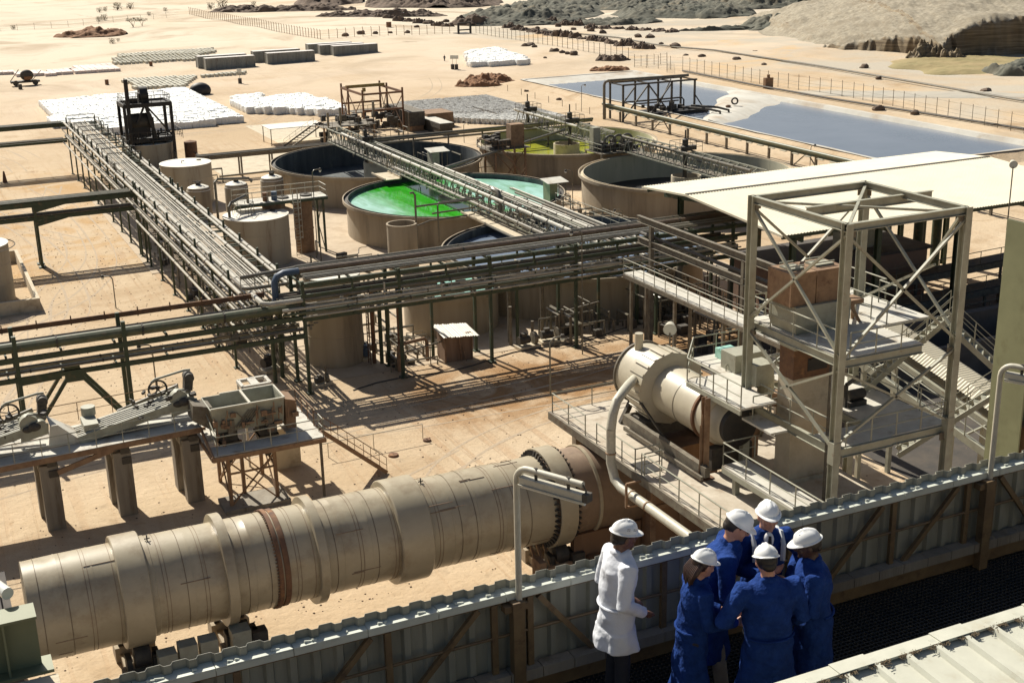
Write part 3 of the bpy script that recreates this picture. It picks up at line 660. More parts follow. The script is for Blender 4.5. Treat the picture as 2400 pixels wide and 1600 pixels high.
# near left corner: slab, H beam, pipe
single('concrete_slab', MB().bb((-.6, 8.25, 26.75), (.42, 8.72, 26.95)), M_['conc2'], 'white slab in the bottom left corner below the green beam', 'slab', smooth=False)
mb = MB(); mb.bb((-.6, 8.85, 26.98), (.33, 8.87, 27.40)); mb.bb((-.6, 8.74, 26.955), (.40, 8.96, 26.98)); mb.bb((-.6, 8.74, 27.40), (.335, 8.96, 27.42)); mb.bb((.10, 8.76, 26.98), (.115, 8.85, 27.40))
single('steel_beam', mb, M_['khaki'], 'short green I beam lying at the left edge in front of the kiln', 'beam', smooth=False)
single('pipe_end', MB().path([(-.3, 10.3, 27.5), (.18, 9.02, 27.5)], .045, 14).path([(-.4, 10.3, 27.42), (.06, 9.0, 27.42)], .02, 8), M_['lampg'], 'open white pipe end at the left edge above the green beam', 'pipe')
mb = MB()
for k in range(4): mb.box((-.3, 11.3+k*.17, 27.2), (.85, .09, .02))
mb.bb((-.7, 11.1, 27.1), (.12, 12.0, 27.18))
single('slatted_grille', mb, M_['cap'], 'pale slatted grille at the left edge beside the kiln end', 'grille', smooth=False)
# khaki column at the right edge
cx, cy = 15.68, 14.55; mb = MB(); mb.bb((cx-.0, cy-.35, 18), (cx+.03, cy+.35, 27.3)); mb.bb((cx+.03, cy-.01, 18), (cx+.77, cy+.01, 27.3)); mb.bb((cx+.77, cy-.35, 18), (cx+.8, cy+.35, 27.3))
t = thing('steel_column', 'tall khaki green steel column rising at the right edge', 'column', (cx+.4, cy, 18)); obj('shaft', mb, M_['khaki'], t, smooth=False)
mb = MB()
for k in range(5): mb.tube((cx+.15+.12*k, cy-.03, 27.15-.03*k), (cx+.15+.12*k, cy+.02, 27.15-.03*k), .025, 6)
obj('bolt', mb, M_['galv'], t); obj('bracket', MB().bb((cx+.2, cy-.4, 23.3), (cx+.76, cy-.02, 23.9)), M_['rustd'], t, smooth=False)

# ================================================================== PEOPLE
def smoothmods(o, vox, it=2, fac=.5):
    m = o.modifiers.new('weld', 'REMESH'); m.mode = 'VOXEL'; m.voxel_size = vox; m.use_smooth_shade = True
    s = o.modifiers.new('smooth', 'SMOOTH'); s.iterations = it; s.factor = fac
def hand(mb, wrist, d, palm_n, sc_=1.0, curl=.5):
    # palm, four unequal fingers and a side thumb; d = pointing direction, palm_n = palm normal
    d = d.normalized(); n = (palm_n-d*palm_n.dot(d)).normalized(); s = d.cross(n)
    M3 = Matrix((s, d, n)).transposed()
    mb.ell(wrist+d*.045*sc_, (.042*sc_, .055*sc_, .019*sc_), M3, 12, 8)
    for i, (off, ln) in enumerate(((-.030, .068), (-.010, .078), (.011, .072), (.030, .056))):
        p0 = wrist+d*.075*sc_+s*off*sc_; c = curl*(1+.15*i)
        p1 = p0+(d*math.cos(c*.5)+n*math.sin(c*.5))*ln*.45*sc_; p2 = p1+(d*math.cos(c*1.2)+n*math.sin(c*1.2))*ln*.35*sc_; p3 = p2+(d*math.cos(c*1.8)+n*math.sin(c*1.8))*ln*.25*sc_
        mb.path([p0-d*.02*sc_, p0, p1, p2, p3], [.0105*sc_, .0105*sc_, .0095*sc_, .0085*sc_, .0065*sc_], 8)
    q0 = wrist+d*.03*sc_-s*.034*sc_; q1 = q0+(-s*.8+d*.7+n*.3).normalized()*.035*sc_; q2 = q1+(-s*.25+d*.9+n*.5).normalized()*.03*sc_
    mb.path([q0+s*.015, q0, q1, q2], [.014*sc_, .013*sc_, .011*sc_, .008*sc_], 8)
def person(label, pos, H_, heading, skin, coat, tr, lean=0.0, headdir=0.0, headpitch=.25, arms=None, coatlen=.60, hair='short', hairmat='hair', bulk=1.0, legs=((-.1, 0), (.1, 0)), open_front=False, tape=False, collar=True, badge=False):
    """local frame: +Y is where the person faces, +X the right-hand side; metres; H_ = body height"""
    t = thing('person', label, 'person', (pos[0], pos[1], FZ), 'people on the high platform')
    k = H_/1.75; R = Matrix.Rotation(heading, 3, 'Z')
    def Wp(p): return R@(V(p)*k)+V((pos[0], pos[1], FZ))
    hip = V((0, 0, .93)); ln = math.sin(lean); up = V((0, ln, math.cos(lean)))
    ch = hip+up*.40; sh = hip+up*.53; nk = hip+up*.57; hd = nk+up*.02+V((0, .035+.05*ln, .098))
    hR = Matrix.Rotation(headdir, 3, 'Z')@Matrix.Rotation(-headpitch, 3, 'X')
    def Hp(p): return Wp(hd+hR@V(p))
    RH = R@hR
    b = MB()
    b.ell(Hp((0, 0, 0)), (.078*k, .094*k, .115*k), RH, 20, 14)              # skull
    b.ell(Hp((0, .035, -.055)), (.056*k, .062*k, .065*k), RH, 16, 10)       # jaw
    b.ell(Hp((0, .088, -.092)), (.020*k, .018*k, .018*k), RH, 10, 8)        # chin
    b.ell(Hp((0, .100, -.020)), (.013*k, .024*k, .026*k), RH, 10, 8)        # nose
    b.ell(Hp((0, .084, .022)), (.050*k, .014*k, .012*k), RH, 10, 8)         # brow
    b.ell(Hp((0, .088, -.062)), (.026*k, .012*k, .010*k), RH, 10, 8)        # lips
    for s in (-1, 1):
        b.ell(Hp((s*.080, -.005, -.015)), (.010*k, .020*k, .032*k), RH, 10, 8); b.ell(Hp((s*.045, .068, -.03)), (.022*k, .018*k, .022*k), RH, 8, 6)
    b.path([Wp(nk-up*.05), Wp(nk+up*.03), Hp((0, -.02, -.06))], [.062*k, .055*k, .055*k], 14)
    b.ell(Wp(hip+up*.28), (.12*k, .075*k, .22*k), R, 14, 10)
    c = MB()
    # coat body: stacked ellipses from hem to neck, with folds towards the hem
    rows = [(-coatlen, .228, .178), (-coatlen*.7, .215, .168), (-coatlen*.4, .198, .156), (-.10, .182, .146), (0.02, .178, .142), (.12, .172, .135), (.22, .178, .138), (.32, .190, .142), (.42, .200, .138), (.48, .185, .120), (.525, .12, .090), (.56, .072, .068)]
    ring = []; n = 40; sd = random.random()*30
    for h, rx, ry in rows:
        if h >= 0: cc = hip+up*h
        else: cc = hip+V((0, ln*.15*h*0, h))
        g = []
        for i in range(n):
            a = 2*math.pi*i/n; f = max(0, -h)*.035*math.sin(a*5+sd)+max(0, -h)*.022*math.sin(a*9+2*sd+h*3)+.012*math.sin(a*3+h*17+sd)*(1 if h < .45 else .2)
            g.append(Wp(cc+V((math.cos(a)*(rx*bulk+f), math.sin(a)*(ry*bulk+f), .015*math.sin(a*4+sd)*(h < -.3)))))
        ring.append(g)
    c.rings(ring)
    arms = arms or {}
    hands = {}
    for s, nm in ((-1, 'L'), (1, 'R')):
        shp = hip+up*.475+V((s*.175*bulk, 0, 0)); el, wr, hdir, pn = arms.get(nm, (shp+V((s*.07, -.03, -.28)), shp+V((s*.06, .08, -.50)), V((0, .2, -1)), V((-s, 0, 0))))
        el, wr = V(el), V(wr)
        pts = [shp-V((s*.06, 0, .02)), shp, (shp+el)/2+V((s*.005, 0, 0)), el, (el+wr)/2, wr]
        c.path([Wp(p) for p in pts], [.075*k, .080*k*bulk, .068*k*bulk, .062*k*bulk, .054*k, .047*k], 14)
        b.path([Wp(p) for p in (shp, el, wr, wr+V(hdir).normalized()*.03)], [.032*k, .034*k, .029*k, .026*k], 10)
        hand(b, Wp(wr+V(hdir).normalized()*.02), R@V(hdir), R@V(pn), k)
    if collar:
        for s in (-1, 1): c.ell(Wp(nk+V((s*.045, .035, -.012))), (.045*k, .05*k, .018*k), R@Matrix.Rotation(s*.4, 3, 'Y'), 10, 8)
        c.ell(Wp(nk+V((0, -.045, -.005))), (.075*k, .035*k, .024*k), R, 12, 8)
    lg = MB(); shs = MB()
    for (fx, fy), s in zip(legs, (-1, 1)):
        ank = V((fx, fy, .09)); kn = (hip+V((s*.075, 0, 0)))*.5+ank*.5+V((0, .02, 0)); 
        lg.path([Wp(hip+V((s*.08, 0, .03))), Wp(hip+V((s*.075, 0, -.2))), Wp(kn), Wp((kn+ank)/2), Wp(ank)], [.085*k, .082*k, .066*k, .062*k, .060*k], 14)
        b.path([Wp(hip+V((s*.07, 0, 0))), Wp(kn), Wp(ank-V((0, 0, .05)))], [.07*k, .05*k, .04*k], 10)
        shs.ell(Wp((fx, fy+.06, .035)), (.048*k, .135*k, .042*k), R, 14, 8).ell(Wp((fx, fy-.02, .07)), (.045*k, .06*k, .055*k), R, 12, 8)
    b.ell(Wp(hip), (.13*k, .10*k, .12*k), R, 14, 10); lg.ell(Wp(hip), (.150*k, .115*k, .13*k), R, 14, 10)
    ob = obj('body', b, M_[skin], t, ang=180); smoothmods(ob, .0065, 2)
    oc = obj('coat', c, M_[coat], t, ang=180); smoothmods(oc, .009, 3)
    tx = bpy.data.textures.new('cloth_folds', 'CLOUDS'); tx.noise_scale = .13; tx.noise_depth = 2
    dm = oc.modifiers.new('folds', 'DISPLACE'); dm.texture = tx; dm.texture_coords = 'LOCAL'; dm.strength = .022; dm.mid_level = .5
    sm = oc.modifiers.new('soften', 'SMOOTH'); sm.iterations = 2
    mb3 = MB(); g = []
    for i in range(13):
        a = math.pi*(1.12+.76*i/12); g.append(Wp(hip+V((math.cos(a)*.180*bulk, math.sin(a)*.144*bulk, .10))))
    mb3.path(g, .011*k, 6); obj('back_belt', mb3, M_[coat], t)
    ol = obj('trousers', lg, M_[tr], t, ang=180); smoothmods(ol, .012, 2)
    obj('shoes', shs, M_['hair'], t)
    # helmet
    hm = MB(); rg = []
    for i in range(11):
        a = i/10*math.pi/2; rr = math.cos(a); z = .036+.094*math.sin(a)
        rg.append([Hp((.094*math.cos(q)*rr, .114*math.sin(q)*rr-.005, z+(.010 if abs(math.cos(q)*rr) < .16 and i > 3 else 0))) for q in [2*math.pi*j/32 for j in range(32)]])
    rg[-1] = [Hp((.004*math.cos(q), .004*math.sin(q), .131)) for q in [2*math.pi*j/32 for j in range(32)]]
    brim = lambda z, e: [Hp(((.097+e)*math.cos(q), (.118+e)*math.sin(q)-.005+(.042*max(0, math.sin(q))**2), z-.012*max(0, math.sin(q))**2)) for q in [2*math.pi*j/32 for j in range(32)]]
    inner = [Hp((.088*math.cos(q), .106*math.sin(q), .030)) for q in [2*math.pi*j/32 for j in range(32)]]
    hm.rings([inner, brim(.028, .006), brim(.034, .010), brim(.042, .002)]+rg, True, True, True)
    for s in (-1, 0, 1):
        hm.path([Hp((s*.030, .085, .085-.01*abs(s))), Hp((s*.034, .04, .120-.008*abs(s))), Hp((s*.034, -.03, .122-.008*abs(s))), Hp((s*.030, -.09, .085-.01*abs(s)))], .007*k, 6)
    obj('helmet', hm, M_['helmet'], t, ang=50)
    if badge:
        mb2 = MB()
        for dy in (-.035, -.02, .02, .035):
            for dz in (0, .012): mb2.box(Hp((.108, dy, .085+dz)), (.006, .010, .003), M=RH)
        obj('helmet_vents', mb2, M_['hair'], t)
    # hair, eyes
    h = MB(); h.ell(Hp((0, -.022, .012)), (.086*k, .094*k, .10*k), RH, 16, 12)
    h.ell(Hp((0, -.075, -.035)), (.060*k, .035*k, .050*k), RH, 12, 8)
    if hair == 'long':
        for q in range(9):
            a = (q-4)/4*.062; x0 = a
            h.path([Hp((x0, -.07, 0)), Hp((x0*1.2, -.105, -.08)), Hp((x0*1.0, -.11, -.13)), Hp((x0*.7, -.105+.01*(q % 3), -.185-.02*(q % 2)))], [.028*k, .026*k, .018*k, .006*k], 8)
    obj('hair', h, M_[hairmat], t)
    e = MB()
    for s in (-1, 1): e.ell(Hp((s*.032, .090, .0)), (.013*k, .006*k, .006*k), RH, 8, 6); e.ell(Hp((s*.033, .094, .020)), (.019*k, .005*k, .004*k), RH, 8, 6)
    obj('eyes', e, M_['hair'], t)
    if tape:
        obj('shirt', MB().ell(Wp(hip+up*.46+V((0, .085, 0))), (.055*k, .05*k, .09*k), R, 14, 10), M_['helmet'], t)
        obj('tie', MB().path([Wp(hip+up*.53+V((0, .125, 0))), Wp(hip+up*.40+V((0, .142, 0)))], [.014*k, .022*k], 6), M_['trk'], t)
        mb2 = MB()
        for s in (-1, 1): mb2.path([Wp(hip+up*.30+V((s*.12, .145, 0))), Wp(hip+up*.44+V((s*.125, .12, 0))), Wp(hip+up*.515+V((s*.125, .03, 0))), Wp(hip+up*.50+V((s*.12, -.08, 0)))], .024*k, 6)
        obj('reflective_stripe', mb2, M_['silver'], t)
    return t
PI = math.pi
hdg = lambda dx, dy: math.atan2(-dx, dy)      # heading so that local +Y points along (dx, dy)
person('person in a long white coat and white helmet standing alone by the parapet, hands together', (4.80, 8.36), 1.80, hdg(.93, -.10), 'skinm', 'white', 'trk', lean=.05, headdir=.0, headpitch=.20, coatlen=.28, bulk=1.0,
       arms={'L': ((-.24, -.03, 1.13), (-.12, .17, .98), V((.6, .6, -.5)), V((0, .2, -1))), 'R': ((.25, -.05, 1.13), (.13, .18, .97), V((-.6, .6, -.5)), V((0, .2, -1)))}, badge=True, collar=True)
person('person in a blue coat with long reddish hair under a white helmet, holding something small', (5.22, 7.86), 1.66, hdg(.95, -.15), 'skin', 'blue', 'trk', lean=.10, headdir=.15, headpitch=.35, hair='long', hairmat='hairr', coatlen=.56, bulk=.93,
       arms={'L': ((-.20, .08, 1.14), (-.07, .30, 1.10), V((.4, 1, .1)), V((.6, 0, .8))), 'R': ((.21, .06, 1.12), (.10, .30, 1.06), V((-.2, 1, .15)), V((-.3, 0, 1)))})
person('tall person in a blue coat leaning forward over the group beside the parapet, beige trousers', (5.60, 8.22), 1.82, hdg(.85, -.55), 'skin', 'blue', 'trb', lean=.32, headdir=.0, headpitch=.55, coatlen=.50, bulk=1.08, legs=((-.12, -.10), (.12, .16)),
       arms={'L': ((-.26, .24, 1.10), (-.10, .48, 1.14), V((.2, 1, .25)), V((.5, 0, 1))), 'R': ((.25, .16, 1.08), (.14, .36, .98), V((-.1, .8, -.3)), V((-1, 0, 0)))})
person('person in a blue jacket with white shirt, dark tie and silver stripes facing the camera', (6.20, 8.26), 1.77, hdg(-.35, -1.0), 'skin', 'blue', 'trk', lean=.12, headdir=.0, headpitch=.02, coatlen=.35, bulk=.98, tape=True, collar=False,
       arms={'L': ((-.34, -.04, 1.16), (-.20, .14, 1.02), V((.9, .3, -.2)), V((0, -1, 0))), 'R': ((.25, .10, 1.12), (.10, .32, 1.18), V((-.3, .8, .2)), V((-.3, 0, 1)))})
person('person in a blue coat seen from behind in the middle of the group, elbow out', (5.66, 7.42), 1.76, hdg(.22, 1.0), 'skin', 'blue', 'trk', lean=.10, headdir=-.1, headpitch=.35, coatlen=.60, bulk=1.14,
       arms={'L': ((-.38, .02, 1.16), (-.20, .22, 1.02), V((.7, .5, -.3)), V((0, -1, 0))), 'R': ((.30, .02, 1.12), (.22, .20, .98), V((-.4, .7, -.3)), V((-1, 0, 0)))})
person('dark skinned person in a blue coat at the right of the group, looking left', (6.22, 7.55), 1.76, hdg(-.80, .45), 'skind', 'blue', 'trk', lean=.08, headdir=.0, headpitch=.30, coatlen=.58, bulk=1.05,
       arms={'L': ((-.24, .06, 1.12), (-.12, .26, 1.04), V((.3, 1, -.1)), V((.6, 0, .6))), 'R': ((.25, .02, 1.10), (.16, .22, 1.00), V((-.4, .8, -.2)), V((-.8, 0, .3)))})

# ================================================================== HELPERS for steelwork
def rail(name_parent, pts, m='galv', h=1.1, step=1.5, r=.033, closed=False, first=True, last=True):
    """handrail along 3d points (deck level): posts, top rail and knee rail as one mesh part"""
    mb = MB(); P = [V(p) for p in pts]
    for a, b in zip(P[:-1], P[1:]):
        L_ = (b-a).length; k = max(1, round(L_/step))
        for i in range(k+1):
            p = a+(b-a)*(i/k); mb.tube(p, p+V((0, 0, h)), r, 5)
        mb.tube(a+V((0, 0, h)), b+V((0, 0, h)), r*1.1, 5); mb.tube(a+V((0, 0, h*.52)), b+V((0, 0, h*.52)), r*.8, 5)
    return obj('handrail', mb, M_[m], name_parent)
def stair(parent, a, b, w_, m='galvd', rails=True, side=None):
    a, b = V(a), V(b); d = b-a; hd_ = V((d.x, d.y, 0)).normalized(); s = V((-hd_.y, hd_.x, 0))*w_
    mb = MB(); mb.beam(a, b, .06, .24).beam(a+s, b+s, .06, .24); n = max(3, int(abs(d.z)/.24))
    for i in range(1, n):
        p = a+d*(i/n)+s/2; mb.box(p, (.26, w_-.06, .035), rz=math.atan2(hd_.y, hd_.x))
    o = obj('stair_flight', mb, M_[m], parent, smooth=False)
    if rails:
        mb = MB()
        for q in (V((0, 0, 0)), s):
            up = V((0, 0, 1.0)); mb.tube(a+q+up, b+q+up, .022, 5); mb.tube(a+q+up*.5, b+q+up*.5, .018, 5); k = max(2, round(d.length/1.3))
            for i in range(k+1): p = a+d*(i/k)+q; mb.tube(p, p+up, .02, 5)
        obj('handrail', mb, M_[m], parent)
    return o
def xbrace(mb, a, b, c, d, w_=.09): mb.beam(a, c, w_); mb.beam(b, d, w_)

# ================================================================== KILN
ky, kz, kr = 53.96, 4.0, 2.23
def kvt(u): return 1316-.2045*(u-39)
def kx(u): return GY(u, kvt(u), 54.9).x
kiln = thing('rotary_kiln', 'huge pale horizontal rotary kiln lying across the yard behind the parapet', 'kiln', (14, ky, 0))
def shell(x0, x1, r, m, name='shell', seams=True, n=72):
    mb = MB(); k = max(1, int((x1-x0)/1.35)); pr = []
    for i in range(k+1):
        x = x0+(x1-x0)*i/k; pr += [(r, x-ky*0)] if i in (0, k) else [(r, x-.02), (r+.012, x-.02), (r+.012, x+.05), (r, x+.05)]
    R = []
    for rr, x in pr:
        g = []
        for j in range(n):
            a = 2*math.pi*j/n; dn = 0
            dn = -.05*max(0, noise.noise(V((x*.55, a*2.2, 3)))-.25)*2.2+.006*noise.noise(V((x*2, a*6, 9)))
            g.append(V((x, ky+math.cos(a)*(rr+dn), kz+math.sin(a)*(rr+dn))))
        R.append(g)
    # finer rings so that the dents show
    R2 = [R[0]]
    for a, b in zip(R[:-1], R[1:]):
        L_ = abs(b[0].x-a[0].x); q = max(1, int(L_/.22))
        for s in range(1, q+1): 
            g = []
            for j in range(n):
                p = a[j].lerp(b[j], s/q)
                if s < q:
                    an = math.atan2(p.z-kz, p.y-ky); dn = -.16*max(0, noise.noise(V((p.x*.5, an*2.0, 3)))-.30)
                    p = V((p.x, p.y+math.cos(an)*dn, p.z+math.sin(an)*dn))
                g.append(p)
            R2.append(g)
    mb.rings(R2, True, True, True)
    return obj(name, mb, M_[m], kiln, ang=30)
def ringk(name, x0, x1, r, m, bev=.04, n=72, inner=None):
    mb = MB(); i_ = inner or kr-.05
    mb.lathe([(i_, x0), (r-bev, x0), (r, x0+bev), (r, x1-bev), (r-bev, x1), (i_, x1)], (0, ky, kz), n, 'X'); return obj(name, mb, M_[m], kiln)
xL, xR = kx(44), 32.5
shell(xL, kx(1240), kr, 'kiln'); shell(kx(1240), kx(1338), kr+.01, 'kilnb', 'shell_section')
shell(kx(1338), xR, kr+.03, 'kilnb', 'shell_section')
ringk('band', kx(252), kx(318), kr+.30, 'kiln', .04); ringk('band', kx(318), kx(333), kr+.03, 'kiln', .02)
ringk('riding_ring', kx(487), kx(510), kr+.36, 'kiln', .015); ringk('girth_gear', kx(604), kx(614), kr+.10, 'rust', .02); ringk('gear_flange', kx(618), kx(631), kr+.055, 'rust', .02)
mb = MB(); n = 90
for j in range(n):
    a = 2*math.pi*j/n; mb.tube((kx(600), ky+math.cos(a)*(kr+.05), kz+math.sin(a)*(kr+.05)), (kx(606), ky+math.cos(a)*(kr+.05), kz+math.sin(a)*(kr+.05)), .035, 5)
obj('flange_bolts', mb, M_['rust'], kiln)
ringk('riding_ring', kx(696), kx(716), kr+.33, 'kiln', .015)
ringk('band', kx(882), kx(955), kr+.31, 'kiln', .05)
ringk('riding_ring', kx(1243), kx(1282), kr+.34, 'kiln', .03, inner=kr+.22)
ringk('seal_flange', kx(1336), kx(1343), kr+.10, 'kiln', .01)
mb = MB()
for j in range(48):
    a = 2*math.pi*j/48
    for x in (kx(1236), kx(1284)):
        mb.beam((x, ky+math.cos(a)*(kr-.02), kz+math.sin(a)*(kr-.02)), (x+.10, ky+math.cos(a)*(kr+.26), kz+math.sin(a)*(kr+.26)), .13, .09)
obj('ring_lugs', mb, M_['dark'], kiln, smooth=False)
# cladding seams (longitudinal laps) as thin raised strips
mb = MB()
for i in range(44):
    x0 = random.uniform(xL, kx(1200)); a = random.uniform(-2.2, .9)+math.pi; l = random.choice((.6, 1.3, 1.3))
    if any(abs(x0+l/2-kx(q)) < 1.2 for q in (285, 500, 615, 708, 918)): continue
    p = V((0, math.cos(a)*(kr+.008), math.sin(a)*(kr+.008))); mb.beam(V((x0, ky, kz))+p, V((x0+l, ky, kz))+p, .02, .03)
x0 = xL+.5
while x0 < kx(1195):
    for d in (0, random.choice((0, .16))):
        if not any(abs(x0+d-kx(q)) < .75 for q in (285, 918)) and not any(abs(x0+d-kx(q)) < .35 for q in (500, 615, 708)):
            mb.lathe([(kr+.004, x0+d), (kr+.016, x0+d), (kr+.016, x0+d+.018), (kr+.004, x0+d+.018)], (0, ky, kz), 72, 'X')
    x0 += random.uniform(.7, 1.25)
obj('lap_seams', mb, M_['kilnb'], kiln, smooth=False)
mb = MB()
for u in (336, 968): x = kx(u); mb.tube((x, ky-.1, kz+kr-.05), (x, ky-.1, kz+kr+.28), .03, 8).tube((x-.12, ky-.1, kz+kr+.10), (x+.12, ky-.1, kz+kr+.10), .03, 8)
obj('valve', mb, M_['dark'], kiln)
def rollerbase(x, label):
    t = thing('roller_station', label, 'machine base', (x, ky, 0))
    mb = MB()
    for s in (-1, 1): mb.bb((x-.9, ky+s*1.35-.5, 0), (x+.9, ky+s*1.35+.5, .75))
    mb.bb((x-.7, ky-2.1, 0), (x+.7, ky+2.1, .45)); obj('plinth', mb, M_['conc'], t, smooth=False)
    for s in (-1, 1): obj('roller', MB().tube((x-.35, ky+s*1.25, 1.35), (x+.35, ky+s*1.25, 1.35), .5, 20), M_['dark'], t)
    mb = MB()
    for s in (-1, 1):
        for q in (-.6, .6): mb.bb((x+q-.12, ky+s*1.35-.35, .75), (x+q+.12, ky+s*1.35+.35, 1.5))
    mb.bb((x+.4, ky-2.0, .75), (x+1.1, ky-1.4, 1.5)); obj('bearing', mb, M_['dark'], t, smooth=False)
    return t
rollerbase(kx(285), 'roller station under the wide band near the left end of the kiln'); rollerbase(kx(1262), 'roller station of plinth and rollers under the brown right end of the kiln'); rollerbase(kx(500)+.3, 'roller station on pale plinths under the second ring of the kiln')
t = thing('support_frame', 'brown steel frame of slanted beams beside the right roller station', 'frame', (kx(1215), 52, 0))
mb = MB(); x0 = kx(1195)-.2; mb.bb((x0, 51.2, 0), (x0+.35, 52.1, 1.9))
for k in range(4): mb.beam((x0+.3+k*.35, 51.3, .2+k*.1), (x0+.6+k*.35, 53.6, 1.9), .14)
mb.beam((x0, 51.2, 1.5), (x0+1.8, 51.3, 1.5), .15); obj('frame', mb, M_['rustd'], t, smooth=False)
t = thing('drive_cabinet', 'grey green cabinets and low walls standing under the left half of the kiln', 'cabinet', (6.5, 52.2, 0))
mb = MB(); mb.bb((6.6, 51.2, 0), (7.4, 51.9, 1.9)); mb.bb((7.5, 51.2, 0), (8.3, 51.9, 2.1)); mb.bb((8.42, 51.2, 0), (9.2, 51.9, 2.1)); mb.bb((9.9, 51.5, 0), (10.75, 52.3, 2.0))
mb.bb((4.8, 50.7, 0), (5.9, 51.5, 1.2)); obj('cabinet', mb, M_['galv'], t, smooth=False)
mb = MB(); mb.bb((3, 49.8, 0), (11.4, 50.6, .35)); mb.bb((5.0, 50.2, .35), (6.2, 50.7, .9)); obj('plinth', mb, M_['concgrey'], t, smooth=False)
# end hood at the far left of the kiln
single('end_hood', MB().bb((-3.5, ky-2.6, 0), (xL-.6, ky+2.6, 4.9)).bb((-3.2, ky-2.4, 4.9), (xL-1.0, ky+2.4, 5.3)), M_['slab'], 'brown box hood at the left end of the kiln', 'hood', smooth=False)
hood = thing('discharge_hood', 'brown concrete housing where the kiln ends under the deck', 'housing', (33, 54, 0))
mb = MB(); mb.bb((31.5, 51.4, 0), (35.5, 57.5, 6.4)); obj('wall', mb, M_['hood'], hood, smooth=False)
mb = MB(); mb.bb((31.42, 51.3, 0), (31.75, 51.75, 6.42)); mb.bb((33.2, 51.3, 0), (33.45, 51.5, 6.42)); mb.bb((31.5, 51.28, 3.3), (35.5, 51.42, 3.5)); obj('frame', mb, M_['rustd'], hood, smooth=False)
single('low_wall', MB().bb((27.5, 52.2, 0), (31.4, 52.6, 2.4)).bb((28.2, 51.4, 0), (28.9, 52.2, 1.2)), M_['hood'], 'low brown wall under the kiln right beside the housing', 'wall', smooth=False)
single('concrete_block', MB().bb((25.2, 50.6, 0), (26.6, 51.2, .9)), M_['hood'], 'squat brown concrete block on the sand near the low wall', 'block', smooth=False)

# ================================================================== KILN DECK
DZ = 6.8
deck = thing('service_deck', 'raised dusty concrete deck carrying the cream dryer and the steel tower', 'deck', (34, 50, 0))
mb = MB(); mb.bb((29.2, 40.2, DZ-.3), (31.4, 58.0, DZ)); mb.bb((31.4, 40.2, DZ-.32), (32.1, 58.0, DZ)); mb.bb((32.1, 54.6, DZ-.30), (41, 58, DZ-.002)); mb.bb((32.1, 38.0, DZ-.31), (37.9, 47.2, DZ)); mb.bb((34.8, 47.2, DZ-.30), (39.5, 54.6, DZ))
obj('slab', mb, M_['deck'], deck, smooth=False)
mb = MB(); mb.beam((29.15, 40.2, DZ-.2), (29.15, 58.1, DZ-.2), .14, .42).beam((29.2, 58.06, DZ-.2), (41, 58.06, DZ-.2), .12, .4); obj('edge_beam', mb, M_['galvd'], deck, smooth=False)
mb = MB()
for x, y in ((30.5, 57.4), (36, 57.4), (40.5, 57.4), (39, 50), (37.3, 41), (31, 43)): mb.beam((x, y, 0), (x, y, DZ-.35), .45)
obj('column', mb, M_['conc'], deck, smooth=False)
rail(deck, [(29.25, 57.9, DZ), (29.25, 54.2, DZ)], step=1.6); rail(deck, [(29.25, 57.9, DZ), (36.5, 57.9, DZ)], step=2.4)
rail(deck, [(29.25, 53.0, DZ), (29.25, 49.2, DZ), (30.6, 49.2, DZ)], step=1.5); rail(deck, [(29.25, 48.6, DZ), (29.25, 40.4, DZ)], step=1.6)
rail(deck, [(29.35, 48.5, DZ), (30.3, 48.5, DZ)], step=.9)
mb = MB(); mb.bb((30.5, 43.8, DZ+.001), (30.55, 50.0, DZ+.03)); mb.bb((29.6, 47.3, DZ+.001), (29.65, 48.4, DZ+.03)); obj('joint', mb, M_['conc'], deck, smooth=False)
mb = MB(); mb.bb((29.4, 48.6, DZ+.004), (30.4, 50.0, DZ+.01)); obj('opening', mb, M_['black'], deck, smooth=False)
# rail frame in front of the dryer
mb = MB(); mb.beam((31.5, 46.4, DZ+.5), (31.6, 54.2, DZ+.5), .28, .5).beam((31.2, 46.4, DZ+.25), (31.2, 53.6, DZ+.25), .12, .2)
mb.beam((31.5, 54.2, DZ+.5), (34.2, 54.2, DZ+.5), .2, .4)
single('base_frame', mb, M_['galvd'], 'long steel beam frame on the deck in front of the cream dryer', 'frame', smooth=False)
# ================================================================== DRYER
DX, DZC = 33.3, 9.2
dry = thing('drum_dryer', 'big cream coloured steel drum with an octagonal collar, inclined on the deck', 'dryer', (DX, 51, DZ))
def ly(pr, m, name, n=48, caps=(True, True)): return obj(name, MB().lathe(pr, (DX, 0, DZC), n, 'Y', caps), M_[m], dry, ang=40)
ly([(1.60, 55.45), (1.62, 54.6), (1.62, 53.9)], 'drumw', 'back_drum'); ly([(1.70, 55.5), (1.70, 55.38), (1.55, 55.38)], 'galvd', 'rim')
ly([(1.5, 54.0), (1.92, 53.8), (1.92, 52.5), (1.45, 52.3)], 'drumw', 'collar', 12)
mb = MB()
for j in range(24):
    a = 2*math.pi*j/24; c = V((DX+math.cos(a)*1.93, 53.15, DZC+math.sin(a)*1.93)); mb.box(c, (.035, 1.3, .14), M=Matrix.Rotation(-a, 3, 'Y'))
obj('rib', mb, M_['drumw'], dry, smooth=False)
ly([(1.27, 52.4), (1.27, 48.6)], 'drumw', 'shell'); ly([(1.285, 50.4), (1.285, 50.36)], 'pipe', 'seam')
ly([(1.25, 48.66), (1.37, 48.64), (1.37, 48.5), (1.25, 48.48)], 'rust', 'flange'); ly([(1.2, 48.45), (1.28, 48.4), (1.28, 47.6), (1.18, 47.5)], 'drumw', 'end_section')
ly([(1.15, 47.5), (1.05, 46.9), (.95, 46.8)], 'drumw', 'end_cone'); ly([(.95, 46.82), (.95, 46.5), (.7, 46.45)], 'black', 'seal')
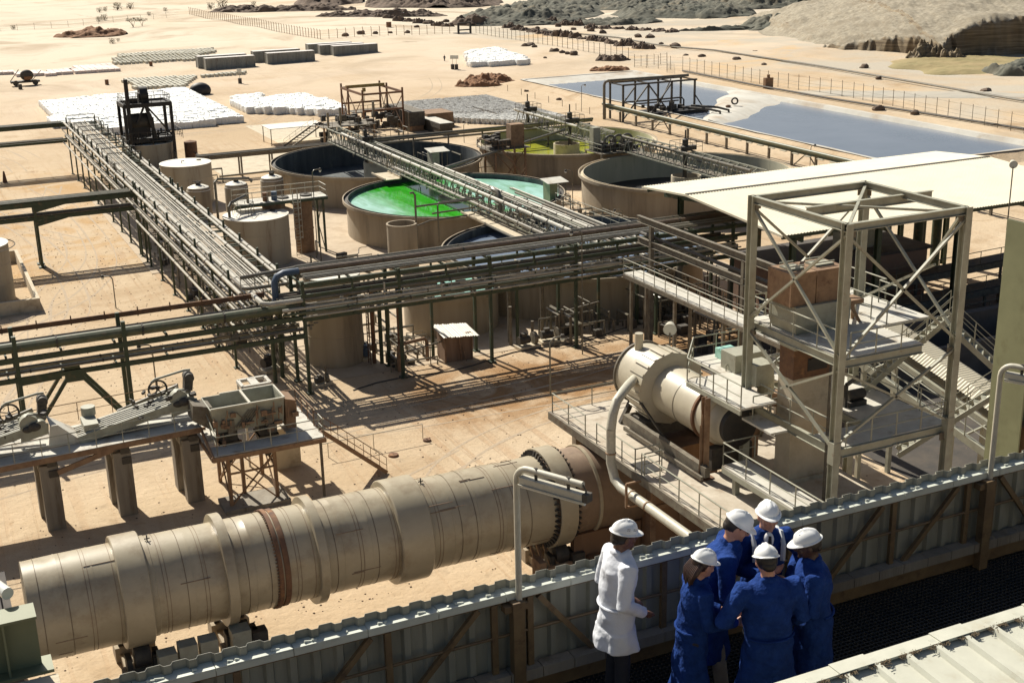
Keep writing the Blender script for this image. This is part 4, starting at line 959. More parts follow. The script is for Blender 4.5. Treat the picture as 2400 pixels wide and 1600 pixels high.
obj('vent_stub', MB().tube((DX-.5, 54.9, DZC+1.4), (DX-.5, 54.9, DZC+2.35), .22, 14), M_['drumw'], dry)
obj('cradle', MB().bb((DX-1.5, 52.5, DZ), (DX+1.5, 53.8, DZ+.8)).bb((DX-.9, 47.4, DZ), (DX+1.4, 47.9, DZ+1.1)).beam((DX-1.8, 52.6, DZ+2.0), (DX-1.3, 50.2, DZ+.1), .10).beam((DX-1.6, 54.8, DZ), (DX-1.0, 54.8, DZ+1.1), .25), M_['dark'], dry, smooth=False)
pts = [(31.6, 53.3, 9.75), (30.6, 52.2, 9.95), (29.7, 51.2, 10.05), (29.1, 50.75, 9.85), (28.75, 50.5, 9.3), (28.62, 50.44, 8.6), (28.6, 50.4, 6.9), (28.6, 50.0, 6.15), (28.6, 49.4, 5.95), (28.65, 47, 5.95), (28.7, 38.5, 5.95)]
t = thing('duct_pipe', 'thick pale pipe bending down from the dryer collar along the deck edge', 'pipe', (28.6, 50.4, 5.9))
obj('pipe_run', MB().path(pts[:6]+[pts[5]], .235, 16).path(pts[5:], .235, 16), M_['lamp'], t)
mb = MB()
for y in (48.4, 47.0): mb.lathe([(.22, y-.04), (.265, y-.04), (.265, y+.04), (.22, y+.04)], (28.65, 0, 5.95), 16, 'Y')
mb.lathe([(.22, -.03), (.265, -.03), (.265, .03), (.22, .03)], (28.6, 50.4, 7.4), 16, 'Z'); obj('clamp_ring', mb, M_['rustd'], t)
obj('bracket', MB().beam((28.3, 48.4, 5.4), (28.3, 48.4, 6.6), .1).beam((28.3, 48.4, 6.6), (29.2, 48.4, 6.6), .1).beam((28.3, 48.4, 5.4), (29.2, 48.4, 5.4), .1), M_['rustd'], t, smooth=False)
# column with cable ladder in front of the dryer
t = thing('cable_column', 'rusty brown steel column standing on the deck before the dryer', 'column', (31.0, 46.0, DZ))
p = G(1650, 1120, DZ); mb = MB().ibeam((p.x, p.y, DZ), (p.x, p.y, 10.85), .3, .3); obj('shaft', mb, M_['rustd'], t, smooth=False)
mb = MB()
for k in range(14): mb.tube((p.x-.25+random.uniform(-.08, .08), p.y, DZ+.2), (p.x-.2+random.uniform(-.08, .08), p.y, DZ+1.4+random.random()*1.8), .035, 5)
obj('cable', mb, M_['rustd'], t); obj('base_plate', MB().box((p.x, p.y, DZ+.03), (.8, .6, .06)), M_['rust'], t, smooth=False)
# platforms around the dryer top
t = thing('access_platform', 'railed platform above the dryer with pale floor plates', 'platform', (33, 47.5, DZ))
z1 = 11.0
mb = MB(); mb.bb((31.95, 44.6, z1-.1), (33.9, 49.0, z1)); mb.bb((33.9, 46.9, z1-.1), (36.6, 51.6, z1-.002)); mb.bb((32.6, 43.2, z1-.9), (33.5, 45.4, z1-.8)); obj('floor_plate', mb, M_['decks'], t, smooth=False)
mb = MB()
for x, y in ((36.4, 51.4),): mb.beam((x, y, DZ), (x, y, z1-.1), .16)
mb.beam((31.95, 44.6, z1-.2), (31.95, 49.0, z1-.2), .1, .22).beam((31.95, 49.0, z1-.2), (34, 49.0, z1-.2), .1, .2); obj('frame', mb, M_['galv'], t, smooth=False)
rail(t, [(31.95, 49.0, z1), (33.9, 51.5, z1), (36.6, 51.5, z1)], step=1.1); rail(t, [(31.95, 49.0, z1), (31.95, 44.6, z1)], step=1.1); rail(t, [(32.9, 45, z1-.8), (33.9, 45.0, z1-.8)], step=1)
mb = MB(); mb.bb((34.4, 48.6, z1), (36.2, 49.8, z1+.9)); mb.bb((33.9, 46.2, z1+.2), (34.9, 47.2, z1+1.2)); mb.lathe([(.4, 0), (.4, .8), (.2, 1.0)], (35.2, 47.2, z1-.6), 16, 'Z', (False, True)); obj('hopper_box', mb, M_['galv'], t, smooth=False)
mb = MB(); mb.bb((35.0, 50.5, z1), (35.9, 51.2, z1+.5)); obj('cabinet', mb, M_['wteal'], t, smooth=False)
t = thing('stair_platform', 'small railed platform with pale floor in front of the dryer end', 'platform', (32, 43.5, DZ))
mb = MB(); mb.bb((31.6, 36.5, 7.95), (33.0, 45.4, 8.05)); obj('floor_plate', mb, M_['decks'], t, smooth=False)
mb = MB(); mb.bb((31.58, 36.5, 7.7), (31.66, 45.4, 7.95)); mb.bb((31.6, 45.35, 7.7), (33, 45.43, 7.95)); mb.bb((31.8, 44.6, DZ), (32.05, 44.85, 7.9)); mb.bb((31.8, 40.6, DZ), (32.05, 40.85, 7.9)); obj('frame', mb, M_['galv'], t, smooth=False)
rail(t, [(33.4, 45.4, 8.05), (31.65, 45.4, 8.05), (31.65, 36.5, 8.05)], step=1.7)
# ================================================================== STEEL TOWER
TX0, TX1, TY0, TY1, TT = 33.8, 40.1, 40.35, 46.8, 20.08
tw = thing('steel_tower', 'open grey green steel tower with crossed braces and two railed floors', 'tower', (37, 43.5, DZ))
for (x, y, s) in ((TX0, TY0, 1), (TX1, TY0, 1), (TX0, TY1, 1), (TX1, TY1, 1)):
    mb = MB(); mb.ibeam((x, y, DZ if x < 36 else 0), (x, y, TT), .34, .36, .03); mb.bb((x-.22, y-.22, DZ), (x+.22, y+.22, DZ+.05)); mb.bb((x-.19, y-.20, 9.6), (x+.19, y+.20, 10.6)); obj('column', mb, M_['galv'], tw, smooth=False)
for z in (TT-.17,):
    for a, b in (((TX0, TY0), (TX1, TY0)), ((TX0, TY1), (TX1, TY1)), ((TX0, TY0), (TX0, TY1)), ((TX1, TY0), (TX1, TY1))):
        obj('beam', MB().ibeam((*a, z), (*b, z), .22, .34, .03), M_['galv'], tw, smooth=False)
mx = (TY0+TY1)/2+.6
obj('beam', MB().ibeam((TX0+.9, mx, TT-.35), (TX1+1.6, mx, TT-.35), .2, .42, .03), M_['galv'], tw, smooth=False)
MZ, LZ = 14.2, 10.2
def br(*s):
    for a, b in s: obj('brace', MB().beam(a, b, .13, .10), M_['galv'], tw, smooth=False)
br(((TX0, TY0, MZ+.2), (TX0, TY1, TT-.5)), ((TX0, TY1, MZ+.2), (TX0, TY0, TT-.5)), ((TX0, TY0, MZ), (TX1, TY0, TT-.5)), ((TX1, TY0, MZ), (TX0, TY0, TT-.5)),
   ((TX0, TY1, MZ), (TX1, TY1, TT-.5)), ((TX1, TY1, MZ), (TX0, TY1, TT-.5)), ((TX1, TY1, MZ+.2), (TX1, TY0+1.6, 17.2)), ((TX1, TY0, MZ+.2), (TX1, TY1, TT-.5)), ((TX1-.2, TY0+.2, TT-.5), (TX1, TY0+2.2, 16.9)),
   ((TX0, TY0, LZ), (TX0, TY1, MZ-.4)), ((TX0, TY0, MZ-.4), (TX0, TY1-2.6, LZ+1.6)), ((TX0, TY0, MZ-.4), (TX1, TY0, LZ+.2)), ((TX1, TY0, MZ-.4), (TX0, TY0, LZ+.2)),
   ((TX0, TY0, TT-.2), (TX1, TY1, TT-.2)), ((TX0, TY1, TT-.25), (TX1, TY0, TT-.25)))
def floorlev(z, x0, y0, x1, y1, name):
    mb = MB(); mb.bb((x0, y0, z-.06), (x1, y1, z)); o = obj(name, mb, M_['decks'], tw, smooth=False)
    mb = MB()
    for a, b in (((x0, y0), (x1, y0)), ((x0, y1), (x1, y1)), ((x0, y0), (x0, y1)), ((x1, y0), (x1, y1))): mb.ibeam((*a, z-.26), (*b, z-.26), .2, .38, .03)
    obj('floor_beam', mb, M_['galv'], tw, smooth=False)
floorlev(MZ, TX0+.4, TY0+.3, TX1-1.6, TY1+.5, 'floor_plate'); obj('floor_plate', MB().bb((38.4, 43.5, MZ-.061), (41.5, 49.5, MZ-.002)), M_['decks'], tw, smooth=False)
rail(tw, [(TX0+.35, TY1+.5, MZ), (TX0+.35, TY0+.3, MZ)], h=1.15, step=1.5); rail(tw, [(TX0+.7, TY0+.22, MZ), (TX1-.1, TY0+.22, MZ)], h=1.1, step=1.45)
rail(tw, [(41.4, 49.4, MZ), (41.4, 46.4, MZ), (41.0, 46.4, MZ), (41.0, 45.2, MZ)], step=1.2); rail(tw, [(TX0+.35, TY1+.5, MZ), (36.0, TY1+.5, MZ)], step=1.2)
floorlev(LZ, TX0+3.3, TY0+.2, TX1+.2, TY1+2.5, 'floor_plate')
obj('floor_plate', MB().bb((TX0+.4, TY0+.2, LZ-.061), (TX0+3.3, TY0+1.9, LZ-.002)), M_['decks'], tw, smooth=False); obj('floor_beam', MB().ibeam((TX0+.35, TY0+.2, LZ-.26), (TX0+.35, TY1+.4, LZ-.26), .2, .42, .03).ibeam((TX0+.4, TY0+.15, LZ-.26), (TX0+3.3, TY0+.15, LZ-.26), .2, .42, .03), M_['galv'], tw, smooth=False)
rail(tw, [(TX0+.35, TY1+.4, LZ), (TX0+.35, TY0+.3, LZ)], h=1.1, step=1.5); rail(tw, [(TX0+.7, TY0+.12, LZ), (TX1-.1, TY0+.12, LZ)], step=1.45); rail(tw, [(TX1+.1, TY0+.4, LZ), (TX1+.1, TY1, LZ)], step=1.6)
stair(tw, (39.6, 45.4, LZ), (42.6, 43.2, MZ-.1), .9, 'galv')
stair(tw, (40.8, 41.2, MZ), (43.2, 38.6, 11.2), .9, 'galv')
ch = thing('concrete_chute', 'square concrete and steel chute with two rusty bins on top inside the tower', 'chute', (35.8, 45, DZ))
obj('plinth', MB().bb((34.55, 44.4, DZ), (37.05, 45.75, DZ+.2)), M_['conc2'], ch, smooth=False)
obj('shaft', MB().bb((34.7, 44.53, DZ+.2), (36.9, 45.62, 11.9)), M_['conc2'], ch, smooth=False)
obj('rusty_section', MB().bb((34.72, 44.55, 11.9), (36.9, 45.6, 13.3)), M_['rust'], ch, smooth=False)
mb = MB(); mb.add([(34.72, 44.5, 13.3), (36.9, 44.5, 13.3), (36.9, 45.6, 13.3), (34.72, 45.6, 13.3), (34.3, 44.0, 14.6), (37.3, 44.0, 14.6), (37.3, 46.0, 14.6), (34.3, 46.0, 14.6)], [(0, 1, 5, 4), (1, 2, 6, 5), (2, 3, 7, 6), (3, 0, 4, 7)]); mb.bb((34.3, 44.0, 14.6), (37.3, 46.0, 15.5)); obj('funnel', mb, M_['galv'], ch, smooth=False)
obj('dent', MB().beam((35.6, 44.5, 12.75), (36.5, 44.5, 13.0), .05, .05).bb((35.5, 44.53, 12.2), (36.6, 44.545, 12.8)), M_['black'], ch, smooth=False)
for x0, x1 in ((34.1, 35.45), (35.5, 37.1)):
    b_ = obj('bin', MB().bb((x0, 44.2, 15.5), (x1, 45.9, 17.0)), M_['rustd'], ch, smooth=False)
    o = obj('hatch', MB().bb((x0+.3, 44.7, 17.0), (x1-.3, 45.5, 17.1)).beam((x0+.3, 44.7, 17.2), (x1-.3, 44.7, 17.2), .05).beam((x0+.3, 45.5, 17.2), (x1-.3, 45.5, 17.2), .05), M_['galv'], ch, smooth=False); o.parent = b_; o.matrix_parent_inverse = Matrix(); o.location = (0, 0, 0)
mb = MB(); mb.bb((37.3, 44.3, 15.1), (38.3, 45.1, 15.3)); mb.beam((37.5, 44.4, MZ), (37.5, 44.4, 15.1), .12).beam((38.2, 44.4, MZ), (37.6, 44.4, 15.1), .12).beam((38.2, 44.9, MZ), (38.2, 44.9, 15.1), .12)
single('machine_stand', mb, M_['rustd'], 'small rusty table frame on the middle tower floor beside the chute', 'stand', smooth=False)
single('motor_unit', MB().bb((37.6, 44.0, LZ), (38.6, 44.7, LZ+.25)).tube((37.7, 44.3, LZ+.5), (38.6, 44.3, LZ+.5), .25, 12).beam((37.5, 44.2, LZ), (37.5, 44.2, LZ+1.1), .14).beam((37.5, 44.2, LZ+1.1), (38.5, 44.6, LZ+1.2), .14), M_['dark'], 'dark motor with bent pipes on the lower tower floor', 'motor')
# inclined covered conveyor
cv = thing('covered_conveyor', 'inclined conveyor under a pale ribbed cover descending past the tower', 'conveyor', (49, 50, 0))
d0, d1 = V((48.0, 57.5, 9.9)), V((48.0, 38.5, 6.25)); W_ = V((2.3, 0, 0)); mb = MB(); nrib = 95
for i in range(nrib):
    a = d0.lerp(d1, i/nrib); b = d0.lerp(d1, (i+.5)/nrib); c_ = d0.lerp(d1, (i+1)/nrib); h = V((0, 0, .05)); rs = []
    for q, e in ((a, 0), (b, 1), (c_, 0)): rs.append([q+h*e, q+W_*.25+V((0, 0, .35))+h*e, q+W_*.75+V((0, 0, .35))+h*e, q+W_+h*e])
    mb.rings(rs, False, False, False)
obj('ribbed_cover', mb, M_['roof'], cv, smooth=False)
mb = MB(); dn_ = V((0, 0, -.7)); mb.beam(d0+dn_, d1+dn_, .2, .3).beam(d0+dn_+W_, d1+dn_+W_, .2, .3).beam(d0+V((-1.6, 0, -1.1)), d1+V((-1.6, 0, -1.1)), .25, .4); mb.beam(d0+dn_+W_/2, d1+dn_+W_/2, 1.4, .06)
for k in range(9):
    p = d0.lerp(d1, k/8); mb.beam((p.x, p.y, p.z-.7), (p.x+2.3, p.y, p.z-.7), .12); mb.beam((p.x-1.6, p.y, p.z-1.1), (p.x, p.y, p.z-.8), .1)
for k in (1, 4, 7): p = d0.lerp(d1, k/8); mb.beam((p.x, p.y, 0), (p.x, p.y, p.z-.8), .25).beam((p.x+2.3, p.y, 0), (p.x+2.3, p.y, p.z-.8), .25)
obj('frame', mb, M_['galv'], cv, smooth=False); rail(cv, [d0+V((-1.7, 0, -.9)), d1+V((-1.7, 0, -.9))], step=1.8)
# ================================================================== CANOPY AND BUILDING UNDER IT
RX0, RX1, RYf, RYr, RZe, RZr = 55.9, 88.0, 73.7, 93.3, 10.0, 10.75
cp = thing('canopy_roof', 'wide open canopy with a pale ribbed metal roof behind the tower', 'canopy', (80, 83, 0))
yr = 86.5
mb = MB(); per = .28; x = RX0; prof = []
while x < RX1: prof += [(x, 0), (x+.16, 0), (x+.20, .045), (x+.26, .045)]; x += per
for ya, za, yb, zb in ((RYf, RZe, yr, RZr), (yr+.02, RZr, RYr, RZe+.25)):
    n = len(prof); o = len(mb.v); mb.v += [(a, ya, za+b) for a, b in prof]+[(a, yb, zb+b) for a, b in prof]; mb.f += [(o+i, o+i+1, o+n+i+1, o+n+i) for i in range(n-1)]
obj('roof_sheet', mb, M_['roof'], cp, smooth=False)
mb = MB(); mb.bb((RX0, yr-.12, RZr+.03), (RX1, yr+.12, RZr+.09)); x = RX0
while x < RX1-.2: mb.bb((x, yr-.17, RZr+.03), (x+.12, yr-.12, RZr+.07)); x += .28
obj('ridge_flashing', mb, M_['pipe'], cp, smooth=False)
mb = MB(); mb.beam((RX0, RYf, RZe-.06), (RX0, yr, RZr-.06), .08, .16).beam((RX0, yr, RZr-.06), (RX0, RYr, RZe+.19), .08, .16); obj('verge_trim', mb, M_['roof'], cp, smooth=False)
mb = MB()
for y, z in ((RYf+.5, RZe-.25), (78, RZe-.02), (82.5, RZe+.2), (yr, RZr-.3), (90, RZe+.25), (RYr-.4, RZe-.02)): mb.beam((RX0+.3, y, z), (RX1, y, z), .15, .3)
for x in (58, 66, 74, 82, 87.5): mb.beam((x, RYf+.4, RZe-.6), (x, yr, RZr-.8), .2, .4).beam((x, yr, RZr-.8), (x, RYr-.3, RZe-.6), .2, .4)
obj('rafter', mb, M_['green'], cp, smooth=False)
for x in (58, 66, 74, 82, 87.5):
    for y in (RYf+1.5, 90.5): obj('column', MB().ibeam((x, y, 0), (x, y, RZe-.4), .4, .4, .04), M_['green'], cp, smooth=False)
bd = thing('brick_building', 'brown rendered flat roofed building in the shade under the canopy', 'building', (70, 85, 0))
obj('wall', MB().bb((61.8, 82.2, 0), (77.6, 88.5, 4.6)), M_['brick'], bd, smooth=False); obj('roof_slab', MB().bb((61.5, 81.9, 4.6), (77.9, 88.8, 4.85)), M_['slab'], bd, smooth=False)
obj('door', MB().bb((61.77, 83.2, 0), (61.8, 84.2, 2.1)), M_['pipeb'], bd, smooth=False); obj('window', MB().bb((62.6, 82.17, 1.0), (63.8, 82.2, 2.4)), M_['pipeb'], bd, smooth=False)
single('roof_unit', MB().bb((70.5, 84, 4.85), (73.2, 86, 6.5)).bb((73.4, 84.3, 4.85), (74.3, 85.2, 6.1)), M_['galv'], 'grey box units standing on the flat roof under the canopy', 'unit', smooth=False)
for k, (y0, z0_, lab) in enumerate(((76.2, 2.6, 'dark belt gallery with handrail running right in the deep shade'), (73.4, 1.6, 'lower dark belt gallery in front of the railed one, in the shade'), (79.2, 3.6, 'upper dark belt gallery behind the railed one under the canopy'))):
    t = thing('belt_gallery', lab, 'conveyor', (85, y0, 0)); zz = z0_
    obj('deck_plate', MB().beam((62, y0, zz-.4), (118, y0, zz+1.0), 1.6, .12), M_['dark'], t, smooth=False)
    mb = MB().beam((62, y0-.8, zz-.7), (118, y0-.8, zz+.7), .15, .5)
    for i in range(12): xx = 64+i*4.6; mb.beam((xx, y0-.7, 0), (xx, y0-.7, zz-.6+i*.11), .18)
    obj('frame', mb, M_['galvd'], t, smooth=False); rail(t, [(62, y0-.8, zz-.35), (118, y0-.8, zz+1.05)], m='galvd', step=2.2)
t = thing('process_columns', 'cluster of dark green columns and vessels standing under the right of the canopy', 'columns', (84, 88, 0))
mb = MB()
for x, y in ((80, 86), (81.2, 87), (84, 88), (85.3, 86), (88, 89), (79, 89)): mb.tube((x, y, 0), (x, y, 8.5), .45, 12)
obj('vessel', mb, M_['green'], t)
# walkway with stairs from the racks to the dryer
wk = thing('walkway', 'raised walkway with handrails leading from the pipe racks to the dryer stairs', 'walkway', (47.5, 72, 0))
mb = MB(); mb.bb((47.0, 60.5, 6.7), (48.5, 81, 6.78)); obj('floor_plate', mb, M_['decks'], wk, smooth=False)
mb = MB(); mb.beam((47, 60.5, 6.55), (47, 81, 6.55), .1, .3).beam((48.5, 60.5, 6.55), (48.5, 81, 6.55), .1, .3)
for y in (62, 68, 74, 80): mb.beam((47.1, y, 0), (47.1, y, 6.4), .2).beam((48.4, y, 0), (48.4, y, 6.4), .2)
obj('frame', mb, M_['galvd'], wk, smooth=False); rail(wk, [(47, 81, 6.78), (47, 60.5, 6.78)], step=1.5); rail(wk, [(48.5, 81, 6.78), (48.5, 64, 6.78)], m='galvd', step=1.5)
stair(wk, (46.9, 60.6, 6.7), (43.0, 60.6, 4.4), 1.0, 'galv', False)
t = thing('pipe_bridge', 'two long steel beams carrying pipes towards the tower', 'pipe bridge', (50, 72, 0))
mb = MB(); mb.ibeam((50, 84, 10.0), (50, 58, 10.0), .3, .5).ibeam((50, 84, 8.35), (50, 58, 8.35), .3, .5)
for y in (60, 70, 82): mb.beam((50, y, 0), (50, y, 9.8), .3)
obj('frame', mb, M_['galvd'], t, smooth=False); obj('pipe', MB().tube((50.3, 84, 8.8), (50.3, 58, 8.8), .14, 8), M_['dark'], t)
# flood lights and small lamps
def flood(x, y, z0, h, label, s=.38):
    t = thing('flood_light', label, 'flood light', (x, y, z0))
    obj('pole', MB().tube((x, y, z0), (x, y, z0+h), .05, 8), M_['pipe'], t); d = V((-.35, -.5, -.15)).normalized(); c = V((x, y, z0+h+.2))
    M3 = d.to_track_quat('Z', 'Y').to_matrix(); mb = MB()
    R = [[c+M3@V((math.cos(a)*r, math.sin(a)*r, q)) for a in [2*PI*i/20 for i in range(20)]] for r, q in ((.12*s/.38, -.55), (.22*s/.38, -.45), (s*.9, -.05), (s, .1))]
    mb.rings(R, True, True, False); obj('reflector', mb, M_['lamp'], t); R = [[c+M3@V((math.cos(a)*s*.96, math.sin(a)*s*.96, q)) for a in [2*PI*i/20 for i in range(20)]] for q in (.06, .08)]
    obj('lens', MB().rings(R), M_['lampg'], t); return t
p = G(1597, 812, DZ); flood(36.0, 57.0, DZ, 3.7, 'round white flood light on a pole above the dryer')
p = GY(2375, 385, 73.2); flood(p.x, 73.2, 8, p.z-8.2, 'silver ball shaped flood light at the edge of the canopy roof', .32)

# near-black floor and low walls, added as painted shade right of the tower
M_['ore'] = mat('painted_shade', (.05,.045,.04), (.085,.07,.055), .6, .95, bump=.5, bscale=3)  # deep shade put into the sheet's colour; no ore lies here
struct('shade_floor', MB().bb((50.8, 44, -.2), (90, 80.5, .035)), M_['ore'], smooth=False)  # added sheet; the 'ore' key holds the painted shade colour
t = thing('shade_wall', 'long low dark wall added to deepen the shade right of the tower', 'added_wall', (60, 66, 0))  # invented dark walls filling the deep shade
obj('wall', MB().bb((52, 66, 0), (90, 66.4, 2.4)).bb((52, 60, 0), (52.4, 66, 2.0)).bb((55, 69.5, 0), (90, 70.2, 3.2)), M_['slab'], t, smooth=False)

# extra fittings of the tower: gussets, base plates, ladder, more rails, second stair and cable trays
mb = MB()
for x in (TX0, TX1):
    for y in (TY0, TY1):
        for z in (TT-.45, MZ-.5, LZ-.5): mb.box((x+(.28 if x == TX0 else -.28), y, z), (.3, .03, .34)).box((x, y+(.28 if y == TY0 else -.28), z), (.03, .3, .34))
obj('gusset_plate', mb, M_['galvd'], tw, smooth=False)['kind'] = 'stuff'
rail(tw, [(38.5, 49.4, MZ), (41.4, 49.4, MZ)], step=1.2); rail(tw, [(38.9, 43.4, MZ), (38.9, 46.6, MZ)], step=1.1); rail(tw, [(34.3, 49.2, LZ), (40.2, 49.2, LZ)], step=1.5)
stair(tw, (41.2, 44.5, DZ+.1), (44.4, 42.0, LZ), .9, 'galv')
mb = MB()
for k in range(9): mb.tube((TX0+.25, TY0+.5+k*.05, DZ+.1), (TX0+.25, TY0+.5+k*.05, MZ-.4), .018, 4)
for k in range(26): x = random.uniform(TX0+1, TX1-.5); y = random.uniform(TY0+.5, TY1-.4); z = random.choice((LZ, LZ, MZ)); 
obj('cable', mb, M_['dark'], tw)
t = thing('deck_clutter', 'small boxes, valves and pipe bends standing on the service deck by the dryer', 'fittings', (37, 50, DZ))
for k in range(26):
    x = random.uniform(35, 41.5); y = random.uniform(47.5, 56); s = random.uniform(.2, .8)
    if k % 3: obj('box', MB().box((x, y, DZ+s*.6), (s, s*.8, s*1.2), rz=random.random()), M_[random.choice(['galv', 'galvd', 'dark', 'rustd'])], t, smooth=False)
    else: obj('pipe', MB().path([(x, y, DZ), (x, y, DZ+1.2+s), (x+.15, y, DZ+1.4+s), (x+1+s, y, DZ+1.45+s)], .07, 8), M_['pipe'], t)

# ================================================================== TANKS
def thickener(label, cx, cy, R, h, lev, liq, inner='inner', lip=.38, well=True, wall_='conc', wz=None):
    t = thing('settling_tank', label, 'tank', (cx, cy, 0), 'large round settling tanks')
    obj('wall', MB().lathe([(R-.25, 0), (R-.22, 0), (R-.22, h-.42), (R+lip*.5, h-.34), (R+lip*.5, h), (R+lip*.5-.12, h)], (cx, cy, 0), 128, 'Z'), M_[wall_], t)
    obj('launder', MB().lathe([(R+lip*.5-.12, h), (R+lip*.5-.12, h-.25), (R-.34, h-.25), (R-.34, h-.02), (R-.42, h-.02)], (cx, cy, 0), 128, 'Z'), M_['conc2' if inner == 'innerpale' else 'dark'], t)
    obj('lining', MB().lathe([(R-.42, h-.02), (R-.42, lev-.25), (.01, lev-.6)], (cx, cy, 0), 128, 'Z'), M_[inner], t)
    if liq:
        o = MB(); n = 96; o.add([(cx+math.cos(2*PI*i/n)*(R-.4), cy+math.sin(2*PI*i/n)*(R-.4), lev) for i in range(n)], [tuple(range(n))]); 
        q = obj('liquid', o, M_[liq], t, loc=(cx, cy, lev), smooth=False)
    if well:
        wz = wz or h+.1; obj('center_well', MB().lathe([(1.75, lev-.4), (1.75, wz-.5), (1.62, wz-.5), (1.62, lev+.1), (.02, lev+.1)], (cx, cy, 0), 40, 'Z'), M_['conc2'], t)
    return t
thickener('big open round tank with dark empty lining, farthest left of the round tanks', 53.5, 154.0, 13.1, 3.8, 1.0, None)
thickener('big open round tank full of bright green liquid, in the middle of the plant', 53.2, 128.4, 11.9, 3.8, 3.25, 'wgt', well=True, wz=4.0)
thickener('big open round tank half hidden behind the long pipe rack, bluish liquid', 53.6, 101.4, 11.9, 3.8, 3.0, 'wblue', wz=3.9)
thickener('big round tank with empty pale inner wall, left of the canopy roof', 81.8, 126.6, 12.4, 3.8, .7, 'black', inner='innerpale', wz=3.7)
thickener('big round tank holding yellow liquid behind the staircase tower', 80.0, 153.2, 11.9, 3.9, 2.0, 'wyellow', inner='innerpale', wz=3.9)
thickener('small round concrete tank with teal liquid behind the wooden shed', 39.0, 95.6, 4.15, 3.4, 3.1, 'wteal', lip=.1, well=False)
def rooftank(label, cx, cy, R, h, m='tank', top='tankroof', dome=.18, group=None, name='storage_tank'):
    t = thing(name, label, 'tank', (cx, cy, 0), group)
    obj('wall', MB().lathe([(R, 0), (R, h*.33), (R+.02, h*.33+.02), (R+.02, h*.33+.06), (R, h*.33+.08), (R, h*.66), (R+.02, h*.66+.02), (R+.02, h*.66+.06), (R, h*.66+.08), (R, h)], (cx, cy, 0), 64, 'Z'), M_[m], t)
    obj('roof', MB().lathe([(R+.04, h-.03), (R+.04, h+.02), (R*.5, h+dome*.75), (.02, h+dome)], (cx, cy, 0), 64, 'Z'), M_[top], t)
    obj('roof_hatch', MB().tube((cx+R*.55, cy+.2, h), (cx+R*.55, cy+.2, h+.22), .28, 12).path([(cx-.2*R, cy-.3*R, h), (cx-.2*R, cy-.3*R, h+.4), (cx-.1*R, cy-.35*R, h+.42)], .05, 6), M_['dark'], t)
    return t
rooftank('grey cylindrical tank with flat white roof, beside the caged ladder', 30.25, 124.3, 3.2, 4.85)
rooftank('cylindrical tank with white roof behind the domed vessels', 30.3, 157.5, 3.05, 4.9)
rooftank('rust streaked concrete tank standing under the pipe rack on the left', 27.6, 91.4, 2.15, 6.9, m='conc')
rooftank('squat tank with white roof directly under the black steel structure', 29.6, 178.2, 3.35, 4.6)
t = rooftank('tank with white top at the left edge inside a low bund wall', 4.1, 123.0, 3.0, 5.3)
obj('rim_pipe', MB().lathe([(3.55, 5.0), (3.62, 5.05), (3.55, 5.1)], (4.1, 123, 0), 48, 'Z'), M_['pipe'], t)
single('bund_wall', MB().bb((-3, 117.0, 0), (8.7, 117.35, 1.2)).bb((8.4, 117.35, 0), (8.7, 137, 1.2)).bb((7.2, 137, 0), (8.7, 137.3, 1.2)), M_['conc2'], 'low concrete bund wall around the tank at the left edge', 'wall', smooth=False)
t = thing('open_vessel', 'narrow open topped concrete cylinder beside the green tank', 'vessel', (41.9, 113.5, 0))
obj('wall', MB().lathe([(1.45, 0), (1.45, 4.45), (1.5, 4.45), (1.5, 4.55), (1.32, 4.55), (1.32, 3.6), (.02, 3.6)], (41.9, 114.5, 0), 40, 'Z'), M_['conc'], t)
obj('feed_pipe', MB().path([(43.2, 114.0, 0), (43.2, 114.0, 7.2), (43.0, 114, 7.5), (42.7, 114, 7.45)], .11, 8).tube((43.2, 114, 6.1), (50.5, 114.4, 6.1), .10, 8), M_['pipe'], t)
for i, (x, y, lab) in enumerate(((29.6, 147.8, 'leftmost of the three domed brown vessels'), (33.9, 147.5, 'middle one of the three domed brown vessels'), (38.6, 149.3, 'rightmost domed brown vessel, beside the dark empty tank'))):
    t = thing('domed_vessel', lab, 'vessel', (x, y, 0), 'domed vessels')
    obj('wall', MB().lathe([(1.35, 0), (1.35, 3.3), (1.25, 3.6)], (x, y, 0), 32, 'Z'), M_['conc'], t)
    obj('dome', MB().lathe([(1.36, 3.3), (1.2, 3.65), (.75, 3.85), (.02, 3.95)], (x, y, 0), 32, 'Z'), M_['tankroof'], t)
    obj('manhole', MB().tube((x, y-.1, 3.9), (x, y-.1, 4.25), .3, 12).beam((x-.6, y+.1, 4.3), (x+.5, y-.2, 4.3), .08), M_['dark'], t)
t = thing('twin_columns', 'two tall brown columns carrying a railed platform behind the white roofed tank', 'columns', (34, 125.5, 0))
for x in (35.6, 32.4): obj('column', MB().lathe([(.95, 0), (.95, 2.4), (1.0, 2.42), (1.0, 2.5), (.95, 2.52), (.95, 5.6)], (x, 126.2, 0), 28, 'Z'), M_['rustd'], t)
obj('floor_plate', MB().bb((28.6, 124.9, 5.7), (37.9, 127.4, 5.8)), M_['decks'], t, smooth=False)
obj('frame', MB().beam((28.6, 124.85, 5.6), (37.9, 124.85, 5.6), .1, .25).beam((37.4, 125, 0), (37.4, 125, 5.6), .2).beam((37.4, 127.2, 0), (37.4, 127.2, 5.6), .2).beam((37.4, 125, 0), (37.4, 127.2, 2.7), .08).beam((37.4, 127.2, 2.7), (37.4, 125, 5.5), .08).beam((29, 127, 0), (29, 127, 5.6), .2), M_['green'], t, smooth=False)
rail(t, [(28.7, 125.0, 5.8), (37.8, 125.0, 5.8), (37.8, 127.3, 5.8), (28.7, 127.3, 5.8)], m='lamp', step=1.6, r=.03)
mb = MB()
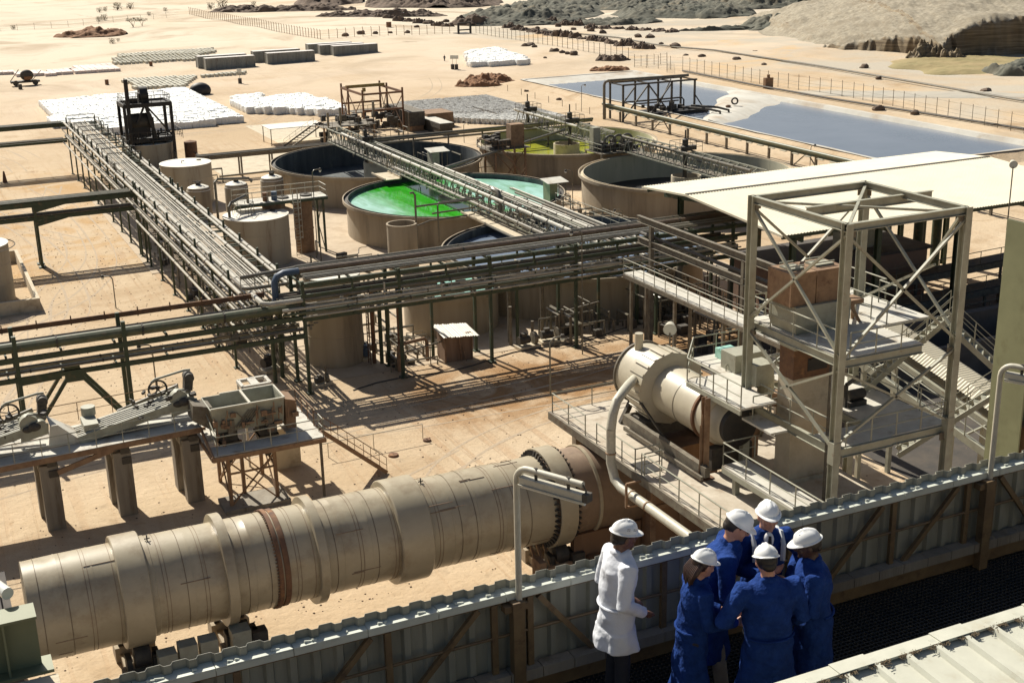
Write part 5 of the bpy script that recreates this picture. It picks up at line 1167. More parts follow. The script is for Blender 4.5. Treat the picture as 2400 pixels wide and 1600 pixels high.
for x in (36.0, 33.6): mb.lathe([(.6, 5.8), (.6, 5.95), (.45, 5.97), (.2, 6.0)], (x, 126.2, 0), 20, 'Z')
obj('manhole', mb, M_['dark'], t); obj('barrel', MB().tube((32.6, 125.7, 5.8), (32.6, 125.7, 6.65), .3, 14), M_['pipeb'], t); obj('barrel', MB().tube((31.7, 125.6, 5.8), (31.7, 125.6, 6.65), .3, 14), M_['rust'], t)
t = thing('caged_ladder', 'tall caged ladder climbing beside the white roofed tank', 'ladder', (34.3, 124.3, 0))
mb = MB()
for k in range(20):
    z = .3+k*.3; mb.tube((34.1, 124.2, z), (34.6, 124.2, z), .03, 4)
    if z > 2 and k % 2 == 0: mb.path([(34.1, 124.2, z), (33.95, 123.8, z), (34.35, 123.5, z), (34.75, 123.8, z), (34.6, 124.2, z)], .03, 4)
for x, y in ((34.1, 124.2), (34.6, 124.2), (33.95, 123.8), (34.75, 123.8), (34.35, 123.5)): mb.tube((x, y, .1 if y > 124 else 2), (x, y, 6.8), .03, 4)
obj('ladder', mb, M_['lamp'], t)
t = thing('tank_top_frame', 'light steel rails and bent pipes standing on the edge of the white roofed tank', 'handrail', (28.5, 124.6, 4.85))
obj('pipe', MB().path([(27.6, 124.0, 3.2), (27.6, 124.0, 6.0), (27.9, 124.2, 6.3), (29.6, 125.4, 6.6), (29.9, 125.6, 6.4), (29.9, 125.6, 5.6)], .14, 10).path([(26.9, 126, 4), (26.9, 126, 8.2), (27.2, 126, 8.4), (30.5, 127, 8.0), (30.8, 127, 7.6)], .13, 10), M_['pipe'], t)
rail(t, [(28.0, 124.2, 5), (29.3, 123.2, 5), (30.2, 124.6, 5), (28.8, 126.0, 5), (28.0, 124.2, 5)], m='galv', step=1, r=.03)

# black structure over the far tank
bs = thing('black_structure', 'tall soot black steel structure with hopper, cabin and chimney above the far left tank', 'structure', (29.5, 178, 0))
x0, x1, y0, y1 = 26.6, 32.6, 175.6, 180.2
for x in (x0, x1):
    for y in (y0, y1): obj('column', MB().beam((x, y, 0), (x, y, 10.0), .38), M_['black'], bs, smooth=False)
for z in (5.2, 9.8):
    mb = MB().beam((x0, y0, z), (x1, y0, z), .3, .55).beam((x0, y1, z), (x1, y1, z), .3, .55).beam((x0, y0, z), (x0, y1, z), .3, .55).beam((x1, y0, z), (x1, y1, z), .3, .55); mb.bb((x0, y0, z-.05), (x1, y1, z)); obj('floor_frame', mb, M_['black'], bs, smooth=False)
obj('diagonal', MB().beam((29.4, y0, 9.8), (30.3, y0, 5.4), .45, .35), M_['black'], bs, smooth=False); obj('diagonal', MB().beam((29.6, y0, 9.5), (32.5, y0, 5.6), .22), M_['black'], bs, smooth=False); obj('diagonal', MB().beam((29.2, y0+.1, 9.7), (28.0, y0+.1, 7.4), .25), M_['black'], bs, smooth=False)
obj('drum_tank', MB().lathe([(.02, -1.7), (.85, -1.6), (1.05, -1.3), (1.05, 1.3), (.85, 1.6), (.02, 1.7)], (28.6, 177, 7.6), 24, 'X'), M_['dark'], bs)
obj('hopper', MB().box((28.6, 177, 6.2), (2.4, 1.6, 1.4)).bb((27.6, 176.5, 5.3), (28.0, 176.9, 8)).bb((30.0, 176.5, 5.3), (30.4, 176.9, 8)), M_['black'], bs, smooth=False)
obj('fan_housing', MB().lathe([(.02, -.5), (1.0, -.5), (1.0, .5), (.02, .5)], (29.4, 177, 11.1), 20, 'X').bb((28.7, 176.3, 9.9), (30.0, 177.6, 11.3)), M_['black'], bs)
obj('cabin', MB().bb((27.5, 176.2, 9.9), (28.5, 177.2, 10.7)).bb((26.9, 176.5, 9.9), (27.3, 177.1, 10.5)), M_['black'], bs, smooth=False)
p = GY(286, 180, 177.0); obj('chimney', MB().path([(27.1, 175.4, 0), (27.1, 175.4, p.z-5), (27.1, 175.4, 13.3)], .27, 12), M_['black'], bs)
rail(bs, [(x0, y0, 9.9), (x1, y0, 9.9), (x1, y1, 9.9), (x0, y1, 9.9), (x0, y0, 9.9)], m='dark', step=1.2, r=.035); rail(bs, [(x0-1, y0, 5.3), (x0-1, y0-1.2, 5.3), (x1+1, y0-1.2, 5.3), (x1+1, y1, 5.3)], m='dark', step=1.2, r=.035)
obj('side_tank', MB().lathe([(.85, 0), (.85, 4.4), (.02, 4.6)], (34.9, 176.6, 0), 24, 'Z'), M_['rust'], bs)
mb = MB()
for k in range(60):
    a = V((random.uniform(x0, x1), random.uniform(y0-1, y1), random.uniform(4.7, 6.2))); b = a+V((random.uniform(-1.5, 1.5), 0, 0)) if k % 2 else a+V((0, 0, random.uniform(-1, 1))); mb.tube(a, b, random.uniform(.05, .13), 5)
obj('pipework', mb, M_['black'], bs)['kind'] = 'stuff'; rail(bs, [(32.8, 176, 7), (33.3, 176, 7)], m='dark')

# ================================================================== PIPE RACKS
PM = ['pipel', 'pipe', 'pipel', 'pipe', 'galvd', 'pipel', 'pipe']
def saddle(mb, p, q, r, step=6.0):
    L_ = (q-p).length; k = int(L_/step)
    for i in range(1, k): c = p+(q-p)*(i/k); d = (q-p).normalized()*.05; mb.tube(c-d, c+d, r*1.28, 8)
def pipes(root, specs, ax, a, b):
    for (u, z, r, m) in specs:
        p, q = (V((u, a, z)), V((u, b, z))) if ax == 'y' else (V((a, u, z)), V((b, u, z)))
        mb = MB().tube(p, q, r, 10); obj('pipe', mb, M_[m], root); mb = MB(); 
        if r > .08: saddle(mb, p, q, r, random.uniform(4, 7)); obj('pipe_collar', mb, M_['dark' if m != 'pipel' else 'galvd'], root)
# rack A (runs away from the viewer)
ra = thing('pipe_rack', 'long two level pipe rack running away towards the white bag stacks', 'pipe rack', (22, 88, 0))
ya, yb = 88.6, 189.0
ysA = [y for y in np.arange(93.3, 189, 5.75)]
post_a = None
for y in ysA+[132.5, 129.8]:
    for x in (20.27, 24.0):
        if post_a is None: post_a = obj('post', MB().beam((x, y, 0), (x, y, 7.7), .17, .17).box((x, y, .04), (.4, .4, .08)), M_['green'], ra, loc=(x, y, 0), smooth=False)
        else: o = post_a.copy(); sc.collection.objects.link(o); o.parent = ra; o.location = V((x, y, 0))-V(ra['_o'])
mb = MB()
for y in ysA:
    for z in (6.75, 4.9): mb.beam((19.9, y, z), (24.4, y, z), .14, .2)
    mb.beam((20.27, y, 3.2), (24, y, 3.2), .08)
for x in (20.27, 24.0):
    for z in (6.55, 4.7): mb.beam((x, ya, z), (x, yb, z), .10, .16)
obj('cross_beam', mb, M_['green'], ra, smooth=False)
pipes(ra, [(20.0, 7.02, .14, 'pipel'), (20.38, 6.98, .10, 'pipe'), (20.75, 7.03, .17, 'pipel'), (21.1, 6.95, .06, 'pipel'), (21.3, 6.95, .06, 'pipe'), (21.5, 6.95, .07, 'pipel'), (21.72, 6.95, .05, 'pipel'), (21.9, 6.95, .06, 'pipe'), (22.15, 6.98, .08, 'pipel'), (22.45, 6.95, .05, 'pipel'), (22.75, 7.02, .14, 'pipel'), (24.15, 7.04, .15, 'pipel')], 'y', ya, yb-3)
pipes(ra, [(23.78, 7.02, .12, 'pipel')], 'y', ya, yb-40)
pipes(ra, [(20.1, 5.12, .12, 'pipel'), (20.5, 5.1, .09, 'pipe'), (20.9, 5.15, .15, 'pipel'), (21.4, 5.1, .08, 'pipe'), (21.9, 5.1, .10, 'pipel'), (22.5, 5.12, .12, 'pipe'), (23.2, 5.1, .10, 'pipe'), (19.75, 4.2, .10, 'pipel'), (19.8, 5.9, .07, 'pipe')], 'y', ya, yb-2)
mb = MB()
for i in range(50): y = ya+2+i*1.9; mb.beam((22.95, y, 6.88), (24.0, y, 6.88), .10, .06)
obj('rung', mb, M_['green'], ra, smooth=False)['kind'] = 'stuff'
mb = MB()
for y in np.arange(150, 189, 3.9):
    for x in (20.3, 24.0): mb.beam((x, y, 6.9), (x, y, 8.0), .09)
    mb.beam((20.3, y, 8.0), (24.0, y, 8.0), .09)
obj('hoop_frame', mb, M_['black'], ra, smooth=False)
rail(ra, [(20.0, 146, 7.1), (20.0, 142, 7.1)], m='galvd', step=1)
# rack B (runs across)
rb = thing('pipe_rack', 'long crowded pipe rack crossing the whole yard from left to right', 'pipe rack', (30, 86.5, 0))
post_b = None
for x in (4.4, 11.24, 23.56, 30.7, 37.9, 45.15, 52.4, 59.6):
    for y in (85.1, 88.1):
        if x < 20 and y > 86: y = 87.4
        if post_b is None: post_b = obj('post', MB().beam((x, y, 0), (x, y, 7.3), .26, .26).box((x, y, .05), (.6, .6, .1)), M_['green'], rb, loc=(x, y, 0), smooth=False)
        else:
            o = post_b.copy(); sc.collection.objects.link(o); o.parent = rb; o.location = V((x, y, 0))-V(rb['_o'])
            if x > 20: o.scale = (.85, .85, 8.35/7.3)
for x in (34.3, 41.5, 48.8): obj('post', MB().beam((x, 88.1, 0), (x, 88.1, 5.5), .2), M_['green'], rb, smooth=False)
mb = MB()
for z, hh in ((8.0, .3), (7.25, .25), (5.55, .3)):
    for y in (85.1, 88.1): mb.beam((23.4, y, z), (62, y, z), .16, hh)
x = 23.6
while x < 62:
    for z in (8.05, 6.6, 5.6): mb.beam((x, 84.9, z), (x, 88.3, z), .12, .16)
    for y in (85.1, 88.1): mb.beam((x, y, 7.25), (x, y, 8.0), .14)
    x += 3.6
obj('beam', mb, M_['green'], rb, smooth=False)
mb = MB()
for z, hh in ((6.0, .34), (4.35, .30)): mb.beam((-4, 85.1, z-.3 if z > 5 else z), (23.6, 85.1, z-.3 if z > 5 else z), .25, hh); mb.beam((-4, 87.4, z-.3 if z > 5 else z), (23.6, 87.4, z-.3 if z > 5 else z), .2, hh)
for x in np.arange(-3, 23, 3.4): mb.beam((x, 85, 5.9), (x, 88, 5.9), .12, .2).beam((x, 85, 4.35), (x, 87.4, 4.35), .1, .18)
mb.beam((4.4, 85.1, 4.2), (7.0, 85.1, 4.3), .2, .5)
obj('beam', mb, M_['green'], rb, smooth=False)
for a, b in (((7.6, 85.2, 4.3), (4.6, 85.2, .1)), ((7.6, 87.2, 4.3), (4.6, 87.2, .1)), ((8.0, 85.2, 4.3), (11.1, 85.2, .1)), ((8.0, 87.2, 4.3), (11.1, 87.2, .1))): obj('diagonal', MB().beam(a, b, .22, .22), M_['green'], rb, smooth=False)
obj('gusset', MB().bb((7.2, 85.0, 3.7), (8.4, 85.2, 4.5)).bb((7.2, 87.1, 3.7), (8.4, 87.3, 4.5)), M_['green'], rb, smooth=False)
pipes(rb, [(85.45, 6.45, .33, 'pipeg'), (86.3, 6.35, .17, 'piper'), (86.8, 6.3, .12, 'pipe'), (87.3, 6.3, .1, 'pipe'), (85.4, 4.75, .10, 'pipe'), (85.75, 4.72, .07, 'pipel'), (86.6, 4.7, .10, 'pipe')], 'x', -4, 23.5)
mb = MB().beam((-.5, 88.0, 6.95), (21.5, 88.0, 6.95), .12, .34)
for x in np.arange(-.5, 21.6, 2.2): mb.beam((x, 88, 6.7), (x, 88, 7.35), .08)
obj('cable_tray', mb, M_['rust'], rb, smooth=False)
up = [(88.0, 8.62, .15, 'pipe'), (87.62, 8.58, .12, 'pipe'), (87.0, 8.6, .17, 'piper'), (86.5, 8.45, .07, 'pipel'), (86.25, 8.42, .05, 'pipe'), (85.95, 8.42, .06, 'pipel'), (85.6, 8.42, .05, 'pipe'), (85.3, 8.4, .06, 'pipe')]
pipes(rb, up, 'x', 23.9, 62)
md = [(85.15, 7.0, .16, 'pipe'), (85.7, 6.95, .12, 'galvd'), (86.3, 6.9, .13, 'pipe'), (86.9, 6.9, .10, 'piper'), (87.5, 6.9, .12, 'pipe'), (85.0, 6.42, .12, 'pipel'), (84.95, 6.1, .10, 'pipeg')]
pipes(rb, md, 'x', 22.0, 60)
lo = [(85.3, 5.9, .10, 'pipel'), (85.65, 5.88, .13, 'pipeg'), (86.1, 5.86, .08, 'pipel'), (86.5, 5.86, .10, 'pipe'), (86.9, 5.85, .07, 'pipel'), (87.3, 5.86, .12, 'pipe'), (87.75, 5.86, .08, 'pipel'), (84.95, 5.78, .07, 'pipel')]
pipes(rb, lo, 'x', 23.4, 58)
pipes(rb, [(84.9, 6.75, .05, 'pipel'), (86.2, 5.35, .08, 'pipe')], 'x', 24.5, 61)
# joins between the racks
jn = [([(20.3, 92, 7.35), (20.3, 88.9, 7.35), (20.6, 88.6, 7.35), (23.8, 88.6, 7.35)], .13, 'pipe'), ([(20.75, 90, 7.03), (20.75, 85.6, 7.0), (21.2, 85.1, 7.0), (23.5, 85.1, 7.0)], .18, 'pipel'),
      ([(23.9, 87.0, 8.6), (22.8, 87.0, 8.6), (22.3, 87.0, 8.4), (22.1, 87.0, 8.0), (22.1, 87.0, 6.0)], .24, 'pipeb'), ([(24.1, 88.0, 8.62), (23.2, 88.2, 8.5), (20, 88.4, 8.3)], .13, 'pipe'), ([(25.5, 87.62, 8.58), (24.2, 87.62, 8.55), (24.0, 87.7, 8.0), (24, 88, 7.1)], .12, 'pipe'),
      ([(24.15, 90, 7.04), (24.15, 88.2, 7.04), (24.15, 88, 6.2)], .15, 'pipel'), ([(21.2, 85.9, 5.0), (21.2, 85.9, 6.2), (21.6, 85.7, 6.6), (23.5, 85.5, 6.6)], .2, 'pipe')]
for pts, r, m in jn: obj('elbow_pipe', MB().path(pts, r, 10), M_[m], rb)
rail(rb, [(20.0, 88.3, 7.3), (22.0, 88.3, 7.3), (23.4, 88.3, 7.3)], m='galv', step=.8, h=.9, r=.03)
mb = MB()
for k in range(90):
    x = random.uniform(17, 24.5); y = random.uniform(85.0, 88); z = random.uniform(4.7, 6.2); a = V((x, y, z)); L_ = random.uniform(.3, 1.3)
    b = a+(V((L_, 0, 0)) if k % 3 == 0 else V((0, L_, 0)) if k % 3 == 1 else V((0, 0, L_*.6))); mb.tube(a, b, random.uniform(.04, .12), 6)
obj('pipework', mb, M_['pipe'], rb)['kind'] = 'stuff'
mb = MB()
for k in range(190):
    x = random.uniform(24, 60); y = random.choice([85.0, 85.8, 86.6, 87.4, 88]); z = random.choice([5.7, 6.0, 6.3, 6.6]); a = V((x, y, z)); L_ = random.uniform(.3, 2.2)
    b = a+(V((L_, 0, 0)) if k % 2 == 0 else V((0, L_*.6, 0)) if k % 4 == 1 else V((0, 0, L_*.4))); mb.tube(a, b, random.uniform(.04, .10), 6)
obj('pipework', mb, M_['pipel'], rb)['kind'] = 'stuff'
# downpipes behind the rack
for k, (x, y, m) in enumerate(((22.0, 88.6, 'green'), (22.8, 89.5, 'green'), (29.9, 89.2, 'rust'), (30.4, 88.9, 'green'), (31.3, 87.2, 'rust'), (44.4, 89.5, 'galvd'), (41.2, 88.9, 'galvd'))):
    obj('downpipe', MB().tube((x, y, 0), (x, y, 6.2), .16, 10), M_[m], rb)
mb = MB()
for z in np.arange(.4, 6, .3): mb.tube((29.55, 89.0, z), (29.55, 89.5, z), .03, 4)
mb.tube((29.55, 89.0, 0), (29.55, 89.0, 6.2), .04, 5).tube((29.55, 89.5, 0), (29.55, 89.5, 6.2), .04, 5)
obj('ladder', mb, M_['rust'], rb)
# side arms of rack A
def arm(y, x0, zt, zl, label, posts, wd=1.6, haunch=True):
    t = thing('pipe_bridge', label, 'pipe bridge', (x0, y, 0), 'pipe bridges joining the left rack')
    mb = MB()
    for z, hh in ((zt, .45), (zl, .35)):
        mb.beam((x0, y, z), (20.3, y, z), .2, hh).beam((x0, y+wd, z), (20.3, y+wd, z), .2, hh)
        x = x0+1
        while x < 20: mb.beam((x, y, z-.05), (x, y+wd, z-.05), .1); x += 2.2
    obj('beam', mb, M_['green'], t, smooth=False)
    for px in posts:
        for yy in (y, y+wd): obj('post', MB().beam((px, yy, 0), (px, yy, zt-.2), .26).bb((px-.35, yy-.35, 0), (px+.35, yy+.35, .12)), M_['green'], t, smooth=False)
        if haunch:
            for z in (zt, zl): obj('haunch', MB().prism([(px-.1, z-.22), (px+3.0, z-.2), (px+.2, z-.75), (px-.1, z-.75)], y-.09, y+.09, lambda u, v, s: V((u, s, v))), M_['green'], t, smooth=False)
    for k in range(6): obj('pipe', MB().tube((x0, y+.1+k*wd/5.5, zt+.32), (19.9, y+.1+k*wd/5.5, zt+.32), .11 if k % 2 else .07, 8), M_['pipeg' if k % 3 == 0 else 'galvd'], t)
    for k in range(3): obj('pipe', MB().tube((x0, y+.3+k*.5, zl+.28), (19.9, y+.3+k*.5, zl+.28), .10, 8), M_['galvd'], t)
arm(133.2, -2, 6.35, 4.95, 'dark green two level pipe bridge crossing the left yard on one pair of posts', [10.57])
arm(187.2, -2, 6.5, 4.3, 'far dark pipe bridge entering from the left edge at the end of the long rack', [4.0], haunch=False)
# low rack behind the white tanks
t = thing('low_pipe_rack', 'low pipe rack on short posts behind the white tanks, running to the dark tank', 'pipe rack', (46, 172, 0))
mb = MB()
for x in np.arange(36, 57, 4.2): mb.beam((x, 172, 0), (x, 172, 3.0), .2).beam((x, 170.6, 0), (x, 170.6, 3.0), .2).beam((x, 170.4, 3.0), (x, 172.2, 3.0), .15)
mb.beam((34.5, 172, 2.85), (57, 172, 2.85), .15, .3).beam((34.5, 170.6, 2.85), (57, 170.6, 2.85), .15, .3); obj('frame', mb, M_['galvd'], t, smooth=False)
for y, r in ((170.8, .12), (171.3, .09), (171.8, .14)): obj('pipe', MB().tube((34.5, y, 3.2), (57, y, 3.2), r, 8), M_['pipe'], t)
obj('pipe', MB().path([(36, 165.5, 1.3), (47, 165.8, 1.3), (47.4, 165.8, .3)], .13, 8), M_['pipe'], t)
t = thing('low_pipe_rack', 'thin pipe rack crossing between the yellow tank and the drum yard', 'pipe rack', (70, 160.6, 0))
mb = MB()
for x in np.arange(56, 88, 5): mb.beam((x, 160.6, 0), (x, 160.6, 4.9), .18)
mb.beam((54, 160.6, 4.8), (88, 160.6, 4.8), .14, .2); obj('frame', mb, M_['galvd'], t, smooth=False)
for y, z, r in ((160.5, 5.1, .18), (161.3, 4.3, .15)): obj('pipe', MB().tube((54, y, z), (88, y, z), r, 8), M_['pipe'], t)
obj('pipe', MB().tube((56, 137.5, 4.9), (81, 154.8, 5.0), .2, 8), M_['pipe'], t)

# ================================================================== LATTICE BRIDGES OVER THE TANKS
def truss(label, x0, x1, z0, z1, y0, y1, top_pipes, seg=1.6, m='galv'):
    t = thing('lattice_bridge', label, 'bridge', (x0, y0, z0), 'lattice bridges over the tanks')
    mb = MB()
    for x in (x0, x1):
        for z in (z0, z1): mb.beam((x, y0, z), (x, y1, z), .14, .14)
    obj('chord', mb, M_[m], t, smooth=False)
    mb = MB(); n = int((y1-y0)/seg)
    for i in range(n):
        a = y0+(y1-y0)*i/n; b = y0+(y1-y0)*(i+1)/n
        for x in (x0, x1):
            mb.beam((x, a, z0), (x, (a+b)/2, z1), .08); mb.beam((x, (a+b)/2, z1), (x, b, z0), .08)
        mb.beam((x0, a, z1), (x1, a, z1), .08); mb.beam((x0, a, z1), (x1, b, z1), .05)
        mb.beam((x0, a, z0), (x1, a, z0), .08)
    obj('lacing', mb, M_[m], t, smooth=False)
    mb = MB(); mb.bb((x0+.3, y0, z0+.05), (x1-.3, y1, z0+.1)); obj('walkway_plate', mb, M_['galvd'], t, smooth=False)
    for (x, z, r, mm, ya_, yb_) in top_pipes: obj('pipe', MB().tube((x, ya_, z), (x, yb_, z), r, 8), M_[mm], t); mb = MB(); saddle(mb, V((x, ya_, z)), V((x, yb_, z)), r, 3); obj('pipe_collar', mb, M_['galvd'], t)
    return t
tr1 = truss('long lattice bridge with pipes on top crossing the dark and the green tank', 51.2, 53.0, 4.3, 6.0, 91, 167, [(51.0, 6.25, .17, 'pipel', 92, 160), (52.2, 6.2, .10, 'pipe', 92, 150), (50.75, 5.0, .16, 'pipe', 92, 140), (53.3, 6.1, .15, 'pipel', 92, 134), (53.6, 5.2, .12, 'pipe', 92, 128)])
tr2 = truss('lattice bridge with pipes over the pale lined tank on the right', 80.6, 82.5, 4.3, 6.0, 112, 139, [(80.4, 6.2, .14, 'pipe', 112, 139), (82.6, 5.0, .12, 'pipe', 112, 139)])
tr3 = truss('lattice bridge with pipes over the yellow tank', 79.6, 81.5, 4.4, 6.0, 143, 168, [(79.4, 6.2, .17, 'pipel', 149, 168), (81.6, 6.1, .10, 'pipe', 143, 168)])
t = thing('drive_pipe_tangle', 'tangle of small pipes and valves hanging along the long lattice bridge', 'pipework', (52, 110, 4))
mb = MB()
for k in range(420):
    y = random.uniform(92, 166) if k % 3 else random.uniform(92, 125); x = random.choice([50.9, 51.2, 52.0, 53.0, 53.5]); z = random.uniform(4.2, 6.3); a = V((x, y, z)); L_ = random.uniform(.3, 1.4)
    b = a+(V((0, L_, 0)) if k % 3 == 0 else V((random.choice([-1, 1])*L_*.5, 0, 0)) if k % 3 == 1 else V((0, 0, -L_*.7))); mb.tube(a, b, random.uniform(.03, .08), 5)
obj('pipework', mb, M_['pipe'], t)['kind'] = 'stuff'
t = thing('pipe_bundle', 'bundle of parallel pipes running beside the lattice bridge behind the crossing rack', 'pipework', (56, 100, 0))
for k in range(7): obj('pipe', MB().tube((54.0+k*.42, 89, 5.3+.15*(k % 3)), (54.0+k*.42, 112+k*1.5, 5.3+.15*(k % 3)), random.uniform(.06, .15), 8), M_[PM[k]], t)
mb = MB()
for y in (92, 98, 104, 110): mb.beam((53.8, y, 0), (53.8, y, 5.1), .15).beam((56.8, y, 0), (56.8, y, 5.1), .15).beam((53.8, y, 5.1), (56.8, y, 5.1), .15)
obj('frame', mb, M_['galvd'], t, smooth=False); rail(t, [(57.2, 112, 5.2), (57.2, 90, 5.2)], m='galv', step=1.6, r=.03)
def drive(x, y, z, label, s=1.0):
    t = thing('rake_drive', label, 'motor', (x, y, z), 'rake drives on the lattice bridges')
    obj('gearbox', MB().lathe([(.55*s, 0), (.55*s, .5), (.35*s, .6), (.35*s, 1.3), (.2*s, 1.4)], (x, y, z), 20, 'Z', (False, True)).box((x+.9*s, y, z+.3), (.9*s, .7, .5)), M_['dark'], t)
    obj('shaft', MB().tube((x, y, z+1.2), (x, y, z+2.4*s), .09, 8).tube((x, y, z-4.2), (x, y, z), .25, 10), M_['dark'], t)
    rail(t, [(x-1.3, y-1.3, z), (x+1.5, y-1.3, z), (x+1.5, y+1.3, z), (x-1.3, y+1.3, z), (x-1.3, y-1.3, z)], m='galvd', step=1.2, r=.03)
drive(81.6, 126.6, 6.1, 'tall rake drive on the bridge over the pale lined tank'); drive(80.5, 153.2, 6.1, 'rake drive on the bridge over the yellow tank'); drive(80.5, 166, 6.1, 'rake drive with vertical shaft at the far end of the right bridges'); drive(52.1, 154, 6.1, 'low rake drive over the dark empty tank', .7)
# machinery deck between yellow and pale tanks
t = thing('machinery_deck', 'dark pumps and coiled pipes on a railed deck between the yellow and pale tanks', 'machinery', (80.5, 140.5, 0))
obj('floor_plate', MB().bb((77.2, 138.6, 4.2), (83.5, 143, 4.3)).beam((77.3, 138.7, 0), (77.3, 138.7, 4.2), .2).beam((77.3, 142.8, 0), (77.3, 142.8, 4.2), .2), M_['galvd'], t, smooth=False)
mb = MB()
for k in range(3):
    c = V((79.3+k*1.2, 140.2, 5.4)); mb.path([c+V((math.cos(a)*.8, 0, math.sin(a)*.8)) for a in np.linspace(-.5, 3.6, 12)], .16, 8)
obj('bent_pipe', mb, M_['pipe'], t)
mb = MB()
for k in range(26): p = V((random.uniform(78, 83), random.uniform(139, 142.5), 4.4)); mb.box(p+V((0, 0, random.uniform(.1, .6))), (random.uniform(.3, .9), random.uniform(.3, .9), random.uniform(.3, 1.2)), rz=random.random())
obj('machine', mb, M_['dark'], t, smooth=False); rail(t, [(77.3, 143, 4.3), (77.3, 138.7, 4.3), (81, 138.7, 4.3)], step=1.2, r=.03)
obj('cabinet', MB().bb((77.4, 141.0, 4.3), (78.4, 142, 7.2)), M_['galv'], t, smooth=False)
# stair tower left of the yellow tank
t = thing('stair_tower', 'brown stair tower with cabinet and dark motors beside the yellow tank', 'tower', (67.5, 146, 0))
mb = MB()
for x in (65.5, 69.6):
    for y in (144.4, 147.5): mb.beam((x, y, 0), (x, y, 5.0), .22)
mb.beam((65.5, 144.4, 0), (69.6, 144.4, 4.8), .1).beam((69.6, 144.4, 0), (65.5, 144.4, 4.8), .1); obj('frame', mb, M_['rustd'], t, smooth=False)
obj('floor_plate', MB().bb((64.6, 144, 5.0), (70.2, 148, 5.1)), M_['galvd'], t, smooth=False); obj('cabinet', MB().bb((67.9, 144.8, 5.1), (69.7, 146.2, 7.9)), M_['rustd'], t, smooth=False)
mb = MB()
for k in range(18): mb.box((random.uniform(64.8, 67.5), random.uniform(144.6, 147.5), 5.5+random.random()*.9), (random.uniform(.3, .9), .6, random.uniform(.3, 1.1)))
obj('motor', mb, M_['dark'], t, smooth=False); stair(t, (66.2, 143.6, 5.0), (68.2, 143.0, 2.4), .9, 'rustd'); stair(t, (68.2, 142.0, 2.4), (66.0, 142.0, .1), .9, 'rustd'); rail(t, [(64.7, 148, 5.1), (64.7, 144.1, 5.1), (70.2, 144.1, 5.1)], m='rustd', step=1.2, r=.03)
def booth(x, y, z, label, m='galv', w_=1.9):
    t = thing('instrument_booth', label, 'booth', (x, y, z), 'small roofed booths by the tanks')
    obj('roof', MB().add([(x-w_/2-.3, y-.9, z+2.0), (x+w_/2+.3, y-.9, z+2.0), (x+w_/2+.3, y+1.1, z+2.25), (x-w_/2-.3, y+1.1, z+2.25), (x-w_/2-.3, y-.9, z+2.06), (x+w_/2+.3, y-.9, z+2.06), (x+w_/2+.3, y+1.1, z+2.31), (x-w_/2-.3, y+1.1, z+2.31)], [(3, 2, 1, 0), (4, 5, 6, 7), (0, 1, 5, 4), (1, 2, 6, 5), (2, 3, 7, 6), (3, 0, 4, 7)]), M_['decks'], t, smooth=False)
    obj('wall', MB().bb((x-w_/2, y-.7, z), (x-w_/2+.9, y+.9, z+2.0)), M_[m], t, smooth=False)
    obj('leg', MB().beam((x+w_/2, y-.7, z), (x+w_/2, y-.7, z+2.0), .08).beam((x+w_/2, y+.9, z), (x+w_/2, y+.9, z+2.1), .08), M_['galvd'], t, smooth=False)
booth(62.0, 121.5, 3.3, 'white roofed booth on the right rim of the green tank', 'khaki'); booth(57.3, 143.0, 3.9, 'white roofed booth behind the long lattice bridge')
for (x, y0, y1, lab) in ((50.0, 138.6, 143.2, 'concrete plank bridging the dark tank and the green tank'), (50.7, 104.5, 118.3, 'long concrete plank running from the green tank to the tank behind the rack')):
    single('concrete_plank', MB().bb((x-1.0, y0, 3.86), (x+1.0, y1, 3.98)).bb((x-1.05, y0, 3.98), (x-.95, y1, 4.15)).bb((x+.95, y0, 3.98), (x+1.05, y1, 4.15)), M_['conc2'], lab, 'plank', smooth=False)
t = thing('sampling_frame', 'pipe rail frame standing on the front rim of the green tank', 'pipe frame', (48, 116, 3.8))
obj('pipe', MB().path([(42.6, 116.2, 3.3), (45.5, 116.3, 4.0), (50.5, 116.8, 4.0), (50.6, 116.8, 4.7), (45.8, 116.3, 4.7)], .09, 8).path([(46.2, 115.8, 0), (46.2, 115.8, 5.6), (46.4, 115.9, 5.8), (50.4, 116.4, 5.8)], .09, 8).path([(44.4, 112.5, 1.2), (44.4, 112.5, 2.0), (44.7, 112.6, 2.2), (46.2, 113, 2.2)], .08, 8), M_['pipe'], t)
obj('riser', MB().path([(51.9, 113.6, 0), (51.9, 113.6, 6.2), (51.9, 114.0, 6.6), (51.8, 115, 6.7)], .24, 10), M_['pipe'], t)

# ================================================================== LEFT: ORE CONVEYOR ON PIERS, HOPPER
for i, (x, lab) in enumerate(((4.6, 'leftmost'), (8.55, 'middle'), (12.4, 'rightmost'))):
    t = thing('concrete_pier', lab+' of the three tall concrete piers carrying the ore conveyor', 'pier', (x, 71, 0), 'piers of the ore conveyor')
    mb = MB(); mb.bb((x-.6, 70.6, 0), (x+.38, 71.4, 3.9)).bb((x-.75, 72.6, 0), (x+.1, 73.6, 3.9)); mb.bb((x-.65, 70.9, 3.5), (x+.3, 73.3, 4.05)); obj('shaft', mb, M_['concgrey'], t, smooth=False)
    obj('bracket', MB().bb((x-.15, 70.5, 3.2), (x+.35, 70.6, 3.6)).bb((x-.2, 70.45, 3.85), (x+.3, 70.6, 4.2)), M_['dark'], t, smooth=False)
cw = thing('conveyor_walkway', 'grey steel walkway with handrail running along the ore conveyor on piers', 'walkway', (6, 71, 4.2))
zz = lambda x: 4.45+.022*x
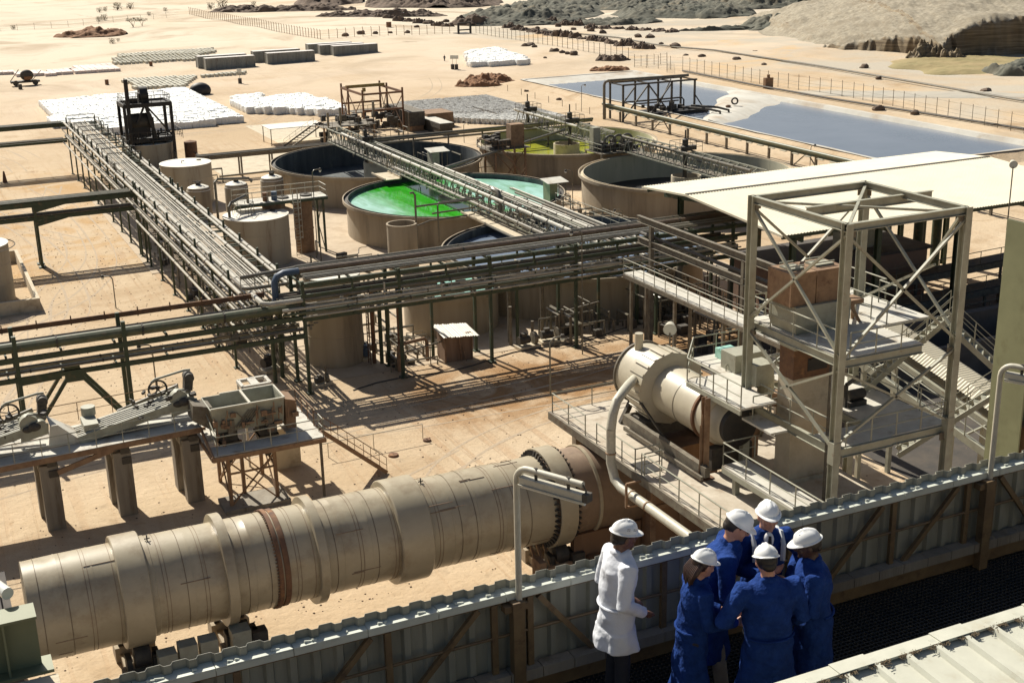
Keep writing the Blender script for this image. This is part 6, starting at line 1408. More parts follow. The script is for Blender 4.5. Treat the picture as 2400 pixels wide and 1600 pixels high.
mb = MB(); mb.beam((-3, 70.9, zz(-3)-.05), (12.9, 70.9, zz(12.9)-.05), 1.25, .08).beam((-3, 73.05, zz(-3)-.08), (12.9, 73.05, zz(12.9)-.08), 3.0, .06); obj('floor_plate', mb, M_['decks'], cw, smooth=False)
mb = MB(); mb.beam((-3, 70.3, zz(-3)-.2), (12.9, 70.3, zz(12.9)-.2), .1, .32).beam((-3, 73.4, zz(-3)-.3), (12.9, 73.4, zz(12.9)-.3), .2, .5).beam((-3, 71.6, zz(-3)-.25), (12.9, 71.6, zz(12.9)-.25), .2, .4)
mb.beam((4.9, 70.35, 3.5), (8, 70.35, 4.3), .12, .3); obj('beam', mb, M_['rustd'], cw, smooth=False)
rail(cw, [(-3, 70.32, zz(-3)), (12.9, 70.32, zz(12.9))], step=1.45, r=.028); rail(cw, [(-3, 74.6, zz(-3)+.2), (12.6, 74.6, zz(12.6)+.2)], m='rustd', step=2.0, r=.025)
def feeder(x0, label):
    """inclined vibrating conveyor: side plates, ribbed bed, head drum, spoked flywheel, belt guard and motor"""
    t = thing('ore_feeder', label, 'machine', (x0+4, 72.3, 4.6), 'ore feeders on the conveyor')
    a, b = V((x0, 72.2, 4.75)), V((x0+5.3, 72.2, 5.75))
    mb = MB(); mb.beam(a+V((0, -.85, 0)), b+V((0, -.85, 0)), .08, .5).beam(a+V((0, .85, 0)), b+V((0, .85, 0)), .08, .5); obj('side_plate', mb, M_['galv'], t, smooth=False)
    mb = MB().beam(a, b, 1.6, .08); obj('bed', mb, M_['dark'], t, smooth=False)
    mb = MB()
    for k in range(6): o = V((0, -.7+k*.28, .22)); mb.tube(a+o, b+o, .06, 6)
    obj('bar', mb, M_['lamp'], t)
    obj('head_plate', MB().prism([(5.2, 5.2), (6.7, 5.5), (6.75, 6.1), (5.9, 6.3), (5.3, 6.1)], 71.3, 71.4, lambda u, v, s: V((x0+u, s, v))).prism([(5.2, 5.2), (6.7, 5.5), (6.75, 6.1), (5.9, 6.3), (5.3, 6.1)], 73.0, 73.1, lambda u, v, s: V((x0+u, s, v))), M_['galv'], t, smooth=False)
    c = V((x0+5.75, 71.6, 6.2))
    obj('drum', MB().lathe([(.02, -.25), (.5, -.25), (.5, .25), (.02, .25)], c, 28, 'Y').lathe([(.02, -.2), (.35, -.2), (.35, .2), (.02, .2)], c+V((.55, -.2, -.2)), 20, 'Y'), M_['galv'], t)
    obj('gearbox', MB().ell(c+V((.25, -.35, -.15)), (.35, .25, .25)).ell(c+V((-.1, -.3, -.25)), (.3, .2, .2)), M_['dark'], t)
    w_ = V((x0+4.9, 73.3, 6.35)); mb = MB(); mb.path([w_+V((math.cos(q)*.52, 0, math.sin(q)*.52)) for q in np.linspace(0, 2*PI, 29)], .06, 6)
    for k in range(5): q = 2*PI*k/5+.3; mb.tube(w_, w_+V((math.cos(q)*.5, 0, math.sin(q)*.5)), .035, 5)
    mb.tube(w_-V((0, .15, 0)), w_+V((0, .15, 0)), .09, 8); obj('flywheel', mb, M_['dark'], t)
    m_ = V((x0+6.7, 73.2, 6.85)); mb = MB().path([w_+V((-.35, -.02, .46)), w_+V((-.1, -.02, .62)), m_+V((-.2, 0, .42)), m_+V((.15, 0, .40))], .07, 6); obj('belt_guard', mb, M_['galv'], t)
    obj('motor', MB().lathe([(.02, -.45), (.28, -.4), (.32, 0), (.28, .4), (.02, .45)], m_, 16, 'Y').prism([(-.25, 0), (.25, 0), (.12, -.8), (-.35, -.8)], 72.9, 73.5, lambda u, v, s: V((m_.x+u, s, m_.z+v))), M_['dark'], t)
    mb = MB().path([c+V((-.4, -.1, .2)), c+V((0, -.25, .55)), c+V((.5, -.2, .45)), c+V((.9, -.1, .1))], .04, 6)
    for k in range(34): q = V((x0+random.uniform(3.2, 6.7), random.uniform(71.2, 73.4), random.uniform(5.4, 6.5))); mb.box(q, (random.uniform(.08, .4), random.uniform(.08, .3), random.uniform(.06, .25)), rz=random.random())
    obj('fittings', mb, M_['dark'], t, smooth=False)['kind'] = 'stuff'
    mb = MB().beam((x0+2.6, 74.0, 5.1), (x0+6.2, 74.0, 6.1), .12, .25); obj('belt', mb, M_['pipe'], t, smooth=False)
    return t
feeder(6.3, 'right hand ore feeder with spoked wheel and grey drum beside the hopper'); feeder(-1.9, 'left hand ore feeder with spoked wheel and grey drum, nearer the frame edge')
t = thing('transfer_chute', 'pale sloping chute plates between the two ore feeders', 'chute', (6.1, 72, 4.6))
obj('plate', MB().prism([(4.7, 4.7), (6.6, 4.6), (5.3, 5.9), (4.9, 5.9)], 71.35, 71.45, lambda u, v, s: V((u, s, v))).add([(4.9, 71.4, 5.9), (6.6, 71.4, 4.7), (6.6, 73.2, 4.7), (4.9, 73.2, 5.9)], [(0, 1, 2, 3)]), M_['decks'], t, smooth=False)
obj('box', MB().bb((6.7, 71.6, 4.6), (7.5, 73.2, 5.5)).tube((7.2, 73.3, 5.5), (7.2, 73.3, 6.0), .4, 14), M_['galv'], t, smooth=False)
hp = thing('ore_hopper', 'grey steel hopper with open top divided by a beam, on a steel platform', 'hopper', (16, 71, 3.6))
def trough(mb, x0, x1, y0, y1, z0, z1, tx=.35, ty=.15, th=.06):
    o = [(x0, y0, z1), (x1, y0, z1), (x1, y1, z1), (x0, y1, z1)]; b = [(x0+tx, y0+ty, z0), (x1-.1, y0+ty, z0), (x1-.1, y1-ty, z0), (x0+tx, y1-ty, z0)]
    i = [(x0+th, y0+th, z1), (x1-th, y0+th, z1), (x1-th, y1-th, z1), (x0+th, y1-th, z1)]; ib = [(x0+tx+th, y0+ty+th, z0+.1), (x1-.1-th, y0+ty+th, z0+.1), (x1-.1-th, y1-ty-th, z0+.1), (x0+tx+th, y1-ty-th, z0+.1)]
    mb.add(o+b, [(k, (k+1) % 4, 4+(k+1) % 4, 4+k) for k in range(4)]+[(7, 6, 5, 4)]); mb.add(i+ib, [((k+1) % 4, k, 4+k, 4+(k+1) % 4) for k in range(4)]+[(4, 5, 6, 7)]); mb.add(o+i, [(k, (k+1) % 4, 4+(k+1) % 4, 4+k) for k in range(4)])
hx0, hx1, hy0, hy1 = 13.3, 17.6, 69.2, 71.6
mb = MB(); trough(mb, hx0, hx1, hy0, hy1, 4.5, 6.0); obj('bin', mb, M_['galv'], hp, smooth=False)
obj('divider', MB().beam((15.6, hy0, 6.03), (15.6, hy1, 6.03), .14, .1).beam((hx0+.05, hy0, 6.04), (hx1, hy0, 6.04), .1, .08).beam((hx1, hy0, 6.04), (hx1, hy1, 6.04), .1, .08).beam((hx1+.02, hy1, 6.04), (14.4, hy1, 6.04), .1, .08), M_['lamp'], hp, smooth=False)
mb = MB()
for q, (x, y) in enumerate(((16.2, 70.3), (16.7, 70.0), (15.1, 70.0), (14.5, 70.2), (14.6, 69.8))): mb.add([(x-.28, y-.28, 4.7), (x+.28, y-.28, 4.7), (x+.28, y+.28, 4.7), (x-.28, y+.28, 4.7), (x, y, 5.7)], [(0, 1, 4), (1, 2, 4), (2, 3, 4), (3, 0, 4)])
obj('cone', mb, M_['decks'], hp, smooth=False)
obj('screen_floor', MB().bb((13.8, 69.5, 5.25), (15.5, 71.2, 5.3)), M_['decks'], hp, smooth=False)
mb = MB()
for k in range(5): mb.beam((14.7+k*.16, hy0+.02, 4.7), (15.5+k*.16, hy0-.05, 5.7), .05)
mb.beam((15.5, hy0+.02, 4.7), (14.8, hy0-.05, 5.6), .06); mb.bb((14.2, hy0-.1, 4.3), (14.6, hy0+.1, 5.2)).bb((16.4, hy0-.1, 4.5), (16.8, hy0+.1, 5.4)).bb((16.5, hy0-.2, 4.1), (17.0, hy0, 4.6)); obj('stiffener', mb, M_['galvd'], hp, smooth=False)
obj('end_chute', MB().prism([(17.65, 4.1), (18.2, 4.0), (18.3, 5.7), (17.65, 5.9)], 69.3, 70.9, lambda u, v, s: V((u, s, v))), M_['rustd'], hp, smooth=False)
obj('inlet_chute', MB().prism([(12.4, 5.3), (13.6, 4.4), (13.6, 5.9), (12.5, 6.2)], 69.9, 71.2, lambda u, v, s: V((u, s, v))), M_['galvd'], hp, smooth=False)
for x in (14.3, 16.6): obj('outlet_cone', MB().add([(x-.6, 69.4, 3.8), (x+.6, 69.4, 3.8), (x+.6, 70.9, 3.8), (x-.6, 70.9, 3.8), (x-.15, 70.0, 2.3), (x+.15, 70.0, 2.3), (x+.15, 70.3, 2.3), (x-.15, 70.3, 2.3)], [(0, 1, 5, 4), (1, 2, 6, 5), (2, 3, 7, 6), (3, 0, 4, 7)]).bb((x-.5, 69.5, 3.8), (x+.5, 70.8, 4.5)), M_['dark'], hp, smooth=False)
pf = thing('hopper_platform', 'steel platform with rails and lattice legs under the grey hopper', 'platform', (16.3, 70, 0))
obj('floor_plate', MB().bb((13.0, 67.7, 3.72), (19.4, 69.2, 3.8)).bb((17.6, 69.2, 3.72), (19.4, 73.4, 3.798)).bb((12.9, 70.2, 3.71), (14, 73, 3.79)), M_['decks'], pf, smooth=False)
mb = MB().beam((12.9, 67.65, 3.6), (19.45, 67.65, 3.6), .1, .28).beam((19.45, 67.65, 3.6), (19.45, 73.4, 3.6), .1, .28).beam((12.9, 67.7, 3.6), (12.9, 73, 3.6), .1, .28)
mb.beam((12.9, 70.4, 4.6), (12.95, 67.7, 3.7), .1, .25); obj('edge_beam', mb, M_['rustd'], pf, smooth=False)
legs = [(13.9, 68.6), (14.2, 72.8), (16.6, 68.6), (16.8, 72.8), (15.0, 70.0)]
for x, y in legs: obj('leg', MB().beam((x, y, 0), (x, y, 3.6), .2), M_['rustd'], pf, smooth=False)
obj('leg', MB().beam((19.2, 67.9, 0), (19.2, 67.9, 3.6), .14).beam((18.6, 73.2, 0), (18.6, 73.2, 3.6), .14), M_['galvd'], pf, smooth=False)
mb = MB()
for (a, b) in ((legs[0], legs[2]), (legs[1], legs[3]), (legs[0], legs[1]), (legs[2], legs[3])):
    mb.beam((*a, .2), (*b, 3.0), .08).beam((*b, .2), (*a, 3.0), .08).beam((*a, 2.2), (*b, 2.2), .1)
obj('brace', mb, M_['rustd'], pf, smooth=False)
obj('base_slab', MB().bb((13.4, 67.9, 0), (17.2, 70.0, .25)), M_['concgrey'], pf, smooth=False)
rail(pf, [(13.2, 70.4, 4.6), (13.2, 67.75, 3.8), (19.35, 67.75, 3.8), (19.35, 68.6, 3.8)], step=1.5, r=.028); rail(pf, [(19.35, 69.6, 3.8), (19.35, 73.3, 3.8), (17.7, 73.3, 3.8)], m='rustd', step=1.4, r=.03)
stair(pf, (19.5, 68.6, 3.75), (23.6, 69.2, .05), .95, 'rustd')
single('concrete_block', MB().bb((17.7, 72.9, 0), (19.3, 74.6, 2.6)), M_['conc2'], 'tall pale concrete block standing behind the hopper platform', 'block', smooth=False)
t = thing('open_box_frame', 'pale open box frame on legs standing behind the hopper', 'frame', (17.5, 73.6, 3.6))
mb = MB()
for x in (16.4, 18.1):
    for y in (74.3, 75.6): mb.beam((x, y, 3.7), (x, y, 5.2), .12)
mb.beam((16.4, 74.3, 5.2), (18.1, 74.3, 5.2), .2).beam((16.4, 75.6, 5.2), (18.1, 75.6, 5.2), .2).beam((16.4, 74.3, 5.2), (16.4, 75.6, 5.2), .2).beam((18.1, 74.3, 5.2), (18.1, 75.6, 5.2), .2).beam((17.2, 74.3, 5.25), (17.2, 75.6, 5.25), .5, .1)
mb.beam((16.4, 74.3, 0), (16.4, 74.3, 3.7), .12).beam((18.1, 75.6, 0), (18.1, 75.6, 3.7), .12); obj('frame', mb, M_['decks'], t, smooth=False)
mb = MB()
for k in range(46):
    x = random.uniform(13.2, 18.3); y = random.choice((69.0, 69.1, 71.7)); z = random.uniform(3.9, 5.6); L_ = random.uniform(.2, .9)
    if k % 2: mb.beam((x, y, z), (x, y, min(z+L_, 5.9)), .06)
    else: mb.box((x, y, z), (random.uniform(.1, .5), .16, random.uniform(.1, .35)))
obj('fittings', mb, M_['rustd'], hp, smooth=False)['kind'] = 'stuff'

# ================================================================== YARD LAMPS, SHED, PUMPS, BAR FRAME
def yardlamp(x, y, h, ang, label, base_z=0, arml=.9, m='pipe'):
    t = thing('yard_lamp', label, 'lamp', (x, y, base_z), 'bent pole lamps around the plant'); d = V((math.cos(ang), math.sin(ang), 0)); tp = V((x, y, base_z+h))
    pts = [V((x, y, base_z)), tp-V((0, 0, .35))]+[tp-V((0, 0, .35))+d*.35*(1-math.cos(q))+V((0, 0, .35*math.sin(q))) for q in (.4, .8, 1.2, 1.57)]+[tp+d*arml]
    obj('pole', MB().path(pts, .05, 7), M_[m], t); e = tp+d*arml
    obj('lamp_head', MB().lathe([(.02, .12), (.10, .1), (.16, -.08)], e, 12, 'Z'), M_['dark'], t); obj('lamp_globe', MB().ell(e-V((0, 0, .16)), (.13, .13, .16), None, 10, 8), M_['lampg'], t)
    return t
def pole_at(u, v, ut, vt, z=0):
    b = G(u, v, z); r = ray(ut, vt); tt = math.hypot(b.x, b.y)/math.hypot(r.x, r.y); return b.x, b.y, CH+r.z*tt-z
for (u, v, ut, vt, a, lab) in ((369, 928, 376, 804, PI, 'bent lamp pole behind the right hand ore feeder'), (272, 722, 258, 648, 2.6, 'plain bent lamp pole on open sand left of the long rack'), (745, 598, 712, 400, .2, 'tall curved lamp pole by the twin columns platform'),
                            (1342, 475, 1340, 398, PI, 'lamp pole between the green tank and the pale lined tank'), (1290, 925, 1282, 795, .2, 'lamp pole rising from the far left corner of the service deck'), (1365, 830, 1352, 540, PI, 'lamp pole standing against the crossing pipe rack'),
                            (1088, 335, 1088, 290, .3, 'lamp pole before the drum yard'), (1363, 262, 1363, 200, .3, 'thin tall pole at the edge of the drum yard'), (1898, 398, 1905, 342, .3, 'lamp pole in front of the pond near the canopy'), (1458, 560, 1450, 490, PI, 'short lamp pole behind the crossing rack below the pale tank')):
    if 'service deck' in lab: x, y, h = pole_at(u, v, ut, vt, DZ)
    else: x, y, h = pole_at(u, v, ut, vt)
    yardlamp(x, y, max(h, 2.2), a, lab, DZ if 'service deck' in lab else 0)
t = thing('wooden_shed', 'small brown wooden shed with sagging tin roof in front of the teal tank', 'shed', (35.6, 87.6, 0))
obj('wall', MB().bb((34.7, 86.6, 0), (36.9, 88.2, 2.15)), M_['wood'], t, smooth=False)
mb = MB(); n = 14
for k in range(n):
    a = 34.4+k*2.9/n; zr = 2.35-.02*k+random.uniform(-.03, .03); mb.add([(a, 86.0, zr-.12), (a+.1, 86.0, zr-.08), (a+.21, 86.0+random.uniform(-.1, .1), zr-.12), (a, 88.5, zr+.2), (a+.1, 88.5, zr+.24), (a+.21, 88.5, zr+.2)], [(0, 1, 4, 3), (1, 2, 5, 4)])
obj('tin_roof', mb, M_['tankroof'], t, smooth=False); obj('corner_post', MB().beam((34.7, 86.55, 0), (34.7, 86.55, 2.1), .1).beam((36.0, 86.55, 0), (35.8, 86.4, 2.1), .08).beam((36.9, 86.55, 0), (36.9, 86.5, 2.1), .08).beam((36.3, 86.3, 0), (36.1, 86.5, 1.2), .06), M_['rustd'], t, smooth=False)
def pump(x, y, label, s=1.0, m='dark', rz=0):
    t = thing('pump', label, 'pump', (x, y, 0), 'pumps along the pipe rack'); R = Matrix.Rotation(rz, 3, 'Z'); q = lambda a, b, c: V((x, y, 0))+R@V((a*s, b*s, c*s))
    obj('plinth', MB().box(q(0, 0, .12), (1.6*s, .8*s, .24), rz), M_['conc2'], t, smooth=False)
    obj('motor', MB().tube(q(-.7, 0, .6), q(.1, 0, .6), .28*s, 14).box(q(-.3, 0, .95), (.35*s, .3*s, .2*s), rz), M_[m], t); obj('casing', MB().lathe([(.02, -.15*s), (.42*s, -.12*s), (.42*s, .12*s), (.02, .15*s)], q(.5, 0, .6), 18, 'X').tube(q(.5, .2, .8), q(.5, .2, 1.7), .1*s, 8), M_['galvd'], t)
    return t
pump(41.8, 86.9, 'pump on a pale plinth between the teal tank and the big tank', 1.2, rz=.1); pump(44.0, 87.2, 'second pump on a pale plinth right of the shed, beside the standpipe', 1.2, rz=-.1)
pump(53.6, 88.5, 'dusty pump in the shade in front of the big tank wall, left one', 1.1, 'galvd'); pump(56.2, 88.7, 'dusty pump in the shade in front of the big tank wall, right one', 1.1, 'galvd')
pump(31.9, 88.6, 'small pump with valves beside the pale slab left of the shed', .9, rz=1.5); pump(29.8, 90.8, 'blue painted pump standing by the streaked tank', 1.1, 'pipeb', rz=1.2); pump(22.6, 91.4, 'black pump at the foot of the rack junction', 1.3, 'black', rz=.4); pump(24.9, 86.4, 'small pump just before the streaked tank', .8, rz=.2)
t = thing('valve_pipework', 'standpipes and bent pipes in front of the teal tank', 'pipework', (33, 87.5, 0))
obj('pipe', MB().path([(30.9, 86.5, 0), (30.9, 86.5, 1.2), (31.0, 86.5, 2.0), (31.3, 86.6, 2.1), (33.2, 87, 2.1), (33.4, 87, 1.8), (33.4, 87, .3)], .14, 10), M_['rustd'], t); obj('pipe', MB().tube((30.7, 85.9, 1.6), (35.2, 87.3, 1.6), .06, 6).tube((33.6, 86.9, 0), (33.6, 86.9, 1.6), .04, 5), M_['pipe'], t)
obj('pipe', MB().tube((45.0, 87.4, 2.3), (48.8, 87.9, 2.5), .08, 6).tube((45.0, 87.2, 0), (45.0, 87.2, 2.6), .16, 8).tube((46.9, 87.6, 0), (46.9, 87.6, 2.4), .1, 6).tube((40.9, 88.1, 0), (40.9, 88.1, 3.2), .14, 8), M_['galvd'], t)
obj('pipe', MB().path([(57.2, 89.3, 1.2), (57.2, 89.3, 3.6), (57.4, 89.4, 4.1), (58.2, 89.8, 4.2)], .3, 12), M_['pipe'], t)
t = thing('bar_frame', 'thin low bar frame of red and white pipe standing on open sand', 'frame', (24, 73.3, 0))
obj('pipe', MB().path([(20.8, 73.2, 1.02), (27.6, 73.35, 1.02)], .03, 6), M_['lamp'], t)
for x in (21.18, 24.2, 27.57): obj('post', MB().tube((x, 73.3, 0), (x, 73.3, 1.02), .028, 6), M_['lamp'], t)
obj('weight', MB().lathe([(.35, 0), (.3, .12), (.05, .14)], (24.9, 71.6, 0), 14, 'Z').lathe([(.28, 0), (.24, .12), (.05, .14)], (27.7, 72.9, 0), 14, 'Z'), M_['rust'], t)
for k, (a, b, lab) in enumerate((((26.5, 84.2), (58, 88.0), 'thin dark cable lying on the ground in front of the pipe rack'), ((38.6, 121), (43.6, 128), 'thin hose lying on the sand left of the green tank'))):
    mb = MB(); n = 16; mb.path([(lerp(a[0], b[0], i/n), lerp(a[1], b[1], i/n)+.5*math.sin(i*1.1), .04) for i in range(n+1)], .05, 6); single('cable', mb, M_['dark'], lab, 'cable')

# ================================================================== POND SIDE: rack, pump frame
pr_ = thing('pond_pipe_rack', 'green pipe on short steel posts running along the near side of the pond', 'pipe rack', (106.5, 150, 0))
pc = None
for y in np.arange(190, 100, -5.08):
    if pc is None: pc = obj('post', MB().beam((106.5, y, -.3), (106.5, y, 2.0), .28), M_['galvd'], pr_, loc=(106.5, y, 0), smooth=False)
    else: o = pc.copy(); sc.collection.objects.link(o); o.parent = pr_; o.location = V((106.5, y, 0))-V(pr_['_o'])
obj('beam', MB().beam((106.5, 190.5, 2.0), (106.5, 98, 2.0), .3, .3), M_['green'], pr_, smooth=False); obj('pipe', MB().tube((106.4, 190.5, 2.4), (106.4, 98, 2.4), .26, 12), M_['pipeg'], pr_); obj('pipe', MB().tube((107.2, 186, 2.2), (107.2, 98, 2.2), .16, 8), M_['pipel'], pr_)
mb = MB()
for y in (174.3, 138.5): mb.beam((106.5, y+.3, .1), (106.5, y-2.2, 1.9), .12).beam((106.5, y-5.1, .1), (106.5, y-2.8, 1.9), .12)
obj('brace', mb, M_['galvd'], pr_, smooth=False)
mb = MB(); y = 188.
while y > 100: mb.bb((105.95, y, 1.75), (106.3, y-1.2, 1.85)); y -= 2.6
obj('bracket', mb, M_['lamp'], pr_, smooth=False)
pfm = thing('braced_trestle', 'dark steel frame with crossed braces standing over pumps between the two ponds', 'frame', (114, 187, 0))
mb = MB(); X = [107.2, 112.0, 116.5, 121.0]
for x in X:
    for y in (185.2, 189.5): mb.beam((x, y, 0), (x, y, 5.9), .28)
for y in (185.2, 189.5): mb.beam((107, y, 5.9), (121.4, y, 5.9), .28)
for x in X: mb.beam((x, 185.2, 5.9), (x, 189.5, 5.9), .2)
mb.beam((107.2, 185.2, .3), (112, 185.2, 5.7), .2).beam((107.2, 185.2, 3.0), (109.6, 185.2, 5.7), .2).beam((112, 185.2, 5.7), (116.5, 185.2, .3), .2).beam((116.5, 185.2, 5.7), (112, 185.2, .3), .2).beam((119, 189.5, 5.7), (116.5, 189.5, 1), .15).beam((121, 185.2, 3.5), (123, 184, 0), .2)
obj('frame', mb, M_['dark'], pfm, smooth=False); obj('pipe', MB().path([(105.9, 189.2, 0), (105.9, 189.2, 5.6), (106.1, 189.2, 6.1), (106.6, 189.1, 6.3), (121.5, 188.0, 6.3)], .24, 10), M_['pipe'], pfm)
obj('pipe', MB().path([(107.8, 186, .5), (107.8, 186, 2.8), (108.2, 186, 3.0), (119, 186, 3.0), (119.4, 186, 2.6), (119.4, 186, .5)], .14, 8).path([(110.4, 187, 2.4), (119, 187, 2.4)], .12, 8), M_['dark'], pfm)
mb = MB()
for k in range(30): p = V((random.uniform(112.5, 121.5), random.uniform(185.5, 189), .9)); mb.box(p+V((0, 0, random.uniform(0, .8))), (random.uniform(.2, .8), random.uniform(.2, .7), random.uniform(.3, 1.6)), rz=random.random())
obj('pump', mb, M_['dark'], pfm, smooth=False); obj('barge', MB().bb((112, 184.6, .35), (123.5, 189.6, .95)), M_['black'], pfm, smooth=False)
t = thing('suction_pipes', 'bent dark pipes reaching from the pump frame into the near pond', 'pipework', (122, 177, .4))
obj('pipe', MB().path([(118, 184.8, 1.6), (120.5, 180.0, 1.6), (121.3, 178, 1.4), (121.3, 177.8, .2)], .2, 8).path([(120, 184.6, 1.7), (122.5, 180.5, 1.7), (123.4, 178.6, 1.4), (123.4, 178.4, .2)], .2, 8), M_['dark'], t)
t = thing('hose_reel', 'round hose reel and floats on the bank dividing the ponds', 'reel', (134, 190, 1.2)); p = G(1722, 240, 1.6)
mb = MB(); mb.path([p+V((math.cos(q)*.5*_rt.x, math.cos(q)*.5*_rt.y, math.sin(q)*.5+.2)) for q in np.linspace(0, 2*PI, 19)], .15, 7); obj('reel', mb, M_['dark'], t); obj('float', MB().ell(p+V((-2, -1, -.4)), (.5, .4, .25)), M_['rust'], t)
t = thing('brown_sign_board', 'brown box on a pole at the pond fence', 'box', tuple(G(1800, 207))); p = G(1800, 207); obj('box', MB().box((p.x, p.y, 1.0), (1.8, .8, 2.0)).tube((p.x, p.y, 2), (p.x, p.y, 2.6), .3, 8), M_['rustd'], t, smooth=False)

# ================================================================== FILTER PRESS YARD
cf = thing('gantry_frame', 'rusty gantry frame with yellow beam and crossed side braces behind the dark tank', 'gantry', (69.6, 202, 0))
gx0, gx1, gy0, gy1, gz = 66.4, 73.1, 196.5, 207.2, 6.2
for x in (gx0, gx1):
    for y in (gy0, 203.8, gy1): obj('leg', MB().beam((x, y, 0), (x, y, gz+.7), .26), M_['rust'], cf, smooth=False)
mb = MB()
for z in (gz, gz-2.6): mb.beam((gx0, gy0, z), (gx1, gy0, z), .24, .3).beam((gx0, gy1, z), (gx1, gy1, z), .2, .3)
for x in (gx0, gx1): mb.beam((x, gy0, gz), (x, gy1, gz), .24, .35)
for x in (gx0, gx1): mb.beam((x, gy0, .4), (x, 203.8, gz-.4), .1).beam((x, 203.8, .4), (x, gy0, gz-.4), .1).beam((x, 203.8, .4), (x, gy1, gz-.4), .1).beam((x, gy1, .4), (x, 203.8, gz-.4), .1)
obj('beam', mb, M_['rust'], cf, smooth=False); M_['ochre'] = mat('ochre_beam', (.35,.26,.08), (.25,.18,.06), 2, .6)
obj('crane_beam', MB().beam((gx0, 204.8, gz+.35), (gx1, 204.8, gz+.35), .3, .5).beam((69.5, 204.8, gz), (69.5, 204.8, gz-.6), .5, .4).tube((69.5, 204.8, gz-.6), (69.5, 204.8, gz-2.4), .05, 5), M_['ochre'], cf, smooth=False)
obj('walkway_plate', MB().bb((67, 203, 2.4), (77, 206.5, 2.5)), M_['galvd'], cf, smooth=False); rail(cf, [(67, 203, 2.5), (73, 203, 2.5)], m='galvd', step=1.2, r=.035)
mb = MB()
for k in range(40): mb.box((random.uniform(67, 73), random.uniform(197, 204), random.uniform(.3, 2.4)), (random.uniform(.2, 1.2), random.uniform(.2, .8), random.uniform(.2, 1)))
obj('machine', mb, M_['dark'], cf, smooth=False)
fp = thing('filter_press', 'long dark box with ribbed sides and pale lid plates beside the gantry', 'filter press', (74.6, 199.5, 0))
obj('box', MB().bb((73.3, 194.2, .9), (75.9, 205.6, 3.1)), M_['dark'], fp, smooth=False); mb = MB()
for k in range(9): y = 194.4+k*1.27; mb.bb((73.2, y, 3.1), (76, y+1.1, 3.16)); mb.bb((73.18, y, 0), (73.3, y+.12, 3.1))
obj('lid', mb, M_['galvd'], fp, smooth=False); obj('leg', MB().bb((73.6, 194.4, 0), (75.7, 205.2, .9)), M_['rustd'], fp, smooth=False); obj('tray', MB().bb((76.1, 188.5, 1.0), (78.6, 199, 1.8)).bb((76.2, 188.8, 0), (78.4, 198.6, 1.0)), M_['dark'], fp, smooth=False)
obj('tray_floor', MB().bb((76.25, 188.65, 1.8), (78.45, 198.85, 1.83)), M_['decks'], fp, smooth=False)
single('filter_box', MB().bb((77.2, 196.5, 0), (81.8, 201.5, 2.3)), M_['rustd'], 'brown ribbed box between the dark press and the drum yard', 'box', smooth=False)
t = thing('loading_ramp', 'railed ramp and platform with dark machines left of the gantry', 'ramp', (56, 190, 0))
stair(t, (52.6, 190, .1), (58.2, 192.5, 2.6), 1.8, 'galvd'); obj('floor_plate', MB().bb((57.5, 189.5, 2.5), (66, 195, 2.6)), M_['galvd'], t, smooth=False); mb = MB()
for k in range(34): mb.box((random.uniform(58, 65.5), random.uniform(190, 194.5), random.uniform(.4, 4.0)), (random.uniform(.2, 1.3), random.uniform(.2, 1), random.uniform(.3, 1.1)))
obj('machine', mb, M_['dark'], t, smooth=False); obj('leg', MB().beam((57.7, 189.7, 0), (57.7, 189.7, 2.5), .25).beam((61.7, 189.7, 0), (61.7, 189.7, 2.5), .25).beam((65.7, 189.7, 0), (65.7, 189.7, 2.5), .25), M_['rustd'], t, smooth=False); rail(t, [(57.6, 189.6, 2.6), (66, 189.6, 2.6)], m='galvd', step=1.3, r=.035)
for x, y, lab in ((56.8, 184.5, 'slim dusty post with box near the loading ramp'), (60, 188.5, 'second slim dusty post by the loading ramp'), (66.5, 192, 'third slim post beside the gantry leg')): single('steel_post', MB().tube((x, y, 0), (x, y, 5.4), .09, 6).bb((x-.15, y-.15, 3.6), (x+.15, y+.15, 5.6)), M_['galvd'], lab, 'post', smooth=False)
t = thing('shade_shelter', 'flat roofed open shelter with thin legs on a pale slab', 'shelter', (54, 192.5, 0)); obj('roof', MB().bb((50.2, 193, 2.5), (59.0, 198, 2.6)), M_['tankroof'], t, smooth=False); mb = MB()
for x in (50.4, 58.8):
    for y in (193.2, 197.8): mb.tube((x, y, 0), (x, y, 2.5), .07, 6)
obj('leg', mb, M_['galvd'], t)

# ================================================================== DRUMS, BAGS, CONTAINERS
def fill(n, fn): return [fn(i) for i in range(n)]
# drum yard
drum_mb = MB().lathe([(.29, 0), (.285, .29), (.30, .30), (.285, .31), (.285, .58), (.30, .59), (.285, .60), (.29, .88), (.265, .885), (.26, .86), (.02, .86)], (0, 0, 0), 14, 'Z')
spots = []
for j in range(52):
    y = 191.5+j*.63
    for i in range(29):
        x = 82.4+i*.62
        if y < 200 and x < 91-(y-191)*.95*.95: continue
        if y > 222.5 and False: continue
        if (i in (14,) and 12 < j < 30) or (j == 20 and i > 9) or random.random() < .03: continue
        if x > 84.5+15.5 or y > 224.5: continue
        spots.append((x+random.uniform(-.04, .04), y+random.uniform(-.04, .04)))
def dist(p): return math.hypot(p[0], p[1])
spots.sort(key=dist)
first = None
for k, (x, y) in enumerate(spots[:300]):
    if first is None:
        first = obj('steel_drum', drum_mb, M_['steeldrum'], loc=(0, 0, 0)); first.location = (x, y, 0); tag(first, 'grey open steel drum standing in the dense drum yard near the pond', 'drum', 'steel drums in the drum yard')
    else: o = first.copy(); sc.collection.objects.link(o); o.location = (x, y, random.choice([0, 0, 0, .02])); o.rotation_euler = (random.uniform(-.05, .05), random.uniform(-.05, .05), random.random()*6)
